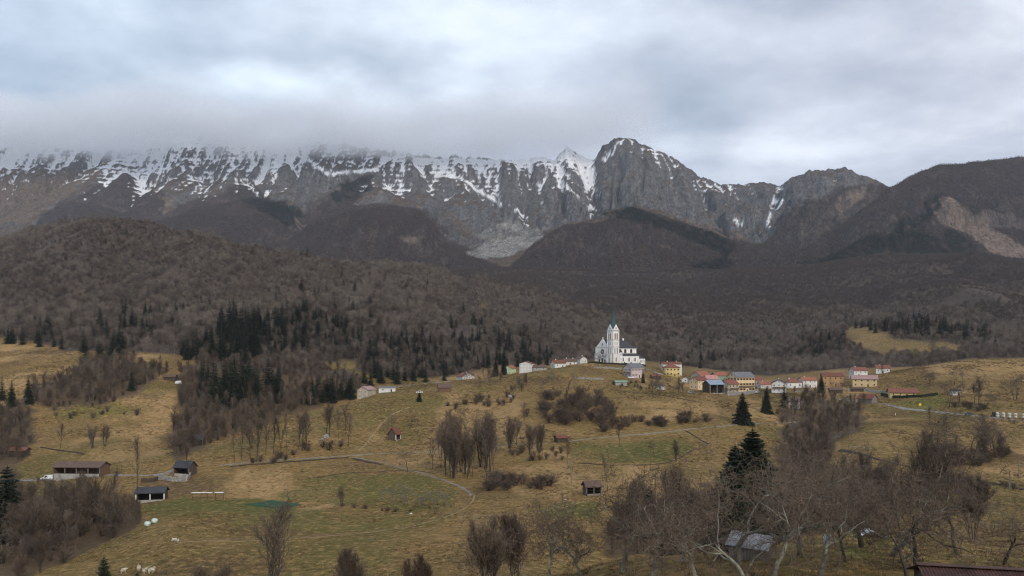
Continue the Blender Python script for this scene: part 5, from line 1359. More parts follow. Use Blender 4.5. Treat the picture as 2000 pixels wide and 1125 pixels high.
# ------------------------------------------------------------------ single trees and shrubs
rt = random.Random(77)
NTREE = {'bare_tree': 0, 'spruce_tree': 0, 'bare_shrub': 0}
def inpoly(poly):
    xs = [p[0] for p in poly]; ys = [p[1] for p in poly]
    while True:
        x, y = rt.uniform(min(xs), max(xs)), rt.uniform(min(ys), max(ys))
        if pip(np.array([x]), np.array([y]), poly)[0]: return x, y
def belt(name, poly, count, keys, h, label, group, cat='tree', dmin=0.0, dmax=3000.0, wide=1.0):
    done = []
    tries = 0
    while len(done) < count and tries < count * 12:
        tries += 1
        x, y = inpoly(poly)
        p = at(x, y, dmin, dmax)
        if any((p - q).length < 1.1 for q in done): continue
        done.append(p)
        key = rt.choice(keys); hh = rt.uniform(*h); f_ = (hh - h[0]) / (h[1] - h[0])
        look = ('short' if f_ < 0.33 else 'middling' if f_ < 0.66 else 'tall') + {'ash': ' upright', 'ste': ' many-stemmed', 'bro': ' spreading', 'pol': ' slender', 'orc': ' gnarled', 'shr': '', 'spr': ''}[key[:3]]
        place_tree(name, key, (p.x, p.y, p.z - 0.1), hh, look + ' ' + label, group, cat, wide=wide * rt.uniform(0.85, 1.2))
        NTREE[name] = NTREE.get(name, 0) + 1
SPR = ['spruce0', 'spruce1', 'spruce2', 'spruce3']; ASH = ['ash0', 'ash1', 'ash2', 'ash3']; BRD = ['broad0', 'broad1', 'broad2']
STM = ['stems0', 'stems1', 'stems2']; POL = ['pole0', 'pole1', 'pole2']; SHR = ['shrub0', 'shrub1', 'shrub2', 'shrub3']; ORC = ['orchard0', 'orchard1', 'orchard2']
# conifers
belt('spruce_tree', [(425,640),(470,630),(505,640),(508,712),(440,716),(425,700)], 52, SPR, (22, 32), 'dark spruce in the dense block on the lower hillside', 'spruces of the dense block', dmin=560)
belt('spruce_tree', [(345,675),(418,672),(415,705),(350,705)], 20, SPR, (15, 22), 'dark spruce in the low plantation west of the dense block', 'spruces of the low plantation', dmin=560)
belt('spruce_tree', [(515,650),(560,600),(605,598),(600,665),(540,672)], 22, SPR, (14, 21), 'dark spruce in the tongue climbing the wooded hill', 'spruces of the hillside tongue', dmin=560)
belt('spruce_tree', [(162,685),(250,670),(250,715),(165,718)], 13, SPR, (14, 24), 'dark spruce at the upper corner of the western fields', 'spruces above the western fields', dmin=480)
belt('spruce_tree', [(225,640),(360,600),(360,640),(240,680)], 12, SPR, (12, 18), 'spruce scattered through the bare wood above the western fields', 'spruces in the western wood', dmin=600)
belt('spruce_tree', [(0,780),(30,775),(60,785),(60,800),(0,800)], 7, SPR, (11, 18), 'spruce among bare trees at the western field edge', 'spruces at the western field edge', dmin=300)
belt('spruce_tree', [(375,745),(430,740),(560,765),(545,790),(480,800),(400,800)], 34, SPR, (19, 29), 'spruce standing in the wooded ravine', 'spruces in the ravine', dmin=380)
belt('spruce_tree', [(582,775),(690,770),(690,785),(600,795)], 20, SPR, (14, 20), 'spruce in the ravine below the farmhouse', 'spruces below the farmhouse', dmin=430)
belt('spruce_tree', [(700,740),(880,728),(880,742),(720,760)], 15, SPR, (11, 19), 'spruce in the belt along the upper lane', 'spruces along the upper lane', dmin=500)
belt('spruce_tree', [(765,672),(832,668),(830,695),(775,695)], 9, SPR, (12, 18), 'spruce in the small clump on the wooded slope above the lane', 'spruces above the lane', dmin=600)
belt('spruce_tree', [(940,700),(1060,690),(1060,722),(1000,712),(940,728)], 14, SPR, (11, 18), 'spruce behind the western cottages', 'spruces behind the cottages', dmin=600)
belt('spruce_tree', [(1268,705),(1420,690),(1440,715),(1280,722)], 18, SPR, (12, 20), 'spruce at the wood edge behind the village', 'spruces behind the village', dmin=640)
belt('spruce_tree', [(1515,700),(1650,680),(1650,702),(1520,712)], 10, SPR, (13, 21), 'spruce behind the eastern end of the village', 'spruces behind the eastern village', dmin=680)
belt('spruce_tree', [(1680,640),(1760,620),(1960,660),(1950,685),(1880,668),(1700,650)], 34, SPR, (13, 21), 'spruce in the dark belt above the hillside pasture', 'spruces above the pasture', dmin=900)
belt('spruce_tree', [(380,595),(420,590),(410,615),(385,612)], 5, SPR, (12, 17), 'spruce in the little clump high on the wooded hill', 'spruces high on the hill', dmin=700)
for x, y in ((668,545),(730,585),(600,500),(1040,605),(905,610),(835,560),(940,640),(1025,690),(560,640),(300,640)):
    p = at(x, y, 640); place_tree('spruce_tree', rt.choice(SPR), (p.x, p.y, p.z), rt.uniform(14, 19), 'lone spruce rising from the bare wooded hill', 'lone spruces on the hill'); NTREE['spruce_tree'] += 1
ONE = [('spruce_tree', 'roundspruce', 1450, 826, 17.0, 'broad dark spruce in front of the big yellow guesthouse', 1.0, 392), ('spruce_tree', 'roundspruce', 1497, 812, 15.5, 'dark spruce next to the white chalet', 0.8, 432),
       ('spruce_tree', 'spruce2', 1532, 800, 15.0, 'slender spruce by the stone cottage', 1.0, 455), ('spruce_tree', 'pine', 1604, 775, 13.0, 'shaggy spruce in front of the ochre house', 0.9, 540),
       ('spruce_tree', 'bigspruce', 1436, 1062, 26.0, 'second dark spruce grown into the huge one', 0.95, 173), ('spruce_tree', 'bigspruce', 1470, 1062, 30.5, 'huge dark spruce towering over the near thicket', 1.1, 168), ('spruce_tree', 'roundspruce', 1268, 1035, 12.5, 'young spruce standing in the brown thicket', 0.75, 178),
       ('spruce_tree', 'roundspruce', 1318, 1075, 10.5, 'squat dark spruce behind the crooked lichened trees', 1.1, 160), ('pine_tree', 'pine', 14, 1062, 21.0, 'shaggy dark pine at the stream side', 0.9, 195),
       ('spruce_tree', 'spruce1', 104, 1010, 8.0, 'small spruce poking out of the streamside brush', 1.0, 222), ('spruce_tree', 'spruce2', 257, 763, 15.0, 'single dark spruce at the corner of the olive field', 1.05, 500),
       ('spruce_tree', 'roundspruce', 968, 728, 15.5, 'tall dark spruce beside the white gable-end house', 0.8, 615), ('spruce_tree', 'roundspruce', 984, 728, 15.0, 'dark spruce partly hiding the pale green house', 0.75, 612),
       ('cypress', 'pine', 1256, 757, 11.0, 'dark narrow evergreen beside the pink house', 0.55, 540), ('holly', 'roundspruce', 819, 793, 6.8, 'dark round evergreen on a thin stem in the meadow', 0.9, 455),
       ('spruce_tree', 'spruce3', 346, 808, 8.0, 'little dark spruce in the russet brush of the ravine', 1.2, 440),
       ('pine_tree', 'pine', 203, 1170, 9.5, 'bushy green pine top beside the sheep', 0.8, 128), ('pine_tree', 'pine', 268, 1160, 5.5, 'small green pine next to the sheep', 0.9, 132), ('pine_tree', 'spruce2', 112, 1140, 4.2, 'tiny pine at the meadow rim below the pasture', 1.2, 140),
       ('spruce_tree', 'pine', 1395, 1090, 9.0, 'low dark spruce hidden under pale crooked branches', 1.0, 150)]
for nm, key, x, y, h, lab, wd_, D in ONE:
    X = (x - CX) / F * D
    place_tree(nm, key, (X, D, gz(X, D) - 0.2), h, lab, 'single evergreens', wide=wd_)
# bare trees: belts
belt('bare_tree', [(352,760),(400,720),(470,760),(570,770),(600,785),(540,815),(470,845),(400,885),(345,905),(335,850)], 62, ASH + STM + POL, (8, 13), 'bare tree in the wooded ravine west of the centre meadow', 'bare trees of the ravine', dmin=330)
belt('bare_tree', [(450,898),(520,888),(600,872),(600,880),(520,900),(455,908)], 15, POL + ASH, (12, 17), 'bare tree in the row above the lane', 'slim trees above the lane')
belt('bare_tree', [(615,838),(690,850),(690,868),(620,855)], 5, ASH, (12, 16), 'bare tree by the mossy boulders', 'trees by the boulders')
belt('bare_tree', [(848,895),(965,885),(970,945),(930,955),(872,938)], 36, POL + ASH + STM, (12, 19), 'bare tree in the dense copse at the foot of the meadow', 'trees of the meadow copse')
belt('bare_tree', [(975,868),(1065,865),(1065,890),(985,890)], 9, ASH + STM, (9, 14), 'bare tree beside the lane near the black shed', 'trees near the black shed')
belt('bare_tree', [(0,975),(70,965),(110,990),(215,995),(255,1000),(240,1040),(150,1060),(60,1100),(0,1110)], 34, ASH + STM + BRD, (7, 13), 'bare tree in the streamside tangle below the long barn', 'streamside trees', dmin=150)
belt('bare_tree', [(0,820),(50,815),(55,880),(0,900)], 10, STM + ASH, (8, 12), 'bare tree crowding the western meadow edge', 'trees at the western edge', dmin=300)
belt('bare_tree', [(190,735),(260,720),(330,740),(250,760),(180,780)], 14, ASH + BRD + STM, (7, 12), 'bare tree in the belt between the western fields', 'trees between the western fields', dmin=420)
belt('bare_tree', [(1535,830),(1600,790),(1680,800),(1690,830),(1640,865),(1610,900),(1545,905)], 30, ASH + STM + BRD, (5, 10), 'bare tree in the eastern gully below the stone cottage', 'trees of the eastern gully', dmin=240)
belt('bare_tree', [(1785,880),(1860,870),(1970,880),(1960,905),(1840,912)], 16, STM + ASH + BRD, (8, 13), 'bare tree in the hedge across the eastern pasture', 'trees of the eastern hedge', dmin=200)
belt('bare_tree', [(1845,780),(1985,775),(1985,805),(1850,800)], 10, ASH + BRD, (9, 14), 'bare tree on the bank above the road', 'trees above the road', dmin=380)
belt('bare_tree', [(1800,740),(1910,735),(1905,765),(1810,765)], 6, BRD, (8, 12), 'bare tree on the sloping pasture', 'trees on the sloping pasture', dmin=440)
belt('bare_tree', [(1700,742),(1760,716),(1800,715),(1880,702),(1990,698),(1990,704),(1790,726)], 10, ASH + BRD, (8, 12), 'bare tree at the rim of the sloping pasture', 'trees on the pasture rim', dmin=560)
belt('bare_tree', [(1190,1040),(1260,990),(1420,985),(1420,1060),(1330,1075),(1210,1085)], 20, STM + ASH, (8, 12), 'bare tree in the brown thicket behind the crooked orchard', 'trees of the brown thicket', dmin=120, dmax=260)
belt('bare_tree', [(1540,1030),(1560,960),(1720,930),(1800,980),(1740,1030),(1620,1040)], 20, STM + BRD + ASH, (7, 11), 'bare tree in the eastern thicket beyond the terrace', 'trees of the eastern thicket', dmin=110, dmax=300)
belt('bare_tree', [(1265,755),(1345,750),(1345,785),(1270,775)], 12, BRD + ASH, (7, 11), 'bare tree in the grove below the yellow house', 'trees of the village grove', dmin=430)
belt('bare_tree', [(1000,755),(1060,735),(1130,735),(1120,755),(1010,765)], 8, BRD + ORC, (4, 7), 'bare fruit tree on the slope west of the church', 'fruit trees west of the church', dmin=430)
belt('bare_tree', [(880,740),(990,735),(1000,750),(900,762)], 10, BRD + ASH, (6, 10), 'bare tree below the western cottages', 'trees below the western cottages', dmin=430)
LONE = [('broad1',796,922,9.0,'dark spreading tree beside the stony path'),('ash1',845,915,11.0,'bare tree on the path edge below the meadow'),('broad0',1278,888,6.0,'small round-headed fruit tree on the green patch'),('ash2',1210,872,8.0,'thin bare tree beside the pale lane'),
        ('stems1',1320,902,8.0,'many-stemmed bare bush tree on the green patch edge'),('ash3',680,872,13.0,'broad bare tree beside the wheel tracks'),('broad2',768,842,9.0,'leafless tree behind the rust-roofed hay hut'),('broad0',800,838,7.5,'twiggy tree uphill of the rust-roofed hay hut'),
        ('orchard0',766,982,6.0,'gnarled fruit tree at the start of the orchard line'),('orchard1',795,986,6.2,'gnarled fruit tree in the middle of the orchard line'),('orchard2',820,990,5.0,'low gnarled fruit tree in the orchard line'),('orchard0',845,994,6.0,'gnarled fruit tree with pale trunk in the orchard line'),('orchard1',872,990,4.2,'smallest fruit tree at the end of the orchard line'),
        ('stems0',667,988,5.8,'many-stemmed bush at the edge of the dark green field'),('broad1',1383,823,5.0,'little bare tree on the tawny slope below the barn'),('orchard2',283,778,4.2,'fruit tree in the short row on the olive field'),('orchard0',296,780,4.2,'fruit tree in the short row on the olive field'),('orchard1',309,781,4.0,'fruit tree in the short row on the olive field'),('orchard2',272,775,3.6,'fruit tree in the short row on the olive field'),
        ('ash0',118,876,11.0,'bare tree above the russet brush in the western meadow'),('stems2',180,876,11.0,'wide many-stemmed tree in the western meadow'),('stems0',205,872,10.0,'bushy bare tree in the western meadow'),('pole1',268,985,21.0,'tall dark leafless tree beside the garden shed'),('pole0',368,935,18.5,'tall straight tree in front of the valley barn'),('stems2',195,1035,16.0,'big fan-shaped willow by the stream'),
        ('pole2',1187,960,12.0,'thin tree beside the weathered hay hut'),('ash1',1108,905,9.0,'sparse young tree below the black shed'),('broad2',1877,840,8.0,'forked bare tree below the road'),('ash0',1920,843,7.5,'bare young tree below the parked bales'),('ash2',1815,832,8.5,'thin tree on the verge below the road'),
        ('broad0',925,872,15.0,'tree with a mistletoe-like round top over the copse'),('pole1',1025,830,12.0,'ivy-clad bare tree at the thicket corner'),('pole2',1100,818,20.0,'tall thin tree rising out of the dark thicket')]
for key, x, y, h, lab in LONE:
    p = at(x, y); place_tree('bare_tree', key, (p.x, p.y, p.z - 0.1), h, lab, 'single bare trees' if 'row' not in lab else 'short row of fruit trees'); NTREE['bare_tree'] += 1
for x, y, h, key, D in ((1169,711,9.5,'broad0',604),(1182,711,10.0,'broad1',604)):
    X = (x - CX) / F * D; place_tree('bare_tree', key, (X, D, gz(X, D) - 0.1), h, 'bare tree standing before the church front', 'trees before the church front'); NTREE['bare_tree'] += 1
belt('bare_tree', [(1345,775),(1375,782),(1430,782),(1500,775),(1500,768),(1430,774),(1380,772)], 7, BRD + ORC, (4, 7), 'bare garden tree below the village houses', 'garden trees below the village', dmin=430)
belt('bare_tree', [(1560,770),(1660,766),(1740,772),(1735,764),(1650,758),(1560,762)], 9, BRD + ORC, (4, 7), 'bare garden tree among the eastern houses', 'garden trees among the eastern houses', dmin=430)
belt('bare_shrub', [(1190,750),(1260,748),(1275,765),(1200,762)], 9, SHR, (1.6, 3), 'garden shrub below the pink house', 'shrubs below the pink house', 'shrub', dmin=430, wide=1.3)
belt('bare_shrub', [(870,788),(950,772),(1005,776),(1005,790),(880,802)], 18, SHR, (2.5, 5), 'brown shrub in the hedge below the western cottages', 'shrubs of the cottage hedge', 'shrub', wide=1.3)
belt('bare_shrub', [(1180,748),(1340,752),(1340,757),(1180,754)], 12, SHR, (1.5, 3), 'low shrub on the terrace edge under the village', 'shrubs of the village terrace', 'shrub', wide=1.4)
belt('bare_shrub', [(1010,850),(1090,846),(1085,856),(1015,860)], 8, SHR, (1.6, 3), 'low shrub above the lane by the black shed', 'shrubs above the lane by the shed', 'shrub', wide=1.4)
belt('bare_tree', [(985,775),(1010,745),(1030,742),(1025,775)], 6, BRD + STM, (5, 8), 'bare tree at the bushy corner below the tall white house', 'trees at the bushy corner', dmin=430)
belt('bare_shrub', [(640,985),(700,990),(860,1000),(860,1006),(700,996)], 9, SHR, (0.8, 1.6), 'low dark scrub along the orchard line', 'scrub along the orchard line', 'shrub', wide=1.6)
belt('bare_tree', [(855,838),(880,825),(920,820),(925,840),(870,850)], 6, BRD + ASH, (6, 9), 'bare tree on the tawny slope above the copse', 'trees above the copse')
# shrubs
belt('bare_shrub', [(1025,815),(1060,775),(1110,770),(1190,780),(1205,815),(1180,832),(1110,835),(1040,828)], 56, SHR, (4, 8), 'dark leafless shrub in the thicket on the church slope', 'shrubs of the church slope thicket', 'shrub', dmin=380, wide=1.7)
belt('bare_shrub', [(1140,838),(1240,822),(1385,812),(1385,824),(1250,838),(1150,848)], 34, SHR, (2.4, 4.5), 'low shrub in the hedge across the church slope', 'shrubs of the slope hedge', 'shrub', wide=1.9)
belt('bare_shrub', [(1785,885),(1860,878),(1975,888),(1965,905),(1840,916)], 26, SHR, (3, 5), 'brown shrub in the hedge across the eastern pasture', 'shrubs of the eastern hedge', 'shrub', dmin=200, wide=1.7)
belt('bare_shrub', [(1860,792),(1935,796),(1935,806),(1860,803)], 8, SHR, (2, 4), 'dark shrub on the bank above the road', 'shrubs above the road', 'shrub', dmin=380, wide=1.6)
belt('bare_shrub', [(930,945),(985,935),(1010,945),(1075,945),(1080,958),(1000,958),(935,965)], 22, SHR, (2.5, 5), 'rounded brown shrub below the copse', 'shrubs below the copse', 'shrub', wide=1.8)
belt('bare_shrub', [(990,885),(1100,880),(1110,898),(1000,905)], 12, SHR, (2, 4), 'dark shrub on the bank by the lane', 'shrubs on the lane bank', 'shrub', wide=1.3)
belt('bare_shrub', [(0,1000),(120,985),(260,1030),(290,1045),(200,1075),(110,1105),(0,1130)], 20, SHR, (3, 6), 'brown shrub in the streamside tangle', 'streamside shrubs', 'shrub', dmin=130, wide=1.4)
belt('bare_shrub', [(480,900),(640,862),(690,868),(660,880),(500,912)], 16, SHR, (2, 4.5), 'bramble shrub on the bank above the lane', 'shrubs above the lane', 'shrub', wide=1.4)
belt('bare_shrub', [(560,790),(690,775),(590,815),(480,850),(400,885),(420,840)], 12, SHR, (3, 5), 'russet shrub along the ravine rim', 'shrubs of the ravine rim', 'shrub', dmin=350, wide=1.3)
belt('bare_shrub', [(1560,870),(1640,850),(1660,880),(1600,960),(1550,950)], 10, SHR, (3, 5), 'brown shrub in the eastern gully', 'shrubs of the eastern gully', 'shrub', dmin=180, wide=1.4)
belt('bare_shrub', [(1200,1020),(1420,990),(1420,1070),(1220,1090)], 8, SHR, (3, 5.5), 'brown shrub under the thicket trees behind the orchard', 'shrubs of the brown thicket', 'shrub', dmin=110, dmax=240, wide=1.4)
belt('bare_shrub', [(1560,1030),(1720,960),(1810,1000),(1760,1035)], 8, SHR, (3, 5), 'brown shrub in the thicket beyond the terrace', 'shrubs of the eastern thicket', 'shrub', dmin=105, dmax=240, wide=1.4)
belt('bare_shrub', [(100,800),(280,800),(280,812),(110,822)], 12, SHR, (2, 4.5), 'dark shrub in the hedge below the bright green field', 'shrubs of the western hedge', 'shrub', wide=1.3)
belt('bare_shrub', [(1690,892),(1800,905),(1990,950),(1990,958),(1790,915)], 10, SHR, (1.0, 2.2), 'low shrub on the field bank', 'shrubs on the field bank', 'shrub', wide=1.5)
# ------------------------------------------------------------------ near trees, each grown for itself
def near_tree(name, label, px, D, h, seed, style, r, lev, tn, tl, tw, kids, wood, twig, group='near trees', z=None, lean=0.0, dx=0.0):
    sg, sp = grow(seed, h, r, style, lev, tn, tl, tw, kids, steps=9, rk=(0.60, 0.80), rmin=0.02 if D < 80 else 0.032)
    X = (px - CX) / F * D
    e = empty(name, (X, D, gz(X, D) if z is None else z), 0, label=label, category='tree', group=group)
    thick = sg[:, 6] > 0.03
    v, q = seg_mesh('trunk', sg[thick], 6); add_obj('trunk', mesh_np('trunk', v, quads=q, smooth=True), wood, e)
    v, q = seg_mesh('crown', sg[~thick], 3); v2, t2 = spike_mesh(sp)
    add_obj('crown', mesh_np('crown', np.concatenate([v, v2]), quads=q, tris=t2 + len(v)), twig, e)
    return e
NEAR = [
 ('lichened old tree with a pale forked trunk beside the metal-roofed shed', 1440, 57, 10.5, 401, 'orchard', 0.20, M_LICHEN, M_GTWIG),
 ('lichened tree with long crooked limbs right of the metal-roofed shed', 1562, 60, 10.5, 402, 'orchard', 0.20, M_LICHEN, M_GTWIG),
 ('dense round-crowned old fruit tree behind the corrugated shed', 1745, 62, 9.5, 403, 'orchard', 0.24, M_LICHEN, M_GTWIG),
 ('low crooked tree with lichen-grey boughs at the terrace edge', 1215, 64, 8.0, 404, 'orchard', 0.17, M_LICHEN, M_GTWIG),
 ('crooked mossy tree leaning over the terrace edge', 1135, 66, 7.0, 405, 'orchard', 0.15, M_LICHEN, M_GTWIG),
 ('bare twiggy tree beside the corrugated roof', 1870, 66, 7.5, 406, 'orchard', 0.14, M_BARK, M_TWIG),
 ('slender fan-shaped tree at the end of the orchard', 1812, 84, 9.5, 407, 'stems', 0.07, M_BARK, M_TWIG),
 ('bare thorny tree over the corrugated shed', 1960, 60, 6.0, 408, 'orchard', 0.12, M_BARK, M_TWIG),
 ('open-crowned dark tree with clear trunk over the centre meadow', 515, 104, 15.5, 409, 'ash', 0.26, M_BARK, M_TWIG),
 ('wide twiggy tree beside the open-crowned dark tree', 410, 100, 10.0, 410, 'stems', 0.10, M_BARK, M_TWIG),
 ('bushy many-stemmed tree at the foot of the green strip', 690, 98, 9.5, 411, 'stems', 0.09, M_BARK, M_TWIG),
 ('pale-stemmed crooked tree at the lower meadow', 905, 88, 10.0, 412, 'orchard', 0.15, M_LICHEN, M_GTWIG),
 ('brown many-stemmed tree between the two pale trees', 1010, 92, 9.0, 413, 'stems', 0.08, M_BARK, M_TWIGR),
 ('small tangled tree between shed and terrace edge', 1330, 62, 6.8, 414, 'orchard', 0.13, M_LICHEN, M_GTWIG),
 ('small tangled tree before the white sheet', 1650, 58, 6.0, 415, 'orchard', 0.12, M_BARK, M_GTWIG),
 ('low brown tree at the meadow rim', 820, 96, 6.5, 416, 'stems', 0.06, M_BARK, M_TWIGR),
]
NEAR += [
 ('lichened tree growing right in front of the metal-roofed shed', 1462, 47, 7.2, 434, 'orchard', 0.15, M_LICHEN, M_GTWIG), ('mossy low-forked tree on the terrace grass', 1360, 52, 7.0, 435, 'orchard', 0.15, M_LICHEN, M_GTWIG),
 ('lichen-covered tree with twisted limbs close by the shed corner', 1505, 50, 8.5, 431, 'orchard', 0.17, M_LICHEN, M_GTWIG),
 ('low lichened tree between shed and water tank', 1600, 51, 7.5, 432, 'orchard', 0.16, M_LICHEN, M_GTWIG), ('twiggy dark tree beside the corrugated shed wall', 1770, 50, 6.5, 433, 'orchard', 0.13, M_BARK, M_GTWIG),
 ('lichened low tree at the western end of the terrace', 1075, 70, 7.5, 420, 'orchard', 0.15, M_LICHEN, M_GTWIG), ('tangled mossy tree with twisted boughs on the terrace', 1275, 58, 7.5, 421, 'orchard', 0.17, M_LICHEN, M_GTWIG),
 ('broad old tree between water tank and white sheet', 1680, 66, 10.0, 423, 'orchard', 0.20, M_BARK, M_GTWIG),
 ('dark bushy fruit tree by the end of the terrace', 1790, 58, 8.0, 424, 'orchard', 0.17, M_BARK, M_GTWIG), ('thin many-stemmed tree by the wire fence', 1900, 92, 7.5, 425, 'stems', 0.06, M_BARK, M_TWIG),
 ('twiggy tree at the foot of the meadow track', 345, 118, 9.0, 426, 'orchard', 0.16, M_BARK, M_GTWIG), ('slim bare tree at the lower meadow edge', 960, 84, 8.5, 427, 'stems', 0.07, M_BARK, M_TWIG)]
for lab, px, D, h, sd_, st, r_, wd_, tw_ in NEAR:
    if st == 'orchard': near_tree('crooked_tree', lab, px, D, h, sd_, st, r_ * 1.35, 4, 2, 0.6, 0.030 if D < 80 else 0.042, (7, 6, 4, 4), wd_, M_TWIG if tw_ is M_GTWIG else tw_)
    elif st == 'broad': near_tree('crooked_tree', lab, px, D, h, sd_, st, r_ * 1.3, 4, 3, 0.7, 0.055, (7, 7, 6, 4), wd_, tw_)
    else: near_tree('crooked_tree', lab, px, D, h, sd_, st, r_ * 1.1, 3, 5, 0.7, 0.036 if st != 'ash' else 0.05, (10, 6, 4) if st != 'ash' else (16, 7, 4), wd_, tw_)
# ------------------------------------------------------------------ lanes, tracks and paths
def ribbon(name, pts, width, mat, label, lift=0.06, off=0.0, dmin=0.0):
    W_ = [at(x, y, dmin) for x, y in pts]
    dense = []
    for a, b in zip(W_[:-1], W_[1:]):
        n_ = max(2, int((b - a).length / 2.5))
        for k in range(n_): dense.append(a.lerp(b, k / n_))
    dense.append(W_[-1])
    xy = np.array([(p.x, p.y) for p in dense])
    for _ in range(6): xy[1:-1] = 0.25 * xy[:-2] + 0.5 * xy[1:-1] + 0.25 * xy[2:]
    tg = np.gradient(xy, axis=0); tg /= np.linalg.norm(tg, axis=1, keepdims=True); nr = np.stack([-tg[:, 1], tg[:, 0]], 1)
    V = []; n_ = 5
    for k in range(len(xy)):
        wv = width * (1 + 0.14 * math.sin(k * 1.7) + 0.1 * math.sin(k * 0.6 + 1))
        for j in range(n_):
            q = xy[k] + nr[k] * (off + wv * (j / (n_ - 1) - 0.5))
            V.append((q[0], q[1], gz(q[0], q[1]) + lift * (1.0 if 0 < j < n_ - 1 else 0.3)))
    me_ = mesh_np(name, V, quads=grid_quads(len(xy), n_), smooth=True)
    return add_obj(name, me_, mat, kind='structure', label=label, category='path')
M_ROAD = plain('asphalt_pale', (0.26, 0.25, 0.24), var=0.22, scale=0.3)
M_LANE = plain('gravel_lane', (0.27, 0.235, 0.18), var=0.35, scale=0.5)
M_DIRT = plain('dirt_track', (0.20, 0.135, 0.075), var=0.3, scale=0.5)
M_PALED = plain('worn_turf', (0.30, 0.22, 0.10), var=0.25, scale=0.5)
M_DITCH = plain('ditch_earth', (0.055, 0.040, 0.028), var=0.3, scale=0.8, bump=0.05)
ribbon('lane', [(430,909),(500,903),(560,898),(640,893),(690,890),(770,884),(860,880),(960,873),(1030,868),(1100,863),(1150,857),(1200,852),(1300,844),(1400,834),(1480,828),(1560,823)], 1.9, M_LANE, 'narrow pale lane crossing the meadow slope')
ribbon('road', [(-80,946),(0,940),(60,937),(110,935),(210,928),(300,930),(325,925)], 3.4, M_ROAD, 'grey valley road passing the long barn')
ribbon('road', [(1640,779),(1700,786),(1760,797),(1820,803),(1900,812),(2000,823),(2150,836)], 4.6, M_ROAD, 'pale road descending from the village')
ribbon('concrete_ramp', [(312,938),(318,925),(345,914),(380,912)], 3.0, M_LANE, 'pale concrete ramp curving to the valley barn')
ribbon('stony_path', [(695,893),(760,906),(830,926),(880,942),(910,956),(922,966)], 1.3, M_LANE, 'stony path slanting down to the lower meadow')
TRK = [(922,966),(921,978),(905,993),(880,1006),(820,1024),(760,1034),(690,1043),(600,1050),(520,1054),(440,1056),(350,1058)]
for o_ in (-0.75, 0.75): ribbon('wheel_track', TRK, 0.55, M_DIRT if o_ < 0 else M_PALED, 'wheel rut of the farm track bending across the meadow', off=o_)
TRK = [(1185,967),(1140,978),(1100,990),(1060,1000),(990,1006),(905,1008)]
for o_ in (-0.7, 0.7): ribbon('wheel_track', TRK, 0.5, M_PALED, 'wheel rut of the grassy track to the weathered hay hut', off=o_)
ribbon('wheel_track', [(700,880),(720,860),(735,840),(760,812),(800,795)], 1.2, M_PALED, 'worn strip climbing past the rust-roofed hut')
ribbon('wheel_track', [(715,884),(735,862),(765,835)], 0.6, M_DIRT, 'dark rut climbing past the rust-roofed hut')
ribbon('wheel_track', [(800,838),(880,832),(960,815),(1010,790)], 0.8, M_PALED, 'worn strip running up to the church slope')
ribbon('field_bank', [(1640,880),(1700,897),(1790,915),(1900,938),(2010,958)], 1.6, M_DITCH, 'dark bank dividing the eastern fields', lift=0.35)
ribbon('field_bank', [(450,912),(540,905),(620,899),(680,894)], 1.3, M_DITCH, 'dark bank under the lane', lift=0.3)
ribbon('field_bank', [(690,896),(715,902),(745,908)], 2.4, M_DITCH, 'dark undercut bank below the lane junction', lift=0.3)
ribbon('field_bank', [(80,874),(130,881),(165,888)], 1.2, M_DITCH, 'dark cut bank in the western meadow', lift=0.3)
ribbon('field_bank', [(870,792),(930,784),(1000,786)], 1.0, M_DITCH, 'dark hedge bank below the cottages', lift=0.3)
ribbon('field_bank', [(1200,762),(1280,770),(1370,786)], 0.8, M_DITCH, 'turf step across the village slope', lift=0.25)
ribbon('field_bank', [(600,935),(700,922),(800,918),(850,925)], 0.6, M_DITCH, 'faint furrow edging the green field', lift=0.12)
ribbon('field_bank', [(1130,905),(1200,910),(1310,905),(1350,880)], 0.7, M_DITCH, 'turf step edging the green patch', lift=0.2)
ribbon('field_bank', [(60,752),(120,748),(170,740)], 1.4, M_DITCH, 'dark hedge foot between the western fields', lift=0.3)
ribbon('field_bank', [(1700,848),(1790,850),(1900,852)], 0.5, M_DITCH, 'faint terrace edge in the eastern pasture', lift=0.15)
ribbon('field_bank', [(1340,842),(1370,860),(1385,868)], 0.9, M_DITCH, 'short dark ditch under the lane', lift=0.25)
ribbon('upper_lane', [(770,757),(820,750),(880,744),(930,740)], 2.4, M_ROAD, 'upper lane along the spruce belt')
ribbon('terrace_lane', [(1640,760),(1600,760),(1560,764),(1520,768)], 3.0, M_ROAD, 'village street in front of the eastern houses')
ribbon('pasture_edge', [(1660,872),(1720,884),(1790,888),(1850,885)], 0.9, M_PALED, 'worn edge of the eastern pasture')

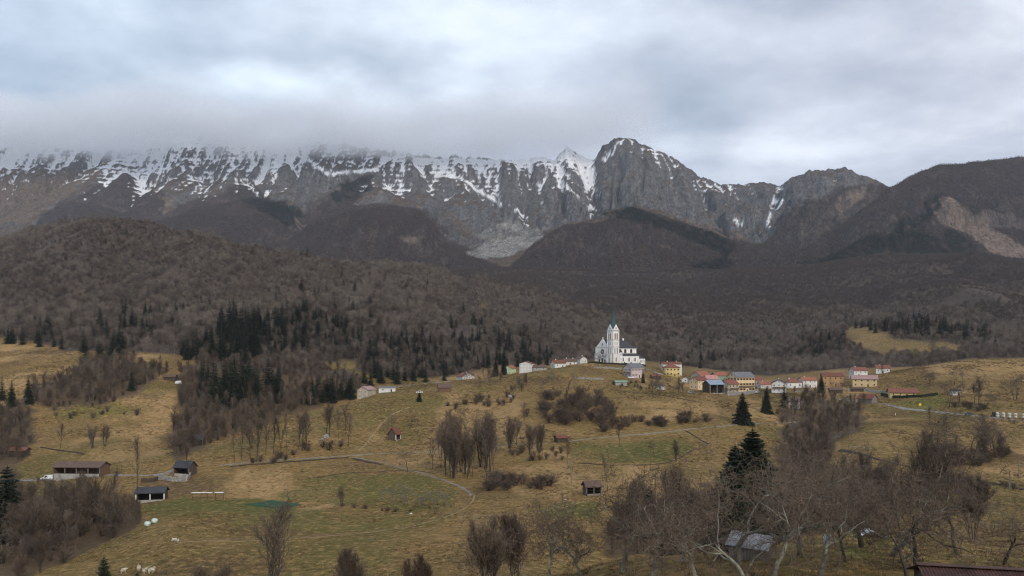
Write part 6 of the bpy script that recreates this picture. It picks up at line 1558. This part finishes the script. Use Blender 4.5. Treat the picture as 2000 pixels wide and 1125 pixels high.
# stone walls
def wall_run(name, label, pts, h, th, mat, D=None, group='stone walls'):
    W_ = [at(x, y) if D is None else Vector(((x - CX) / F * D, D, gz((x - CX) / F * D, D))) for x, y in pts]
    V, Fc = [], []; rw = random.Random(len(label))
    dense = []
    for a, b in zip(W_[:-1], W_[1:]):
        n_ = max(2, int((b - a).length / 0.9)); dense += [a.lerp(b, k / n_) for k in range(n_)]
    dense.append(W_[-1])
    for k, p in enumerate(dense):
        q = dense[min(k + 1, len(dense) - 1)]; r_ = dense[max(k - 1, 0)]
        d = Vector((q.x - r_.x, q.y - r_.y)); d.normalize(); n2 = Vector((-d.y, d.x)) * th / 2
        z_ = gz(p.x, p.y); hh = h * rw.uniform(0.82, 1.08)
        V += [(p.x - n2.x, p.y - n2.y, z_ - 1), (p.x - n2.x * 0.9, p.y - n2.y * 0.9, z_ + hh), (p.x + n2.x * 0.9, p.y + n2.y * 0.9, z_ + hh), (p.x + n2.x, p.y + n2.y, z_ - 1)]
    for k in range(len(dense) - 1):
        a = k * 4; Fc += [(a, a + 4, a + 5, a + 1), (a + 1, a + 5, a + 6, a + 2), (a + 2, a + 6, a + 7, a + 3)]
    Fc += [(0, 1, 2, 3), tuple(len(V) - 4 + k for k in (3, 2, 1, 0))]
    me_ = bpy.data.meshes.new(name); me_.from_pydata(V, [], Fc); me_.update()
    return add_obj(name, me_, mat, label=label, category='wall', group=group)
wall_run('stone_wall', 'pale stone terrace wall under the big yellow guesthouse', [(1420,773),(1450,772),(1480,766)], 2.6, 0.6, STONE, None)
wall_run('stone_wall', 'rubble stone wall along the terrace below the pale yellow house', [(1655,764),(1690,765),(1720,768),(1735,770)], 2.2, 0.6, STONE)
wall_run('stone_wall', 'low grey wall on the slope under the church', [(1160,719),(1190,720),(1215,722)], 1.3, 0.5, STONE)
wall_run('stone_wall', 'broken dry stone wall in the grass below the church', [(1128,740),(1150,741),(1180,742)], 1.3, 0.6, STONE)
wall_run('stone_wall', 'pale retaining wall stepping down east of the knoll', [(1262,722),(1280,729),(1296,733)], 1.2, 0.5, STONE)
wall_run('stone_wall', 'round stone retaining wall below the valley barn', [(318,938),(335,940),(365,940),(372,930)], 1.7, 0.5, STONE)
wall_run('yard_wall', 'dark timber-faced yard wall between barn and lane', [(275,942),(300,942),(308,938)], 1.6, 0.3, WOOD)
HEDGE = plain('hedge_green', (0.035, 0.040, 0.022), var=0.4, scale=1.2, bump=0.3)
wall_run('hedge', 'clipped dark hedge around the foot of the church', [(1150,709.5),(1180,711),(1215,712.5),(1250,714),(1262,716)], 1.5, 1.2, HEDGE, None, 'hedges')
wall_run('hedge', 'long clipped dark hedge in front of the bungalow', [(1722,772),(1760,778),(1800,776),(1832,772)], 1.9, 1.6, HEDGE, None, 'hedges')
# boulders
def boulder(name, label, px, py, s, seed, mat=None):
    p = at(px, py); b = bmesh.new(); bmesh.ops.create_icosphere(b, subdivisions=3, radius=1.0)
    for v in b.verts:
        v.co *= 1 + 0.35 * mnoise.noise(v.co * 1.3 + Vector((seed * 7.1, 0, 0))) + 0.12 * mnoise.noise(v.co * 4 + Vector((seed, 3, 0)))
        v.co = Vector((v.co.x * s, v.co.y * s * 0.8, v.co.z * s * 0.75))
    me_ = bpy.data.meshes.new(name); b.to_mesh(me_); b.free()
    o = add_obj(name, me_, mat or STONE, label=label, category='boulder', group='boulders'); o.location = (p.x, p.y, p.z + 0.25 * s)
    return o
boulder('boulder', 'pale mossy boulder among brambles above the lane', 637, 855, 1.6, 1)
boulder('boulder', 'smaller grey boulder beside the pale mossy one', 628, 860, 1.0, 2)
boulder('boulder', 'whitish rock at the foot of the bushes below the cottages', 995, 776, 1.7, 3)
boulder('boulder', 'small white stone lying on the lower meadow', 1104, 977, 0.35, 4, WHITE)
boulder('boulder', 'little white stone near the orchard line', 803, 1004, 0.35, 5, WHITE)
boulder('boulder', 'light stone at the bend of the stony path', 918, 968, 0.5, 6)

# ------------------------------------------------------------------ poles, fence
def pole(label, px, py, h, arms=1, D=None, mat=WOODL, lean=0.0):
    p = at(px, py) if D is None else Vector(((px - CX) / F * D, D, gz((px - CX) / F * D, D)))
    e = empty('utility_pole', p, rt.random(), label=label, category='pole', group='utility poles'); e.rotation_euler[1] = lean
    v, q = seg_mesh('post', [(0, 0, -0.5, 0, 0, h, 0.17, 0.12)], 8); add_obj('post', mesh_np('post', v, quads=q, smooth=True), mat, e)
    for k in range(arms): bx(e, 'crossarm', -0.9, 0.9, -0.07, 0.07, h - 0.5 - 0.8 * k, h - 0.38 - 0.8 * k, WOOD)
    return e
pole('wooden pole on the bank between the western fields', 135, 703, 10.5); pole('pale pole at the edge of the upper western field', 34, 676, 9.0, 0)
pole('tall pale pole above the field hut', 341, 711, 12.0); pole('pole beside the field hut path', 287, 757, 9.0, 0)
pole('pole in the clearing above the spruce belt', 693, 718, 11.0); pole('thin pole at the western end of the clearing', 605, 712, 9.0, 0)
pole('lone pole at the rim of the eastern pasture', 1668, 838, 8.5, 0); pole('grey pole behind the ochre house', 1652, 757, 14.0, 1); pole('pole standing between the yellow house roofs', 1667, 752, 17.0, 0, D=590)
pole('concrete pole beside the big yellow guesthouse', 1481, 768, 10.0, 0, mat=CONC); pole('post in the eastern pasture near the field bank', 1990, 932, 6.5, 0); pole('weathered post beside the field bank', 1972, 956, 5.0, 0)
pole('pole on the tawny slope by the copse', 1116, 945, 9.0, 0); pole('pole at the skyline above the pasture', 1966, 690, 11.0, 0)
f = empty('post_fence', at(1940, 1034), 0, label='wire fence of grey posts across the lower eastern field', category='fence')
fp = [at(x, y) for x, y in ((1872,1030),(1888,1030),(1904,1031),(1920,1031),(1938,1032),(1956,1033),(1974,1034),(1992,1035),(2012,1036))]
fl_ = Vector(f.location)
for p in fp:
    v, q = seg_mesh('post', [(p.x - fl_.x, p.y - fl_.y, p.z - fl_.z - 0.4, p.x - fl_.x + rt.uniform(-.06, .06), p.y - fl_.y, p.z - fl_.z + 1.5, 0.075, 0.06)], 6)
    add_obj('post', mesh_np('post', v, quads=q), WOODL, f)
for hz_ in (0.55, 1.0, 1.35):
    sg = [(*(a - fl_ + Vector((0, 0, hz_))), *(b - fl_ + Vector((0, 0, hz_))), 0.012, 0.012) for a, b in zip(fp[:-1], fp[1:])]
    v, q = seg_mesh('wire', sg, 3); add_obj('wire', mesh_np('wire', v, quads=q), IRON, f)

# ------------------------------------------------------------------ cars
CARW = plain('white_car_paint', (0.78, 0.79, 0.80), rough=0.25, var=0.05, spec=0.5)
CARD = plain('dark_car_paint', (0.06, 0.065, 0.07), rough=0.25, var=0.05, spec=0.5)
TYRE = plain('tyre_rubber', (0.02, 0.02, 0.02), var=0.1)
LAMP = plain('headlamp_glass', (0.75, 0.75, 0.72), rough=0.1, var=0.02, spec=0.6)
def car(label, px, py, yaw, paint, van=False, D=None):
    p = at(px, py) if D is None else Vector(((px - CX) / F * D, D, gz((px - CX) / F * D, D)))
    e = empty('parked_car', (p.x, p.y, p.z + 0.06), R(yaw), label=label, category='car', group='cars')
    prof = [(-2.15, 0.32), (2.1, 0.32), (2.18, 0.62), (2.08, 0.86), (1.15, 1.0), (0.62, 1.0), (-1.75, 1.0), (-2.12, 0.92), (-2.2, 0.55)]
    top = [(1.15, 0.99), (0.45, 1.5), (-1.35 if not van else -1.95, 1.52), (-1.98 if not van else -2.1, 0.99)]
    if van: top = [(1.25, 0.99), (0.6, 1.78), (-2.0, 1.82), (-2.12, 0.99)]
    prism(e, 'body', prof, 'Y', -0.86, 0.86, paint); cab = prism(e, 'cabin', top, 'Y', -0.76, 0.76, paint)
    zt = 1.42 if not van else 1.68
    for s in (-1, 1):
        x1 = -1.5 if not van else -0.2
        V = [(0.95, s * 0.775, 1.05), (0.45, s * 0.775, zt), (x1, s * 0.775, zt), (x1 - 0.25, s * 0.775, 1.05)]
        V += [(v[0], s * 0.74, v[2]) for v in V]
        poly_obj(cab, 'side_window', V, [(0, 1, 2, 3), (0, 4, 5, 1), (1, 5, 6, 2), (2, 6, 7, 3), (3, 7, 4, 0)], GLASS)
        bx(e, 'headlight', 2.06, 2.16, s * 0.62 - 0.16, s * 0.62 + 0.16, 0.62, 0.80, LAMP)
        for x in (-1.35, 1.35):
            n_ = 16; V = [(x + 0.32 * math.cos(k * 2 * math.pi / n_), s * 0.70, 0.32 + 0.32 * math.sin(k * 2 * math.pi / n_)) for k in range(n_)]; V += [(v[0], s * 0.90, v[2]) for v in V]
            w_ = poly_obj(e, 'wheel', V, [tuple(range(n_)), tuple(range(n_, 2 * n_))] + [(k, (k + 1) % n_, n_ + (k + 1) % n_, n_ + k) for k in range(n_)], TYRE)
            V = [(x + 0.19 * math.cos(k * 2 * math.pi / n_), s * 0.91, 0.32 + 0.19 * math.sin(k * 2 * math.pi / n_)) for k in range(n_)] + [(x, s * 0.93, 0.32)]
            poly_obj(w_, 'rim', V, [(k, (k + 1) % n_, n_) for k in range(n_)], METALR)
    a, b = (top[0], top[1]); V = [(a[0] + 0.02, -0.66, a[1] + 0.06), (a[0] + 0.02, 0.66, a[1] + 0.06), (b[0] + 0.10, 0.66, b[1] - 0.06), (b[0] + 0.10, -0.66, b[1] - 0.06)]
    V += [(v[0] - 0.15, v[1], v[2] - 0.05) for v in V]
    poly_obj(cab, 'windscreen', V, [(0, 1, 2, 3), (0, 4, 5, 1), (1, 5, 6, 2), (2, 6, 7, 3), (3, 7, 4, 0)], GLASS)
    return e
car('white panel van parked on the road beside the long barn', 92, 937, 195, CARW, True); car('white car parked on the meadow near the plank shed', 819, 768, 190, CARW)
car('dark car driving down the pale road', 1893, 811, -8, CARD); car('white car parked below the pink house', 1232, 742, 20, CARW, D=555)
car('grey car parked in the lane beside the cream house', 1350, 768, 10, plain('grey_car_paint', (0.30, 0.31, 0.33), rough=0.3, var=0.05)); car('white car parked by the big guesthouse', 1478, 767, 30, CARW, D=548)

# ------------------------------------------------------------------ bales, sheets, frames
BALE = plain('pale_green_wrap', (0.56, 0.68, 0.60), rough=0.4, var=0.12, scale=1.0); BALEW = plain('white_wrap', (0.62, 0.65, 0.60), rough=0.45, var=0.25, scale=1.2)
def bale(label, loc, rz, mat, group, r_=0.66, w_=1.25, up=False):
    b = bmesh.new(); bmesh.ops.create_cone(b, cap_ends=True, segments=20, radius1=r_, radius2=r_, depth=w_)
    bmesh.ops.bevel(b, geom=[e_ for e_ in b.edges if len(e_.link_faces) == 2 and abs(e_.calc_face_angle(0)) > 1.0], offset=0.12, segments=3, affect='EDGES')
    for v in b.verts: v.co *= 1 + 0.05 * mnoise.noise(v.co * 2.2 + Vector(loc) * 0.37)
    me_ = bpy.data.meshes.new('wrapped_bale'); b.to_mesh(me_); b.free(); me_.polygons.foreach_set('use_smooth', np.ones(len(me_.polygons), bool))
    o = add_obj('wrapped_bale', me_, mat, label=label, category='bale', group=group); o.location = loc; o.rotation_euler = (R(90) if not up else 0, 0, rz)
    return o
p = at(288, 1028); bale('pale green wrapped bale touching the streamside brush', (p.x, p.y, p.z + 0.62), R(70), BALE, 'wrapped bales on the lower meadow')
p = at(302, 1022); bale('pale green wrapped bale on the open meadow side of the pair', (p.x, p.y, p.z + 0.62), R(70), BALE, 'wrapped bales on the lower meadow')
for k in range(14):
    row = k % 2; c = k // 2
    X0 = (1948 + c * 9.5 + (4 if c > 3 else 0) - CX) / F * 384; D0 = 384 - c * 0.9
    bale('white wrapped bale in the two-high stack beside the road', (X0, D0, gz(X0, D0) + 0.66 + row * 1.28), R(rt.uniform(-12, 12)), BALEW, 'bales stacked by the road', 0.66, 1.3)
X0 = (1941 - CX) / F * 385; e = empty('dark_trailer', (X0, 385, gz(X0, 385)), R(-8), label='dark boarded trailer end beside the bale stack', category='trailer')
bx(e, 'end_board', -0.8, 0.8, -0.2, 0.2, 0.5, 2.7, DARKIN); bx(e, 'bed', -0.8, 0.8, -0.2, 2.2, 0.45, 0.62, WOOD)
for s in (-0.7, 0.7):
    n_ = 14; V = [(s - 0.1, 1 + 0.4 * math.cos(k * 2 * math.pi / n_), 0.4 + 0.4 * math.sin(k * 2 * math.pi / n_)) for k in range(n_)]; V += [(s + 0.1, v[1], v[2]) for v in V]
    poly_obj(e, 'wheel', V, [tuple(range(n_)), tuple(range(n_, 2 * n_))] + [(k, (k + 1) % n_, n_ + (k + 1) % n_, n_ + k) for k in range(n_)], TYRE)
# beehive shelter: white boards on posts
p = at(406, 975); e = empty('post_shelter', p, R(0), label='row of white roof boards on thin posts at the edge of the straw field', category='shelter')
for k, (a, b) in enumerate(((-5.2, -2.2), (-2.0, -0.6), (-0.4, 1.3), (2.2, 5.0))): bx(e, 'roof_board', a, b, -0.6, 0.6, 1.95 + 0.06 * (k % 2), 2.15 + 0.06 * (k % 2), FRAMEW)
for x in (-5.0, -2.2, -0.2, 2.4, 4.9): bx(e, 'post', x - 0.06, x + 0.06, -0.05, 0.07, -0.4, 1.94, WOOD)
# green net over a plot
NET = plain('green_net', (0.028, 0.075, 0.036), var=0.25, scale=0.6, bump=0.05)
c4 = [at(478, 986), at(530, 977), at(588, 985), at(560, 994)]
V, n_ = [], 13
for i in range(n_):
    for j in range(n_):
        a, b = i / (n_ - 1), j / (n_ - 1)
        q = c4[0] * (1 - a) * (1 - b) + c4[1] * a * (1 - b) + c4[2] * a * b + c4[3] * (1 - a) * b
        V.append((q.x, q.y, gz(q.x, q.y) + 0.35 + 0.06 * math.sin(i * 1.3) * math.cos(j * 1.1) - (0.3 if i in (0, n_ - 1) or j in (0, n_ - 1) else 0)))
add_obj('crop_net', mesh_np('crop_net', V, quads=grid_quads(n_, n_), smooth=True), NET, label='dark green net spread over a garden plot', category='net')
# white sheet and box on the near terrace
SHEET = plain('white_sheet', (0.78, 0.79, 0.80), rough=0.5, var=0.12, scale=1.2)
X0, D0 = (1698 - CX) / F * 74, 74.0
V = []
for i in range(10):
    for j in range(8):
        x, y = -1.4 + 2.8 * i / 9, -0.9 + 1.8 * j / 7
        V.append((X0 + x, D0 + y, gz(X0 + x, D0 + y) + 0.05 + max(0, 0.85 - 0.55 * abs(x + 0.2) - 0.3 * abs(y)) + 0.10 * mnoise.noise(Vector((x * 1.7, y * 1.7, 2)))))
add_obj('plastic_sheet', mesh_np('plastic_sheet', V, quads=grid_quads(10, 8), smooth=True), SHEET, label='crumpled white plastic sheet over a heap on the terrace', category='sheet')
X0, D0 = (1617 - CX) / F * 68, 68.0
e = empty('water_tank', (X0, D0, gz(X0, D0)), R(-12), label='pale blue water tank in a cage on the terrace lawn', category='tank')
bx(e, 'tank', -0.33, 0.33, -0.33, 0.33, 0.12, 0.78, plain('pale_blue_plastic', (0.55, 0.68, 0.78), rough=0.4, var=0.12, scale=2.0)); bx(e, 'pallet', -0.37, 0.37, -0.37, 0.37, -0.1, 0.119, WOODL); bx(e, 'cap', -0.1, 0.1, -0.1, 0.1, 0.78, 0.86, IRON)
for x in (-0.34, 0.0, 0.34): bx(e, 'cage_bar', x - 0.015, x + 0.015, -0.37, -0.34, 0.12, 0.82, METALR)
# greenhouse by the field hut
X0, D0 = (349 - CX) / F * 540, 540.0
e = empty('tunnel_greenhouse', (X0, D0, gz(X0, D0)), R(80), label='small white tunnel greenhouse beside the field hut', category='greenhouse')
n_ = 12; V = [(-2.2, 1.7 * math.cos(math.pi * k / n_), 2.0 * math.sin(math.pi * k / n_)) for k in range(n_ + 1)]; V += [(2.2, v[1], v[2]) for v in V]
poly_obj(e, 'cover', V, [(k, k + 1, n_ + 2 + k, n_ + 1 + k) for k in range(n_)] + [tuple(range(n_ + 1)), tuple(range(n_ + 1, 2 * n_ + 2))], SHEET)
bx(e, 'door', 2.205, 2.25, -0.4, 0.4, 0, 1.6, GLASS)
# yellow road sign and white box by the road
p = at(1797, 797); e = empty('road_sign', (p.x, p.y, p.z), R(8), label='small yellow sign on a post at the roadside', category='sign')
bx(e, 'post', -0.05, 0.05, -0.05, 0.05, -0.3, 1.5, METALR); bx(e, 'plate', -0.75, 0.75, -0.09, -0.05, 1.5, 2.7, plain('sign_yellow', (0.85, 0.55, 0.02), var=0.05))
p = at(1749, 812); e = empty('marker_post', (p.x, p.y, p.z), 0, label='white marker post in the pasture below the road', category='post')
bx(e, 'shaft', -0.14, 0.14, -0.14, 0.14, -0.3, 1.3, FRAMEW); bx(e, 'cap', -0.2, 0.2, -0.2, 0.2, 1.3, 1.45, FRAMEW)

# ------------------------------------------------------------------ sheep
WOOL = plain('wool', (0.60, 0.53, 0.42), var=0.2, scale=3.0, bump=0.03)
def sheep_mesh():
    me_ = bpy.data.meshes.new('sheep')
    V = [(0, 0, .62), (-.34, 0, .64), (.32, 0, .66), (.52, 0, .80), (.72, 0, .78), (-.30, .13, .34), (-.30, .13, .02), (-.30, -.13, .34), (-.30, -.13, .02), (.28, .12, .34), (.28, .12, .02), (.28, -.12, .34), (.28, -.12, .02), (-.46, 0, .50)]
    E = [(0, 1), (0, 2), (2, 3), (3, 4), (1, 5), (5, 6), (1, 7), (7, 8), (2, 9), (9, 10), (2, 11), (11, 12), (1, 13)]
    me_.from_pydata(V, E, [])
    o = bpy.data.objects.new('sheep_form', me_); COL.objects.link(o)
    sk = o.modifiers.new('skin', 'SKIN'); o.modifiers.new('sub', 'SUBSURF').levels = 1
    rad = [.30, .28, .26, .15, .085, .07, .05, .07, .05, .06, .045, .06, .045, .05]
    for d_, r_ in zip(me_.skin_vertices[0].data, rad): d_.radius = (r_, r_)
    me_.skin_vertices[0].data[0].use_root = True
    dg = bpy.context.evaluated_depsgraph_get(); ev = o.evaluated_get(dg)
    out = bpy.data.meshes.new_from_object(ev); bpy.data.objects.remove(o, do_unlink=True)
    out.materials.clear(); out.materials.append(WOOL); out.polygons.foreach_set('use_smooth', np.ones(len(out.polygons), bool))
    return out
SHEEP = sheep_mesh()
for x, y, yw, s, lab in ((241,1120,40,1.0,'cream sheep standing alone by the green pine'),(271,1115,120,1.1,'largest cream sheep grazing beside the small pine'),(283,1120,80,1.0,'cream sheep in the middle of the little flock'),(294,1120,60,1.0,'cream sheep close behind the last of the flock'),(300,1118,100,1.05,'cream sheep at the outer end of the flock')):
    p = at(x, y, 90); o = add_obj('sheep', SHEEP, None, label=lab, category='sheep', group='sheep on the lower meadow'); o.location = (p.x, p.y, p.z); o.rotation_euler = (0, 0, R(yw)); o.scale = (s * 1.15,) * 3
for x, y, yw, lab in ((339,1059,20,'whitish goat resting on the meadow track'),(346,1060,160,'greyish goat beside the whitish one')):
    p = at(x, y, 90); o = add_obj('goat', SHEEP, None, label=lab, category='goat', group='goats on the track'); o.location = (p.x, p.y, p.z); o.rotation_euler = (0, 0, R(yw))
# ------------------------------------------------------------------ the air: haze, and the cloud that sits on the crest
def box_mesh(name, x0, x1, y0, y1, z0, z1):
    v = [(x, y, z_) for z_ in (z0, z1) for y in (y0, y1) for x in (x0, x1)]
    return mesh_np(name, v, quads=[(0, 2, 3, 1), (4, 5, 7, 6), (0, 1, 5, 4), (2, 6, 7, 3), (0, 4, 6, 2), (1, 3, 7, 5)])
m = bpy.data.materials.new('haze'); m.use_nodes = True; t = NT(m.node_tree)
pv = t.n('ShaderNodeVolumePrincipled', i={'Color': (0.80, 0.88, 1.0, 1), 'Density': 2.6e-5, 'Anisotropy': 0.0})
t.n('ShaderNodeOutputMaterial', i={'Volume': pv.outputs[0]})
add_obj('haze', box_mesh('haze', -6200, 6200, -60, 6200, float(min(GZ.min(), MZ.min())) - 1.0, float(MZ.max()) + 6.0), m,
        kind='stuff', label='thin blue haze over the valley', category='haze')
m = bpy.data.materials.new('low_cloud'); m.use_nodes = True; t = NT(m.node_tree)
pos = t.n('ShaderNodeNewGeometry').outputs['Position']
sp_ = t.n('ShaderNodeSeparateXYZ', i={0: pos})
nz = t.noise(t.scalevec(pos, (1.0, 1.0, 1.7)), 0.0022, 5.0, 0.55)
zz = t.math('ADD', sp_.outputs[2], t.math('MULTIPLY', t.math('SUBTRACT', nz, 0.5), 520.0))
xb_ = t.math('DIVIDE', t.math('ADD', sp_.outputs[0], 700.0), 800.0)
zz = t.math('ADD', zz, t.math('MULTIPLY', t.math('EXPONENT', t.math('MULTIPLY', t.math('MULTIPLY', xb_, xb_), -1.0)), 75.0))
dn = t.math('MULTIPLY', t.maprange(zz, 1225, 1390, smooth=True), t.maprange(zz, 1640, 1400, smooth=True))
xe = t.math('ADD', sp_.outputs[0], t.math('MULTIPLY', t.math('SUBTRACT', nz, 0.5), 500.0))
dn = t.math('MULTIPLY', dn, t.maprange(xe, 1050, 350, smooth=True))
dn = t.math('MULTIPLY', dn, t.math('MULTIPLY', t.maprange(sp_.outputs[1], 4120, 4420, smooth=True), t.maprange(sp_.outputs[1], 5500, 5100, smooth=True)))
dn = t.math('MULTIPLY', dn, t.maprange(sp_.outputs[0], -5000, -4300, smooth=True))
pv = t.n('ShaderNodeVolumePrincipled', i={'Color': (0.97, 0.98, 1.0, 1), 'Density': t.math('MULTIPLY', dn, 0.0075), 'Anisotropy': 0.2})
t.n('ShaderNodeOutputMaterial', i={'Volume': pv.outputs[0]})
oc = add_obj('low_cloud', box_mesh('low_cloud', -5000, 1100, 4100, 5500, 1120, 1800), m, kind='stuff', label='soft grey cloud lying on the snowy crest', category='cloud')
